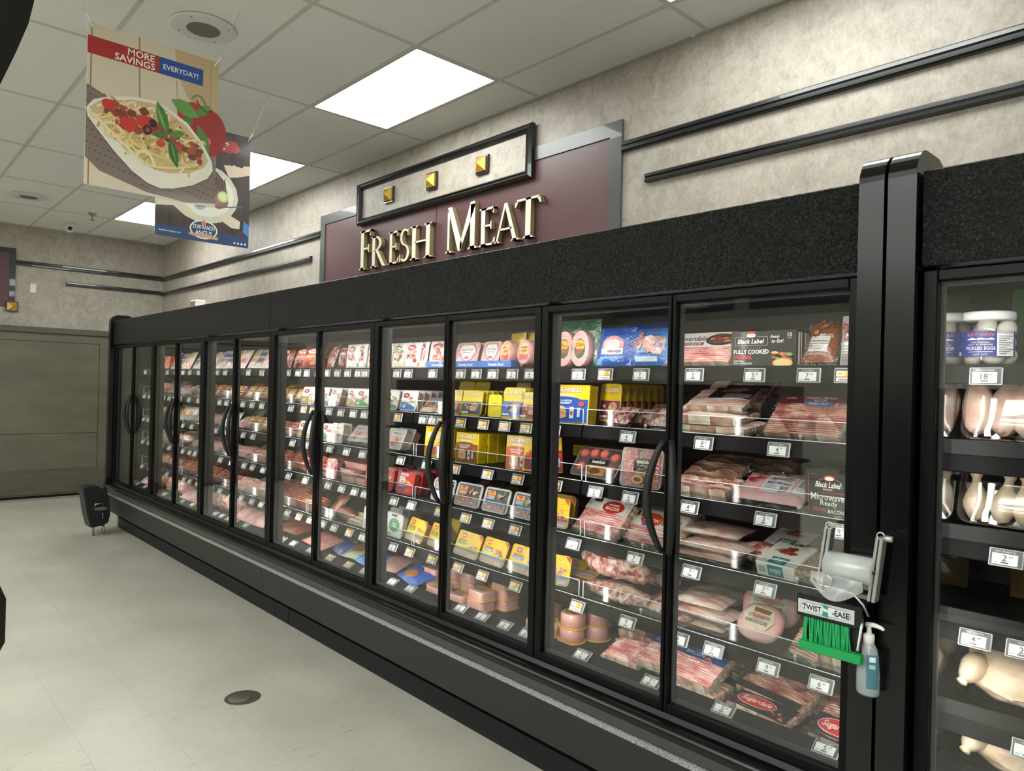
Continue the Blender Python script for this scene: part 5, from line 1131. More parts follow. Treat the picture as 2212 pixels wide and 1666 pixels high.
# fourth shelf
for k, (u0, u1, rws, sub) in enumerate(((812, 846, 3, '#2d4fa0'), (852, 892, 5, '#2d4fa0'))):
    P('red_meat_tub', lambda w: tray(w, .125, .04, '#c3262c', '#b5605a', A_redtub(60+k, sub), r=.02), 'red tub of sliced sandwich meat', 3, u0, u1, tilt=10, rows=rws, dy=.05, yaw=(4, -2)[k])
for k in range(3): P('red_meat_tub', lambda w: tray(w, .125, .04, '#b02028', '#8e3a3a', A_redtub(64, '#2d4fa0'), r=.02), 'red meat tub standing further back', 3, 868+22*k, 902+22*k, tilt=8, y=Y0+.24)
for k, (u0, u1, sub, yw) in enumerate(((930, 974, '#3f7fd0', 4), (978, 1034, '#d0743a', 0), (1038, 1094, '#3f7fd0', 0), (1097, 1158, '#4f9a4a', -4))):
    P('black_label_tray', lambda w: tray(w, .12, .045, '#b9bcbc', '#b08a84', A_blackdeli(sub, 70+k), r=.018, bodymat='ham_pink'), 'clear deli meat tray with black and orange label', 3, u0, u1, tilt=18, yaw=yw)
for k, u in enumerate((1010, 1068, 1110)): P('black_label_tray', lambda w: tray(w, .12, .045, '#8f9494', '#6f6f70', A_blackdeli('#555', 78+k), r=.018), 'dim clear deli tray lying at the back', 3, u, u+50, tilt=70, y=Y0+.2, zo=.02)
# fifth shelf
wt = [('r', .06, .04, .94, .96, '#dfe2de'), ('r', .3, .84, .62, .94, '#3a3a3c'), ('e', .52, .5, .32, .28, '#3f9a52'), ('t', 'Natural', .52, .56, .08, .4, .01, '#fff'), ('t', 'TURKEY', .52, .46, .07, .4, .01, '#fff'), ('r', .1, .06, .4, .16, '#9aa09a')]
for k, (u0, u1, y) in enumerate(((800, 826, Y0+.03), (828, 868, Y0), (836, 866, Y0+.1), (852, 882, Y0+.15), (868, 896, Y0+.2))):
    P('white_turkey_tub', lambda w: tray(w, .135, .04, '#cfd3d3', '#bfc4c6', wt if k == 1 else [('r', .06, .04, .94, .96, '#d3d6d6'), ('e', .5, .4, .28, .24, '#5a5a8a')], r=.02), 'white sided tub of natural turkey' if k == 1 else 'white sided tub with purple disc', 4, u0, u1, tilt=8, y=y, yaw=-4)
for k, (u0, u1, sub, yw, zo, y) in enumerate(((866, 915, '#4a9a44', -10, 0, Y0), (913, 966, '#4a9a44', -10, 0, Y0), (940, 985, '#4a9a44', -6, .03, Y0+.1), (973, 1032, '#4a9a44', -6, 0, Y0), (1030, 1088, '#5b9bd8', -5, 0, Y0), (1088, 1164, '#5b9bd8', -5, 0, Y0))):
    P('deli_tub', lambda w: tray(w, .125, .04, '#edc918', '#c99a8e', A_deli(sub, 90+k)), 'yellow deli meat tub with green band' if sub == '#4a9a44' else 'yellow deli meat tub with blue band', 4, u0, u1, tilt=22, yaw=yw, zo=zo, y=y)
# bottom deck
sq = cached('sqtub', lambda: tub(0, .048, square=True, w=.115, d=.1, top=[('r', .1, .25, .9, .9, '#e0a82a'), ('r', .15, .3, .75, .48, '#4a6ab8'), ('r', .3, .6, .8, .7, '#b5502a')]))
for u, y, n_, z0 in ((942, 2.33, 2, 0), (996, 2.235, 1, 0), (1040, 2.25, 2, 0), (985, 2.41, 2, 0), (1022, 2.43, 2, 0), (1090, 2.36, 3, 0), (1050, 2.54, 3, 0), (950, 2.225, 1, 0)):
    x = x_at(u, y+.05, DECK+.05)
    for k in range(n_): put('ham_tub', sq, 'square pink tub of ham with yellow rim', 5, x, y, 0, R.uniform(-6, 6), k*.0495)
P('ham_tub', lambda w: tub(.07, .05, top=[('e', .5, .5, .46, .46, '#dd9c94'), ('p', [(.2, .2), (.6, .2), (.85, .75), (.45, .8)], '#e0a82a'), ('p', [(.12, .3), (.4, .25), (.5, .6), (.2, .7)], '#d23a30')]), 'flat round pink tub with red and yellow label', 5, 1118, 1172, tilt=0, y=2.24)
P('ham_tub', lambda w: tub(.06, .045, top=[('e', .5, .5, .46, .46, '#dd9c94'), ('r', .25, .4, .75, .6, '#7a9a3a')]), 'flat round pink tub with green label', 5, 905, 946, tilt=0, y=2.25)
for k, (u0, u1, y, yw, c) in enumerate(((812, 848, 2.27, 10, '#c99a94'), (838, 905, 2.24, -16, '#2f5fb5'), (850, 905, 2.4, 20, '#3a6a9a'), (880, 930, 2.45, -10, '#2f5590'))):
    P('sausage_bag', lambda w: pillow(w, .17, .05, c, [('r', .1, .62, .9, .95, '#1f4a9a'), ('t', 'SAUSAGE', .5, .78, .12, .6, .02, '#e8eef8'), ('e', .5, .3, .25, .18, '#b5763a')] if k else None, seed=120+k, wav=.15), 'blue bag of sausages' if k else 'clear bag of pink links', 5, u0, u1, tilt=74, y=y, yaw=yw, zo=.0)
# ================================================================= PRODUCTS: DOORS 7 AND 8
for k, (u0, u1, yw) in enumerate(((590, 622, 0), (632, 662, 12), (655, 684, 20))):
    P('red_sausage_bag', lambda w: pillow(w, .15, .05, '#7a2a20', A_redbag(k), seed=130+k, wav=.12), 'red printed bag of smoked sausage', 0, u0, u1, tilt=18, yaw=yw, rows=2, dy=.06)
P('red_sausage_bag', lambda w: pillow(w, .17, .04, '#7a2a20', [('p', [(.1, .1), (.5, .05), (.95, .85), (.7, .95)], '#b5222a'), ('p', [(.2, .25), (.45, .2), (.75, .6), (.55, .65)], '#e0962c'), ('e', .7, .75, .12, .08, '#e8ded0')], seed=134), 'slanted red and orange sausage bag', 0, 690, 722, tilt=20, yaw=-16)
P('red_sausage_bag', lambda w: pillow(w, .14, .04, '#7a2418', [('r', .2, .6, .8, .9, '#d8c8c4')]+food(.5, .3, .26, ['#8e2f1c', '#b5502f', '#5c1c12'], 9, 4), seed=135), 'dark bag of red snack sausages', 0, 724, 744, tilt=10)
for k, (u0, u1, bg, band) in enumerate(((744, 772, '#dcdcd2', '#2e7a48'), (770, 788, '#dcdcd8', '#2d6fc0'), (790, 806, '#d8d2c2', '#d8963a'))):
    P('lunch_meat_pouch', lambda w: pillow(w, .15, .02, bg, A_pouch('#9a2029', bg, band, 30+k), seed=140+k, m=.03), 'white peg pouch of sliced lunch meat', 0, u0, u1, tilt=6, key=('lm7', k), rows=2, dy=.03)
for k, (u0, u1, c) in enumerate(((592, 616, '#d8b02a'), (612, 632, '#c99a2a'), (632, 650, '#e0b82a'))):
    P('frank_pack', lambda w: links(w, .1, .045, 5, 'sausage', A_frank(c, k, 'FRANKS'), 1, k), 'pack of frankfurters with yellow label', 1, u0, u1, tilt=34, rows=2, dy=.09, yaw=6)
P('frank_pack', lambda w: links(w, .12, .045, 5, 'sausage', None, 1, 9), 'brown sausage links lying above the others', 1, 614, 664, tilt=70, y=Y0+.2, zo=.06)
for k, (u0, u1, b) in enumerate(((648, 678, '#c8962a'), (686, 706, '#8a8a90'), (709, 732, '#d8822e'), (746, 768, '#d8a02e'), (764, 796, '#4a9a4a'))):
    P('lunch_meat_tub', lambda w: tray(w, .115, .04, '#d9d2d4', '#cfb0ae', A_buddig(b, 150+k), r=.016, bodymat='ham_pink'), 'clear lunch meat tub with %s label' % ('yellow', 'grey', 'orange', 'amber', 'leaf green')[k], 1, u0, u1, tilt=14, rows=4, dy=.06, key=('bud7', k))
for k, (u0, u1, m_) in enumerate(((590, 622, 'sausage'), (612, 640, 'sausage_pink'))):
    P('frank_pack', lambda w: links(w, .11, .045, 4, m_, None, 2, 20+k), 'clear wrapped cocktail sausages', 2, u0, u1, tilt=46, rows=2, dy=.1)
for k, (u0, u1, b) in enumerate(((640, 668, '#d8a02e'), (690, 712, '#5aa03a'))):
    P('lunch_meat_tub', lambda w: tray(w, .115, .04, '#d9d2d4', '#cfb0ae', A_buddig(b, 160+k), r=.016), 'clear lunch meat tub with %s label' % ('golden', 'bright green')[k], 2, u0, u1, tilt=16, rows=2, dy=.06, key=('bud73', k))
for k, (u0, u1) in enumerate(((713, 738), (748, 776), (772, 800))):
    P('turkey_clamshell', lambda w: tray(w, .125, .05, '#cfd2d2', '#d8b9a4', clam, r=.012, bodymat='poultry'), ('clear clamshell of turkey standing upright', 'clear clamshell of turkey leaning back', 'clear clamshell of turkey at the frame')[k], 2, u0, u1, tilt=(8, 40, 46)[k], rows=2 if k == 0 else 1, dy=.06)
for k, (u0, u1) in enumerate(((590, 612), (612, 632), (634, 664), (664, 684))):
    P('frank_pack', lambda w: links(w, .13, .045, 7, 'sausage', A_frank('#b5222a', k, 'WIENERS') if k == 2 else None, 1, 30+k), 'pack of red brown smoked links', 3, u0, u1, tilt=40, rows=2, dy=.1, yaw=-10)
P('red_meat_tub', lambda w: tray(w, .13, .04, '#c3262c', '#c99a94', A_redtub(170, '#7aa83a'), r=.03), 'red tub of sandwich meat with green band', 3, 702, 726, tilt=6)
for k, (u0, u1, zo, y, ti) in enumerate(((728, 760, .04, Y0, 88), (730, 762, 0, Y0, 88), (762, 794, .0, Y0, 88), (735, 790, .085, Y0+.02, 80), (784, 812, 0, Y0, 14), (700, 740, .07, Y0+.16, 80))):
    P('red_meat_tub', lambda w: tray(w, .125, .045, '#c3262c', '#d8b0a4', A_redtub(171+k), r=.03), 'red rimmed meat tub lying in the heap', 3, u0, u1, tilt=ti, zo=zo, y=y)
P('frank_pack', lambda w: links(w, .11, .045, 4, 'sausage', None, 1, 50), 'brown frankfurters beside the red tubs', 3, 684, 704, tilt=30)
for k, (u0, u1, zo, y) in enumerate(((590, 640, 0, Y0), (632, 680, 0, Y0), (602, 660, .05, Y0+.1), (630, 690, .09, Y0+.14), (600, 650, .06, Y0+.24))):
    P('frank_pack', lambda w: links(w, .13, .05, 6, 'sausage', A_frank('#d8a83a', k, 'DINNER') if k == 1 else None, 2, 60+k), 'pack of browned dinner sausages', 4, u0, u1, tilt=66, zo=zo, y=y, yaw=-6)
P('rope_sausage', lambda w: pillow(w, .2, .05, '#8a3a26', [('p', [(.15, .15), (.55, .1), (.8, .75), (.5, .85)], '#c22a26'), ('r', .35, .35, .6, .55, '#2a1a18')], seed=180, wav=.12, bodymat='sausage', clearm=.02), 'rope sausage in clear wrap with red label, slanted', 4, 690, 722, tilt=40, yaw=-24)
P('rope_sausage', lambda w: lump(w, .08, .08, 'ham_brown', [('r', .2, .55, .6, .85, '#a8201c')], seed=181, rough=.06, cat='sausage'), 'golden smoked rope sausage with red label', 4, 712, 758, tilt=10, yaw=-8)
P('frank_pack', lambda w: links(w, .1, .04, 4, 'bacon_edge', None, 1, 70), 'pale wrapped sausages by the white tub', 4, 744, 780, tilt=70)
P('white_turkey_tub', lambda w: tray(w, .135, .04, '#cfd3d3', '#bfc4c6', [('r', .06, .04, .94, .96, '#dfe2de'), ('e', .8, .5, .25, .22, '#d8722e')], r=.02), 'white sided tub with orange disc at the frame', 4, 782, 814, tilt=6)
for k, (u0, u1, c, m_, yw, y) in enumerate(((590, 640, '#b5622e', 'sausage', 0, 2.3), (625, 672, '#a8682e', 'sausage', -12, 2.42), (640, 700, '#d89a8a', 'sausage_pink', -8, 2.235), (700, 742, '#2a4a94', None, -14, 2.27), (718, 772, '#8a8f70', None, -14, 2.36), (735, 780, '#9aa080', None, 8, 2.26), (752, 806, '#3a7fd0', None, -10, 2.235), (600, 650, '#7a4a30', 'sausage', 4, 2.5))):
    P('sausage_bag', lambda w: pillow(w, .17, .055, c, [('r', .1, .6, .9, .95, '#22418c'), ('t', 'BALL PARK', .5, .78, .12, .66, .02, '#e8eef8')] if k == 3 else [('e', .45, .5, .28, .26, '#8a4a22'), ('r', .7, .7, .94, .94, '#d8c02a'), ('t', 'BUN', .82, .82, .1, .2, .01, '#333')] if k in (4, 5) else None, seed=190+k, wav=.15, bodymat=m_), ('clear bag of brown links', 'clear bag of brown links', 'long pack of pink franks', 'navy printed bag of franks', 'olive printed sausage bag', 'olive printed sausage bag', 'bright blue bag of sausages', 'clear bag of brown links')[k], 5, u0, u1, tilt=74, y=y, yaw=yw)
# ================================================================= PRODUCTS: FAR DOORS 1 TO 6
FAR = {0: [('red', 5), ('pouchw', 3), ('carton', 1)], 1: [('yellow', 4), ('pinkp', 3), ('franks', 3)], 2: [('pinkp', 3), ('lumps', 2), ('yellow', 2), ('pale', 2)], 3: [('bacon', 4), ('lumps', 2), ('pinkp', 2)], 4: [('franks', 4), ('ham', 2), ('bacon', 2)], 5: [('hamb', 3), ('pinkp', 2), ('lumps', 2)]}
def far_pkg(k, v):
    if k == 'red': return 'red_sausage_bag', 'small red printed sausage bag', cached(('fred', v), lambda: pillow(.16, .15, .05, '#7a2a20', A_redbag(v), seed=v, wav=.12, nu=8, nv=8)), 22
    if k == 'pouchw': return 'lunch_meat_pouch', 'small pale peg pouch of sliced meat', cached(('fpw', v), lambda: pillow(.14, .17, .025, '#cfc3bd', [('r', .1, .1, .9, .5, ('#b56a5c', '#7a5a3a', '#c98a7a')[v % 3]), ('r', .1, .6, .9, .8, ('#d8d2c8', '#5a62a8', '#d8b02a')[v % 3])], seed=v, nu=8, nv=8)), 26
    if k == 'carton': return 'snack_carton', 'red and orange display carton', cached(('fct', v), lambda: carton(.24, .12, .1, '#a82a22', [('p', [(0, 0), (.4, 0), (1, .8), (1, 1), (.8, 1)], '#d87a4a'), ('p', [(0, .5), (.3, 1), (0, 1)], '#e0a83a'), ('p', [(.5, 0), (.8, 0), (1, .3), (1, .5)], '#e0a08a')])), 0
    if k == 'yellow': return 'frank_pack', 'small pack of franks with yellow label', cached(('fye', v), lambda: links(.15, .11, .045, 5, 'sausage_pink', A_frank('#d8b42a', v), 1, v)), 36
    if k == 'franks': return 'frank_pack', 'small pack of brown links', cached(('ffr', v), lambda: links(.15, .13, .05, 6, 'sausage', None, 2, v)), 52
    if k == 'pinkp': return 'ham_pack', 'small pack of pink sliced ham', cached(('fpk', v), lambda: pillow(.17, .14, .045, '#ccc', A_whitelabel(.25, .7, .4, .8) if v % 2 else None, seed=v, wav=.15, bodymat='ham_pink', cat='ham pack', nu=8, nv=8, clearm=.015)), 58
    if k == 'pale': return 'white_label_pack', 'small cream labelled meat pack', cached(('fpl', v), lambda: pillow(.18, .14, .04, '#d8d4c4', [('r', .3, .3, .7, .6, '#d88a4a')], seed=v, nu=8, nv=8)), 30
    if k == 'lumps': return 'wrapped_meat', 'small wrapped meat piece', cached(('flu', v), lambda: lump(.16, .09, .12, 'pork_lump', seed=v, rough=.16)), 10
    if k == 'bacon': return 'bacon_pack', 'small pack of striped bacon', cached(('fba', v), lambda: bacon(.2, .14, .03, ('bacon', 'bacon_pink', 'slab')[v % 3], 8, None, .014, v)), 62
    if k == 'ham': return 'smoked_ham', 'small brown smoked ham', cached(('fhm', v), lambda: lump(.17, .12, .14, 'ham_brown', [('r', .3, .3, .7, .7, '#e0dcd0')] if v % 2 else None, seed=v, rough=.06, cat='ham')), 8
    return 'wrapped_ham', 'large wrapped ham', cached(('fhb', v), lambda: lump(.26, .17, .16, ('ham_pink', 'ham_brown', 'pork_lump')[v % 3], [('p', [(.3, .2), (.7, .25), (.65, .6), (.35, .55)], '#e6ded8')], seed=v, rough=.08, cat='ham')), 8
for pair in range(3):
    for s in range(6):
        kinds = [k for k, n_ in FAR[s] for _ in range(n_)]; x = CX0+pair*PW+.1+(.02 if pair == 0 and s else .0)+(.2 if pair == 0 and not s else 0); xe = min(CX0+(pair+1)*PW+.06, -5.09)
        q = random.Random(100*pair+s); cur = q.choice(kinds); run = q.randint(2, 4)
        if s == 0: cur = ('carton', 'pouchw', 'pouchw')[pair]; run = (2, 6, 5)[pair]
        while x < xe-.05:
            nm, ds, pk, ti = far_pkg(cur, q.randint(0, 2)); bb = [v.co for v in pk.body.vertices]; w_ = max(v.x for v in bb)-min(v.x for v in bb)
            put(nm, pk, ds, s, x+w_/2, None, ti+q.uniform(-5, 5), q.uniform(-8, 8), 0, 0)
            if cur not in ('carton', 'pouchw', 'hamb') and q.random() < .55: put(nm, pk, ds, s, x+w_/2+q.uniform(-.02, .02), (SF+.2 if s < 5 else 2.42), ti+10, q.uniform(-15, 15), .03 if cur not in ('ham', 'lumps') else 0, 1)
            x += w_*(.95 if s else .9)+q.uniform(.0, .01); run -= 1
            if run <= 0:
                cur = q.choice(kinds); run = q.randint(2, 4)
                if s == 0 and pair == 0: cur = 'pouchw'
# gold foil hams in the bottom of the second pair
plain('gold_foil', '#9a7a2a', .25, .9)
for k, u in enumerate((352, 362, 392)):
    pk = cached(('gf', k), lambda: lump(.24, .16, .16, 'gold_foil', [('r', .2, .3, .6, .7, '#d8d6c4')] if k == 0 else None, seed=300+k, rough=.14, cat='ham'))
    put('foil_ham', pk, 'gold foil wrapped ham', 5, x_at(u, 2.3, DECK+.08), 2.23+.06*k, 8, 0, 0)
NT('liner_gloss').set(color='#0c0d0e', rough=.06, coat=1.0, coatr=.03, spec=1.0)
printmat('poster_print', .45, .15, 0, 0)
pane('bottle_body', '#dfe9ec', 1.6, .05, .06)
# ================================================================= PRICE TAGS
TW, TH = .078, .047
_tm = {}
def tag_mesh(price, cents, yellow, title=''):
    k = (price, cents, yellow, title)
    if k in _tm: return _tm[k]
    mb = MB(); mb.box(-TW/2, TW/2, 0, .006, 0, TH, 0, hx('#b9bcbb'), bev=.002)
    sh = [('r', .04, .05, .96, .95, '#33363a'), ('r', .1, .1, .84, .72, '#cfd3cf')]
    if yellow: sh += [('r', .1, .42, .84, .8, '#e3a92c'), ('r', .1, .42, .42, .8, '#d9cfae'), ('r', .1, .36, .84, .43, '#9c4a2c'), ('t', price, .62, .6, .3, .25, .01, '#2a2620'), ('r', .16, .56, .34, .66, '#b8862a'), ('r', .2, .16, .7, .26, '#7d7a74')]
    else:
        sh += [('t', title or 'SLICED MEAT', .48, .83, .1, .6, .005, '#b9bcbb'), ('t', price, .46, .48, .34, .3, .01, '#26282a')]
        if cents: sh += [('t', cents, .64, .57, .15, .16, .004, '#26282a')]
        sh += [('r', .36, .17, .58, .26, '#4a4c4e'), ('r', .14, .2, .28, .24, '#8a8d8e')]
    art(mb, sh, lambda x, z, d: (x-TW/2, -d, z), TW, TH, eps=.00025)
    _tm[k] = mb.mesh('price_tag', ['print']); return _tm[k]
TAGS = []
def ptag(s, u, price='5', cents='49', yellow=False, title='', x=None, sc=1.0):
    if s < 5:
        y = SF-.0215; z = SHELF[s]-.005; th = math.radians((6, 12, 18, 22, 26)[s])
        xx = x if x is not None else x_at(u, y, z-.02)
        o = link('price_tag', tag_mesh(price, cents, yellow, title), None, (xx, y-TH*math.sin(th)*.5, z-TH*math.cos(th)))
        o.rotation_euler = (-th, 0, 0); o.location.y = y-.001-TH*math.sin(th)
    else:
        y = 2.143; z = .4645; th = math.radians(56); xx = x if x is not None else x_at(u, y+.02, z+.012)
        o = link('price_tag', tag_mesh(price, cents, yellow, title), None, (xx, y, z)); o.rotation_euler = (-th, 0, 0)
    o.scale = (sc, 1, sc); TAGS.append((o, s, xx, price, cents, yellow)); return o
W5 = [(1250, '6', '', 0), (1308, '3', '', 1), (1385, '7', '', 0), (1500, '5', '45', 0), (1630, '5', '45', 0), (1747, '7', '49', 0), (1830, '2', '', 1), (1196, '6', '', 0),
      (834, '2', '', 0), (858, '2', '', 0), (882, '2', '', 0), (935, '5', '', 0), (995, '5', '', 0), (1029, '3', '', 0), (1065, '3', '', 0), (1107, '3', '', 0), (1146, '4', '', 0)]
ROWS = {0: W5+[(u, '5', '', 0) for u in (608, 622, 644, 663, 687, 707, 729, 751, 774, 790)],
        1: [(1197, '3', '', 1), (1357, '4', '', 0), (1521, '8', '45', 0), (1683, '4', '99', 0), (834, '2', '', 1), (861, '2', '', 1), (915, '1', '', 0), (936, '4', '', 0), (955, '2', '', 1), (996, '2', '', 1), (1045, '2', '', 1), (1091, '2', '', 1), (1137, '2', '', 1)]+[(u, '4', '', y) for u, y in ((608, 0), (629, 0), (657, 1), (676, 1), (712, 0), (737, 0), (764, 0), (788, 0))],
        2: [(1201, '3', '', 1), (1288, '2', '', 0), (1363, '6', '', 0), (1491, '4', '99', 0), (1655, '3', '99', 0), (1817, '9', '45', 0), (832, '5', '', 0), (867, '5', '', 0), (923, '3', '', 0), (985, '3', '', 1), (1055, '3', '', 1), (1120, '3', '', 1)]+[(u, '5', '', 0) for u in (610, 633, 662, 714, 750, 785)],
        3: [(1241, '2', '', 0), (1374, '7', '', 0), (1496, '7', '14', 0), (1655, '7', '85', 0), (853, '5', '', 0), (891, '5', '', 0), (952, '5', '', 1), (1008, '5', '', 1), (1057, '5', '', 1), (1115, '6', '', 1)]+[(u, '6', '', 0) for u in (625, 662, 711, 740, 768, 790)],
        4: [(1250, '10', '', 1), (1358, '9', '', 0), (1470, '9', '', 0), (1544, '7', '', 0), (1662, '9', '15', 0), (1776, '6', '49', 0), (852, '5', '', 0), (888, '3', '', 1), (936, '3', '', 1), (992, '5', '', 1), (1045, '5', '', 1), (1116, '5', '', 1)]+[(u, '5', '', y) for u, y in ((623, 0), (648, 1), (672, 0), (700, 0), (724, 0), (757, 1), (786, 0))],
        5: [(1258, '7', '79', 0), (1407, '7', '79', 0), (1563, '5', '09', 0), (1785, '5', '09', 0), (848, '7', '', 0), (887, '7', '', 0), (996, '5', '', 0), (1042, '5', '', 0), (1091, '5', '', 0), (1138, '5', '', 0)]+[(u, '5', '', y) for u, y in ((610, 0), (634, 0), (671, 0), (713, 1), (753, 1), (788, 1))]}
for s, L in ROWS.items():
    for u, p_, c_, ye in L: ptag(s, u, p_, c_, bool(ye))
q = random.Random(5)
for s in range(6):      # far doors
    x = CX0+.15
    while x < -5.05:
        ptag(s, 0, str(q.randint(2, 9)), '', q.random() < .08, x=x); x += q.uniform(.13, .25)
def tag_labels():
    by = {}
    for t in TAGS:
        o, s, x, p_, c_, ye = t; yy = 2.25 if s < 5 else 2.13; d = int((x*2.02/yy-CX0)//DW); by.setdefault((s, d), []).append(t)
    for (s, d), L in by.items():
        L.sort(key=lambda t: t[2])
        where = 'right-hand case' if d >= 12 else 'second door from right' if d == 10 else 'rightmost door' if d == 11 else ORD[d]+' door from left'
        for k, (o, s_, x, p_, c_, ye) in enumerate(L):
            tag(o, '%s price tag on %s shelf rail, %s%s' % ('yellow and white' if ye else 'grey framed white', SHN[s], (ORD[k]+' from left, ') if len(L) > 1 else '', where), 'price tag', 'shelf price tags')
# ================================================================= RIGHT HAND CASE CONTENT
kid(MB().box(RC0+.001, RC0+.004, 2.055, 2.93, .42, 1.86), 'end_liner', 'liner_gloss', caseC)
def jar(x, y, z, label):
    t = empty('pickled_egg_jar', (x, y, z)); r, h = .076, .155
    MB().lathe([(0, .001), (r*.93, .001), (r, .012), (r, h*.68), (r*.93, h*.76), (r*.83, h*.8), (r*.83, h*.86)], n=40).build('glass', 'jar_glass', t)
    MB().lathe([(0, h*.85), (r*.88, h*.85), (r*.88, h*.975), (r*.84, h), (0, h)], n=40).build('lid', 'jar_lid', t)
    em = MB().ball((0, 0, 0), .024, .024, .03, 14, 10).mesh('egg', ['egg']); q = random.Random(4)
    spots = [(.046*math.cos(a), .046*math.sin(a), zz) for zz, a0 in ((.028, 0), (.07, .5), (.105, 0)) for a in [a0+k*1.047 for k in range(6 if zz < .1 else 3)]]+[(0, -.01, .118)]
    for px_, py_, pz_ in spots: 
        o = link('egg', em, t, (px_, py_, pz_)); o.rotation_euler = (q.uniform(-.5, .5)+1.3*(pz_ < .04), q.uniform(-.5, .5), q.uniform(0, 3))
    mb = MB(); R2 = r+.0006; a0, a1 = -150, -20
    sh = [('r', 0, 0, 1, 1, '#1f3585'), ('t', 'BAY VIEW', .47, .86, .13, .38, .015, '#d8604a'), ('r', .28, .66, .66, .7, '#dfe6f2'), ('p', [(.28, .66), (.34, .74), (.4, .68), (.47, .75), (.55, .68), (.62, .74), (.66, .66)], '#eef2f8'), ('t', 'THE ORIGINAL', .47, .56, .06, .26, .006, '#d9d2a8'), ('t', "SALT 'N VINEGAR", .47, .47, .06, .34, .006, '#e6e2c8'), ('t', 'PICKLED EGGS', .47, .33, .13, .4, .012, '#f4f4f0'), ('r', .3, .18, .64, .2, '#c9d2e6'), ('t', 'NET WT', .47, .08, .06, .2, .005, '#e6e2c8'), ('r', .69, .03, .94, .98, '#e4e6e6'), ('t', 'Nutrition Facts', .81, .93, .06, .22, .006, '#222')]
    for k in range(9): sh += [('r', .71, .78-k*.085, .92-.05*(k % 3), .81-k*.085, '#6a6c70')]
    sh += [('r', .02, .04, .2, .2, '#e4e6e6')]+bars(.03, .06, .19, .18, '#333', 8)+lines(.03, .28, .22, .72, 8, '#6a7ab5')
    H = h*.46
    def fr_(x_, z_, d): a = math.radians(a0+(a1-a0)*x_); return ((R2+d)*math.cos(a), (R2+d)*math.sin(a), h*.17+z_*H)
    sh2 = []
    for s_ in sh:      # keep rectangles finely divided so they follow the glass
        if s_[0] == 'r' and s_[3]-s_[1] > .2:
            n_ = 12 if s_[3]-s_[1] > .9 else 4
            sh2.append(('R', s_, n_))
        else: sh2.append(s_)
    L = 0
    for s_ in sh2:
        d = .0003*L
        if s_[0] == 'R':
            x0, y0, x1, y1 = s_[1][1:5]; n_ = s_[2]; vs = [fr_(x0+(x1-x0)*i/n_, yy, d) for yy in (y0, y1) for i in range(n_+1)]
            mb.add(vs, [[i, i+1, n_+2+i, n_+1+i] for i in range(n_)], 0, hx(s_[1][-1]))
        else: art(mb, [s_], lambda a, b, dd: fr_(a, b, dd+d), 1, 1)
        L += 1
    mb.build('label', 'print', t); tag(t, label, 'jar', 'jars of pickled eggs'); return t
xj = x_at(2132, 2.385, SHELF[0]); jar(xj, 2.385, SHELF[0]+.001, 'white-lidded jar of pickled eggs with blue label in right case')
jar(xj+.2, 2.4, SHELF[0]+.001, 'second jar of pickled eggs just past the right picture edge')
pk = pillow(.3, .14, .08, '#1f7a3a', [('t', 'OLD', .4, .6, .2, .3, .02, '#6a5a2a')], seed=400, wav=.2, cat='bag'); o = put('green_bag', pk, 'crumpled green bag above the pickled egg jar', 0, -.42, 2.55, 10, 0, .1); ITEMS.pop()
tag(o, 'crumpled green plastic bag behind the pickled egg jar', 'bag')
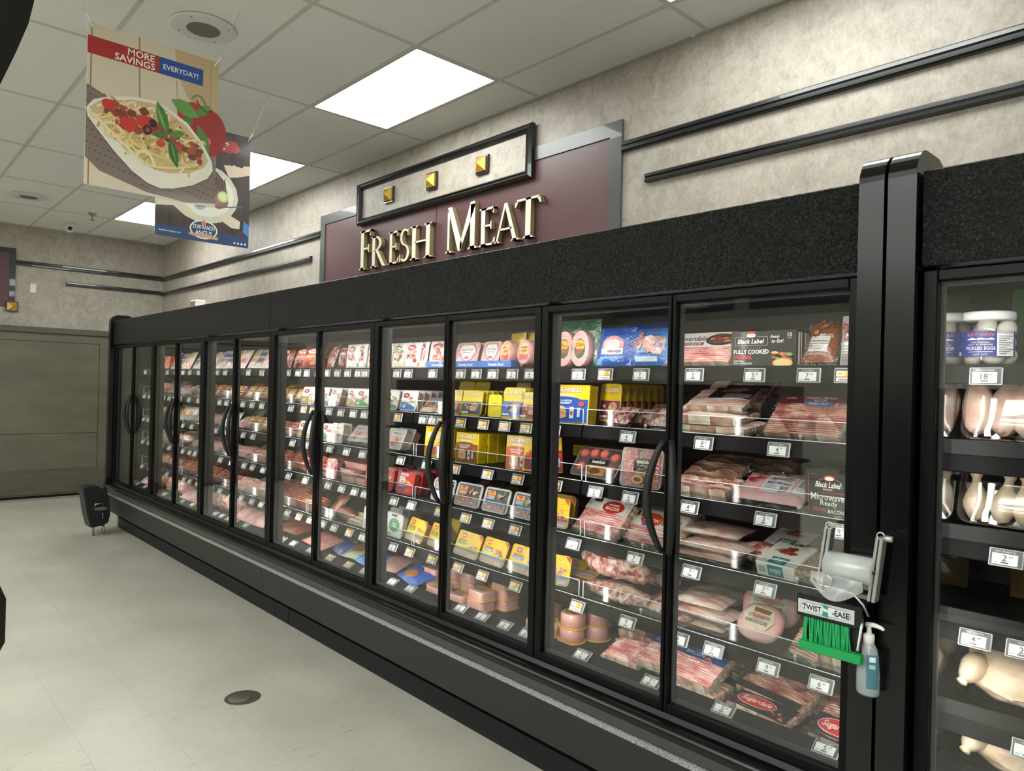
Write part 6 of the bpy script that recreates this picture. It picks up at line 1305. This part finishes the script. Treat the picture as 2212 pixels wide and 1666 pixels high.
def poultry_tray(name, x, z, tilt, label, kind, w=.24, h=.17, d=.05, black=False):
    y = SF+.02; t = empty(name, (x, y, z+.003)); th = math.radians(tilt)
    t.rotation_euler = (-th, 0, 0); t.location.z += d*math.sin(th)
    if black:
        mb = MB(); loft(mb, [[(px_*k, yy, h/2+(pz_-h/2)*k) for px_, pz_ in rr(w, h, .04)] for k, yy in ((1.0, .0), (1.0, .006), (.93, .03), (.85, d))], 0, (1, 1, 1), True, cap0=False); mb.build('tray', 'black_satin', t)
    else:
        mb = MB(); loft(mb, [[(px_*k, yy, h/2+(pz_-h/2)*k) for px_, pz_ in rr(w, h, .03)] for k, yy in ((1.0, .0), (1.03, .003), (.97, .006), (.9, d))], 0, (1, 1, 1), True, cap0=False); mb.build('tray', 'tray_plastic', t)
    q = random.Random(len(name))
    if kind == 'breast':
        for k in range(4):
            pkk = lump(w*.33, h*.84, .045, 'poultry', seed=410+k, rough=.1); o = link('chicken_breast', pkk.body, t, (-w*.36+k*w*.245, .004, h*.08)); o.rotation_euler = (0, .12*(k % 2)-.05, 0)
    elif kind == 'drum':
        for k in range(4):
            mb = MB(); mb.lathe([(0, .0), (.018, .006), (.030, .03), (.033, .05), (.024, .08), (.012, .105), (.011, .12), (.016, .128), (.014, .138), (0, .14)], n=16)
            o = mb.build('drumstick', 'chicken_skin', t, (-w*.34+k*w*.24, .03, .012)); o.rotation_euler = (0, math.radians((-4, 6, -3, 5)[k]), 0)
    else:
        pkk = lump(w*.86, h*.9, .12, 'chicken_skin', seed=420, rough=.08); link('chicken_body', pkk.body, t, (0, -.07, h*.05))
        for sx in (-1, 1):
            o = MB().ball((0, 0, 0), .022, .028, .06, 14, 10).build('wing', 'chicken_skin', t, (sx*w*.37, -.02, h*.62)); o.rotation_euler = (0, sx*.35, 0)
            o = MB().lathe([(0, 0), (.02, .006), (.034, .03), (.034, .05), (.022, .085), (.012, .1), (.014, .108), (0, .112)], n=14).build('leg', 'chicken_skin', t, (sx*w*.3, -.05, h*.5)); o.rotation_euler = (math.pi, sx*-.25, 0)
    if kind != 'whole':
        m3 = MB(); f = pillow_fn(w*1.0, h*1.0, .05, .02, 4, .05, 3); m3.grid(lambda u, v: ((u-.5)*w*.99, .0-f(u, v)*.55, v*h), 10, 8, 0); m3.build('film', 'tray_plastic', t)
    return tag(t, label, 'poultry tray', 'poultry trays in the right case')
xc = x_at(2070, SF+.02, SHELF[1])+.12
poultry_tray('chicken_breast_tray', xc+.005, SHELF[1]+.03, 14, 'clear tray of pale pink chicken breasts in the right case', 'breast')
poultry_tray('drumstick_tray', xc+.0, SHELF[2]+.03, 16, 'clear tray of chicken drumsticks in the right case', 'drum')
poultry_tray('whole_chicken_tray', xc+.02, SHELF[4]+.01, 58, 'whole chicken wrapped on a black tray in the right case', 'whole', w=.28, h=.2, black=True)
poultry_tray('chicken_tray', xc+.03, DECK+.04, 60, 'pale wrapped chicken on the bottom deck of the right case', 'whole', w=.28, h=.2, black=True)
pk = pillow(.26, .13, .08, '#5a4a1c', None, seed=430, wav=.15, cat='bag'); o = put('brown_bag', pk, '', 3, -.44, 2.62, 12, 0, .0); ITEMS.pop(); tag(o, 'dim olive brown bag deep on the fourth shelf of right case', 'bag')
for s, u, p_, c_, ti in ((0, 2130, '18', '99', 'PICKLED EGGS'), (2, 2175, '2', '69', 'FRYR DRUMSTICK'), (3, 2108, '4', '49', 'TRKY GIBLETS'), (3, 2212, '2', '99', 'FRYER'), (4, 2225, '3', '49', 'ROASTER')):
    ptag(s, u, p_, c_, False, ti)
# ================================================================= HANGING POSTERS
def bez(p0, p1, p2, n=7):
    return [((1-t)**2*p0[0]+2*t*(1-t)*p1[0]+t*t*p2[0], (1-t)**2*p0[1]+2*t*(1-t)*p1[1]+t*t*p2[1]) for t in [i/n for i in range(n+1)]]
def leaf(x, y, l, w_, ang, col):
    a = math.radians(ang); c, s = math.cos(a), math.sin(a); pts = []
    for t, k in ((0, 0), (.25, .75), (.5, 1), (.75, .7), (1, 0), (.75, -.7), (.5, -1), (.25, -.75)): pts.append((x+c*t*l-s*k*w_/2, y+s*t*l+c*k*w_/2))
    return ('p', pts, col)
q = random.Random(12)
A1 = [('r', 0, 0, 1, 1, '#d3c8b2'), ('p', [(.64, 1), (1, 1), (1, .55), (.75, .7), (.66, .85)], '#c2aa82'), ('r', .022, .0, .032, 1, '#8e7444'), ('p', [(.36, 1), (.372, 1), (.385, .6), (.375, .6)], '#94805a'), ('p', [(.655, .8), (.662, .8), (.68, .55), (.672, .55)], '#a5936c'), ('p', [(.93, 1), (.937, 1), (.945, .55), (.938, .55)], '#a8956c'),
      ('r', 0, .808, .52, .918, '#a82a24'), ('r', .52, .808, .873, .918, '#1d4a9c'), ('t', 'MORE', .385, .889, .044, .22, .016, '#f2efe8'), ('t', 'SAVINGS', .34, .838, .044, .32, .016, '#f2efe8'), ('t', 'EVERYDAY!', .692, .862, .034, .28, .01, '#f2f2f2'),
      ('p', [(0, .62), (.2, .55), (.5, .46), (1, .38), (1, .03), (.75, 0), (.45, .02), (.1, .1), (0, .17)], '#7d7066')]
for k in range(14):
    for m_ in range(26):
      if max(.19-.35*m_/26, .05+.0*m_) < .6-.042*k-.2*m_/26: A1.append(('e', m_/26+.01+.019*(k % 2), .6-.042*k-.2*m_/26, .009, .005, '#5f534b'))
for k in range(0):
    t = k/26; A1.append(('l', [(0, .6-.44*t), (.25, .5-.44*t+.02), (.6, .36-.36*t), (1, .34-.32*t)], .004, '#6a5d54' if k % 2 else '#8d8177'))
A1 += [('e', .8, .56, .13, .12, '#b3261c'), ('e', .93, .5, .15, .16, '#9c1f1c'), ('e', .9, .44, .05, .03, '#d86a58'), leaf(.62, .66, .24, .1, -18, '#5f9a45'), leaf(.82, .6, .14, .07, 35, '#4f8a3c'), leaf(.8, .56, .1, .06, 200, '#3f7a35'), leaf(.83, .54, .22, .08, -60, '#4a8238'), ('l', bez((.78, .7), (.85, .78), (.9, .68)), .014, '#6a8a44'), ('l', bez((.82, .7), (.9, .6), (.95, .66)), .012, '#3c4a2c'),
       ('p', [(0, .47), (.05, .53), (.17, .575), (.33, .61), (.48, .62), (.58, .6), (.75, .53), (.88, .42), (.96, .31), (.97, .25), (.93, .19), (.8, .12), (.65, .075), (.55, .06), (.45, .08), (.33, .14), (.2, .24), (.08, .35), (.01, .42)], '#e6e2d2'),
       ('p', [(.02, .475), (.09, .53), (.33, .59), (.48, .6), (.58, .58), (.74, .51), (.86, .41), (.93, .31), (.9, .26), (.78, .2), (.62, .17), (.5, .175), (.38, .22), (.22, .32), (.08, .41)], '#cdb488')]
for k in range(230):
    cx, cy = q.uniform(.1, .88), q.uniform(.2, .55)
    if (cx-.48)**2/.39**2+(cy-.385+.2*(cx-.5))**2/.155**2 > 1: continue
    a = q.uniform(0, 6.28); l = q.uniform(.08, .2); m_ = q.uniform(-.1, .1)
    A1.append(('l', bez((cx-l/2*math.cos(a), cy-l/3*math.sin(a)), (cx+m_, cy+m_), (cx+l/2*math.cos(a), cy+l/3*math.sin(a))), .017, q.choice(['#e3d094', '#d8bf7c', '#eedfae', '#cdb06a', '#b99a58', '#e9d9a4'])))
A1 += [('l', bez(a_, b_, c_), .022, cc) for a_, b_, c_, cc in (((.05, .44), (.25, .3), (.42, .2), '#ecdcaa'), ((.42, .2), (.6, .17), (.85, .27), '#e6d59c'), ((.3, .33), (.5, .24), (.82, .25), '#dcc688'), ((.1, .38), (.2, .45), (.26, .36), '#e8d8a2'), ((.36, .24), (.44, .34), (.5, .2), '#eedfae'))]
for k in range(70):
    cx, cy = q.uniform(.12, .86), 0; cy = .505-.24*(cx-.12)+q.gauss(0, .035)
    A1.append(blob(cx, cy, q.uniform(.015, .042), q.uniform(.012, .032), q.choice(['#a83a28', '#8a4630', '#7a3a2a', '#c24a34', '#96533a', '#6a3026', '#b5472f']), q.randint(0, 999), 9))
for cx, cy, rx, ry in ((.3, .425, .07, .05), (.43, .46, .07, .05), (.15, .52, .05, .035)): A1.append(blob(cx, cy, rx, ry, '#c92f26', 5, 12))
A1 += [('e', .44, .42, .035, .032, '#2a1c22'), ('e', .44, .42, .018, .016, '#9a4a3a'), ('e', .48, .47, .03, .028, '#241a20'), leaf(.6, .42, .22, .08, 115, '#3f7a35'), leaf(.6, .42, .14, .05, 15, '#4f8a3c'), leaf(.6, .42, .13, .045, 190, '#3a7232'), leaf(.61, .4, .2, .075, -70, '#2f6428'), leaf(.585, .43, .19, .02, 116, '#79ab5a'), leaf(.62, .38, .15, .018, -70, '#5f9248')]
A2 = [('r', 0, 0, 1, 1, '#3b2d27')]
for k in range(9): A2.append(('r', .11*k+.02, .1, .11*k+.03+.03*(k % 2), 1, '#2c211d' if k % 2 else '#4a372d'))
A2 += [('r', 0, 0, 1, .095, '#1f3c6b'), ('e', .5, .42, .37, .26, '#c9cdb8'), ('e', .5, .43, .32, .21, '#dfe2d2'), blob(.36, .42, .16, .12, '#4a352c', 3, 13), blob(.6, .5, .16, .13, '#6b4a3a', 4, 13), blob(.66, .38, .1, .08, '#8a5a4a', 6, 11)]
A2 += [('l', [(.6+.03*k, .58), (.56+.03*k, .42)], .012, '#3a2a24') for k in range(5)]+[('e', .48, .36, .11, .06, '#b9c48a'), ('e', .7, .42, .06, .05, '#bcc97a'), ('e', .7, .42, .04, .033, '#d5dca2'), ('e', .45, .31, .06, .04, '#9fb0b8'), ('l', [(.42, .3), (.7, .33), (.92, .36)], .014, '#59616a'),
       ('p', [(0, .36), (.12, .37), (.25, .33), (.38, .25), (.45, .2), (.3, .2), (.18, .27), (.0, .25)], '#d5cbaa'), ('p', [(.68, .27), (.78, .27), (.92, .22), (.9, .16), (.8, .16), (.66, .22)], '#d8cbb0'), ('p', [(.9, .24), (.94, .24), (.93, .14), (.89, .14)], '#1c1a1e'), ('p', [(.94, .24), (1, .2), (1, .1), (.93, .14)], '#3f7fc8'), ('p', [(.7, .7), (.82, .72), (1, .74), (1, .66), (.86, .62), (.76, .6)], '#d8c4ae'),
       ('p', [(.52, .9), (.83, .93), (.88, .87), (.84, .83), (.52, .8)], '#a8382f'), ('t', 'ME*', .66, .875, .07, .24, .02, '#f0e8dc'), ('t', 'RS', .85, .755, .09, .24, .03, '#17130f'),
       ('e', .5, .105, .15, .082, '#e2e4dc'), ('e', .5, .105, .135, .07, '#1f3c6b'), ('t', 'STAR RANCH', .5, .125, .035, .23, .008, '#eef0ea'), ('t', 'ANGUS', .5, .075, .042, .18, .01, '#eef0ea'), ('p', [(.35, .045), (.65, .03), (.66, .055), (.34, .068)], '#c9a06a'), ('p', [(.5, .2), (.512, .175), (.54, .175), (.52, .157), (.527, .13), (.5, .147), (.473, .13), (.48, .157), (.46, .175), (.488, .175)], '#c9785a'),
       ('t', 'StarRanchAngus.com', .15, .048, .02, .22, .004, '#e6e9ee')]+[('e', .84+.04*k, .03, .011, .009, '#e6e9ee') for k in range(4)]
def poster(x, y0, zt, shapes, label, tilt_l):
    w_, h = .563, .711; t = empty('hanging_poster', (x, y0, zt-h))
    MB().box(-.004, 0, 0, w_, 0, h, 0, hx('#d8d4c8')).build('sheet', 'paper_print', t)
    mb = MB(); art(mb, shapes, lambda a, b, d: (d, a, b), w_, h, eps=.000015, base=.0004); mb.build('print', 'poster_print', t)
    for yy, dy in ((.02, -.03), (w_-.02, .03)):
        MB().tube([(.004, yy, h-.025), (.006, yy+dy*.6, h+.01), (.0, yy+dy, h+.03)], .0035, 6).build('clip', 'white_plastic', t)
        MB().tube([(.0, yy+dy, h+.03), (.0, yy+dy*4, CEIL-(zt-h))], .0012, 5).build('string', 'string', t)
    tag(t, label, 'poster', 'posters hanging from the ceiling')
poster(-3.573, .744, 3.082, A1, 'hanging poster of a white bowl of pasta with red and blue banner', 0)
poster(-4.55, 1.318, 3.091, A2, 'dark hanging poster with a steak plate, half behind the pasta poster', 0)
# ================================================================= BAG ROLL HOLDER, TWIST TIES, SANITIZER
by = 1.905
t = empty('bag_roll_holder', (-.76, 1.94, 1.0))
def railp(x0, z0, x1, z1, name):
    mb = MB(); d = Vector((x1-x0, 0, z1-z0)).normalized(); s = Vector((d.z, 0, -d.x))
    for off, ya, yb, hw in ((0, by+.02, by+.023, .008), (-.008, by-.004, by+.023, .0012), (.008, by-.004, by+.023, .0012), (-.005, by-.006, by-.003, .003), (.005, by-.006, by-.003, .003)):
        a, b = Vector((x0, 0, z0))+s*off, Vector((x1, 0, z1))+s*off
        vs = [(p+s*e).to_tuple() for p in (a, b) for e in (-hw, hw)]
        V = [(v[0], yy, v[2]) for yy in (ya, yb) for v in vs]
        mb.add(V, [[0, 1, 3, 2], [4, 6, 7, 5], [0, 4, 5, 1], [2, 3, 7, 6], [0, 2, 6, 4], [1, 5, 7, 3]])
    return kid(mb, name, 'chrome', t)
LT, LB, RT, RB = on_y(1790, 1140, by), on_y(1771, 1262, by), on_y(1901, 1163, by), on_y(1882, 1300, by)
railp(LB.x, LB.z, LT.x, LT.z, 'side_rail'); railp(RB.x, RB.z, RT.x, RT.z, 'side_rail')
for p in (LT, RT):
    kid(MB().tube([(p.x+.009*math.cos(a), by+.004, p.z+.005+.009*math.sin(a)) for a in [k*math.pi/5 for k in range(10)]], .0022, 6, closed=True), 'ring', 'chrome', t)
kid(MB().lathe([(0, 0), (.008, 0), (.008, .02), (0, .02)], (RT.x+.008, by+.004, RT.z+.001), 'x', 10), 'end_cap', 'chrome', t)
rl, rrr = on_y(1786, 1209, by), on_y(1886, 1238, by); zc = (rl.z+rrr.z)/2-.005
kid(MB().lathe([(.012, 0), (.035, 0), (.035, rrr.x-rl.x), (.012, rrr.x-rl.x)], (rl.x, by+.005, zc), 'x', 24), 'bag_roll', 'roll_film', t)
kid(MB().lathe([(0, 0), (.012, 0), (.012, .012), (0, .012)], (rrr.x-.004, by+.005, zc), 'x', 14), 'roll_core', 'black_rubber', t)
mb = MB(); mb.grid(lambda u, v: (rl.x-.03+u*(rrr.x-rl.x+.02)+.0*v, by-.03+.012*math.sin(5*u+2*v)-.012*v, zc-.02-v*.05*(.5+.7*math.sin(math.pi*u))), 14, 5, 0); kid(mb, 'loose_bag', 'loose_film', t)
kid(MB().add([(rrr.x-.035, by-.034, zc-.052), (rrr.x-.018, by-.034, zc-.056), (rrr.x-.02, by-.034, zc-.044), (rrr.x-.036, by-.034, zc-.042)], [[0, 1, 2, 3]]), 'green_mark', 'green_plastic', t)
wl, wr = on_y(1758, 1250, by-.03), on_y(1870, 1292, by-.03); zt_ = (wl.z+wr.z)/2
kid(MB().tube([(wl.x+.01, by+.02, zt_-.03), (wl.x, by-.03, zt_+.01), (wl.x+.02, by-.035, zt_-.002), (wr.x-.03, by-.035, zt_-.005), (wr.x-.005, by-.03, zt_-.03), (wr.x, by-.01, zt_-.06)], .0028, 6), 'wire_bar', 'chrome', t)
kid(MB().tube([(-.808, by-.036, zt_-.012), (-.803, by-.036, zt_+.022), (-.795, by-.036, zt_+.028), (-.787, by-.036, zt_+.022), (-.788, by-.036, zt_-.012)], .0026, 6), 'wire_loop', 'chrome', t)
kid(MB().box(LB.x-.005, RB.x+.005, by+.0, by+.02, RB.z+.002, RB.z+.012), 'cross_plate', 'steel', t)
kid(MB().box(-.772, -.712, by+.023, 1.953, RB.z+.02, RB.z+.1), 'mount_plate', 'steel', t)
tag(t, 'chrome wire holder with a roll of clear bags on the black post', 'bag holder')
t = empty('twist_tie_dispenser', (-.8, 1.9, .85)); ty = 1.885
a, b = on_y(1722, 1286, ty), on_y(1850, 1322, ty); sl = 0.0; sx0, sx1 = a.x, b.x; sz1 = (a.z+b.z)/2+.004; sz0 = sz1-.048
kid(MB().box(sx0-.002, sx1+.012, ty, ty+.02, sz0-.004, sz1+.006, bev=.003), 'head_bar', 'black_satin', t)
sw, shh = sx1-sx0-.008, sz1-sz0-.012
mb = MB(); art(mb, [('r', 0, 0, 1, 1, '#b9bec0'), ('e', .5, .5, .45, .36, '#4a4d50'), ('r', .14, .17, .86, .83, '#4a4d50'), ('e', .5, .5, .44, .33, '#d3d7d6'), ('r', .14, .2, .86, .8, '#d3d7d6'), ('t', 'TWIST', .26, .5, .42, .34, .03, '#1d1f20'), ('t', '-EASE', .77, .5, .42, .3, .03, '#1d1f20'), ('p', [(.46, .95), (.56, .9), (.54, .6), (.47, .55)], '#1f8a72'), ('p', [(.46, .5), (.55, .42), (.55, .08), (.45, .12)], '#1f8a72'), ('p', [(.47, .7), (.55, .62), (.55, .52), (.47, .6)], '#dfe6e2')], lambda x_, z_, d: (sx0+.004+x_, ty-.001-d, sz0+.006+z_), sw, shh); kid(mb, 'name_plate', 'print', t)
bz = .862
kid(MB().box(sx0+.012, sx1+.006, ty+.02, ty+.026, bz-.012, sz1), 'back_board', 'black_satin', t)
q = random.Random(3)
for k in range(58):
    x0 = sx0+.018+(sx1-sx0-.04)*k/57; x1 = x0+q.uniform(-.01, .01); yy = ty+.006+.010*q.random()
    kid(MB().add([(x0-.0018, yy, sz0), (x0+.0018, yy, sz0), (x1+.0018, yy-.002, bz+.012), (x1-.0018, yy-.002, bz+.012), (x0-.0018, yy+.0008, sz0), (x0+.0018, yy+.0008, sz0), (x1+.0018, yy-.0012, bz+.012), (x1-.0018, yy-.0012, bz+.012)], [[0, 1, 2, 3], [7, 6, 5, 4], [0, 3, 7, 4], [1, 5, 6, 2]]), 'twist_tie', 'green_tie', t)
kid(MB().box(sx0+.008, sx1+.014, ty-.006, ty+.018, bz-.01, bz+.014, bev=.002), 'trough', 'green_plastic', t)
kid(MB().tube([(sx1+.012, ty+.005, sz0+.012), (sx1+.014, ty-.004, sz0+.004), (sx1+.006, ty-.004, sz0-.055)], .003, 6), 'wire_hook', 'white_plastic', t)
kid(MB().box(sx0+.03, sx1-.0, ty+.02, 1.998, sz1-.01, sz1+.0), 'bracket', 'black_satin', t)
tag(t, 'black twist tie dispenser with bright green ties and lettered plate', 'dispenser')
pb = on_y(1874, 1500, 1.925); t = empty('hand_sanitizer_bottle', (pb.x, 1.925, pb.z))
hh = .135
MB().lathe([(0, 0), (.024, 0), (.028, .006), (.0285, .05), (.024, .1), (.021, .118), (.016, .128), (.011, hh), (.0, hh)], n=24, sx=1.0, sy=.75).build('bottle', 'bottle_milk', t)
MB().lathe([(0, .002), (.0255, .003), (.026, .03), (.0255, .034), (0, .034)], n=20, sx=1.0, sy=.75).build('gel', 'clear_bottle', t)
MB().lathe([(0, hh-.006), (.0135, hh-.006), (.0135, hh+.018), (.006, hh+.022), (.005, hh+.04), (0, hh+.04)], n=16).build('pump_collar', 'white_plastic', t)
MB().tube([(-.008, .0, hh+.041), (.012, 0, hh+.044), (.03, 0, hh+.041), (.036, 0, hh+.037)], [.0065, .0065, .005, .004], 8).build('pump_head', 'white_plastic', t)
MB().tube([(0, 0, .02), (0, 0, hh)], .0025, 6).build('dip_tube', 'white_plastic', t)
mb = MB(); art(mb, [('r', 0, 0, 1, 1, '#3d6f7a'), ('r', .2, .8, .7, .95, '#d3dde0'), ('r', .2, .6, .7, .72, '#9fb8be')], lambda x_, z_, d: (.029*math.sin(.15+x_*1.1)*1.0, -.029*.75*math.cos(.15+x_*1.1)-d-.0005, .022+z_*.085), 1, 1); mb.build('label', 'print', t)
MB().box(-.012, .012, .0215, .03, .03, .09).build('mount_pad', 'black_rubber', t)
tag(t, 'clear pump bottle of hand sanitizer fixed to the black post', 'bottle')
# ================================================================= SMALL THINGS
t = empty('alarm_box', (-7.21, 2.5, 2.102))
MB().box(-.08, .08, -.05, .05, .0, .2, bev=.012).build('housing', 'white_plastic', t)
mb = MB(); art(mb, [('r', .12, .05, .85, .88, '#c98f88'), ('r', .15, .85, .3, .9, '#5a4a44'), ('r', .55, .85, .8, .9, '#b04a4a')], lambda x_, z_, d: (x_-.08, -.0505-d, z_), .16, .2); mb.build('face', 'print', t)
tag(t, 'small white box with pink face on top of the meat case', 'box')
t = empty('padded_equipment_case', (-7.82, 1.8, 0))
def pp(y, z): return (1.8+y, z)
shell = [(-.115, .46), (-.06, .485), (.02, .47), (.075, .43), (.1, .36), (.115, .2), (.1, .12), (.06, .095), (-.02, .085), (-.05, .1), (-.075, .2)]
kid(MB().prism([pp(*p) for p in shell], -7.95, -7.765, 'x'), 'shell', 'black_rubber', t)
kid(MB().prism([pp(*p) for p in [(-.125, .455), (-.105, .475), (-.065, .2), (-.04, .105), (-.055, .085), (-.085, .2)]], -7.96, -7.755, 'x'), 'side_rim', 'charcoal_panel', t)
kid(MB().prism([pp(*p) for p in [(-.03, .27), (.06, .28), (.09, .26), (.05, .245), (-.02, .25)]], -7.766, -7.735, 'x'), 'ledge', 'door_olive', t)
kid(MB().tube([(-7.75, 1.775, .275), (-7.74, 1.78, .31), (-7.74, 1.84, .315), (-7.75, 1.85, .28)], .007, 6), 'grab_handle', 'steel', t)
kid(MB().tube([(-7.758, 1.852, .16), (-7.757, 1.848, .22)], .005, 6), 'latch', 'steel', t)
for yy in (1.775, 1.865):
    for dx in (-.012, .012): kid(MB().tube([(-7.8+dx, yy, .1), (-7.8+dx, yy+.005, .0)], .008, 8), 'leg', 'steel', t)
tag(t, 'black padded case on short metal legs beside the meat case end', 'equipment case')
# dark stand whose edge cuts into the left border of the picture
t = empty('display_stand', (-.62, .04, 0))
prof = [(.052, .02), (.064, .02), (.064, 1.31), (.075, 1.325), (.0845, 1.345), (.0845, 1.375), (.078, 1.392), (.066, 1.41), (.064, 1.70), (.074, 1.73), (.0815, 1.752), (.0885, 1.775), (.093, 1.8), (.094, 1.84), (.08, 1.87), (.052, 1.88)]
kid(MB().prism(prof, -.615, -.6, 'x'), 'post', 'black_gloss', t); kid(MB().box(-.75, -.47, -.08, .16, 0, .02, bev=.004), 'foot_plate', 'black_satin', t)
tag(t, 'dark glossy stand edge cutting into the left border of the picture', 'stand')
finish_labels(); tag_labels()
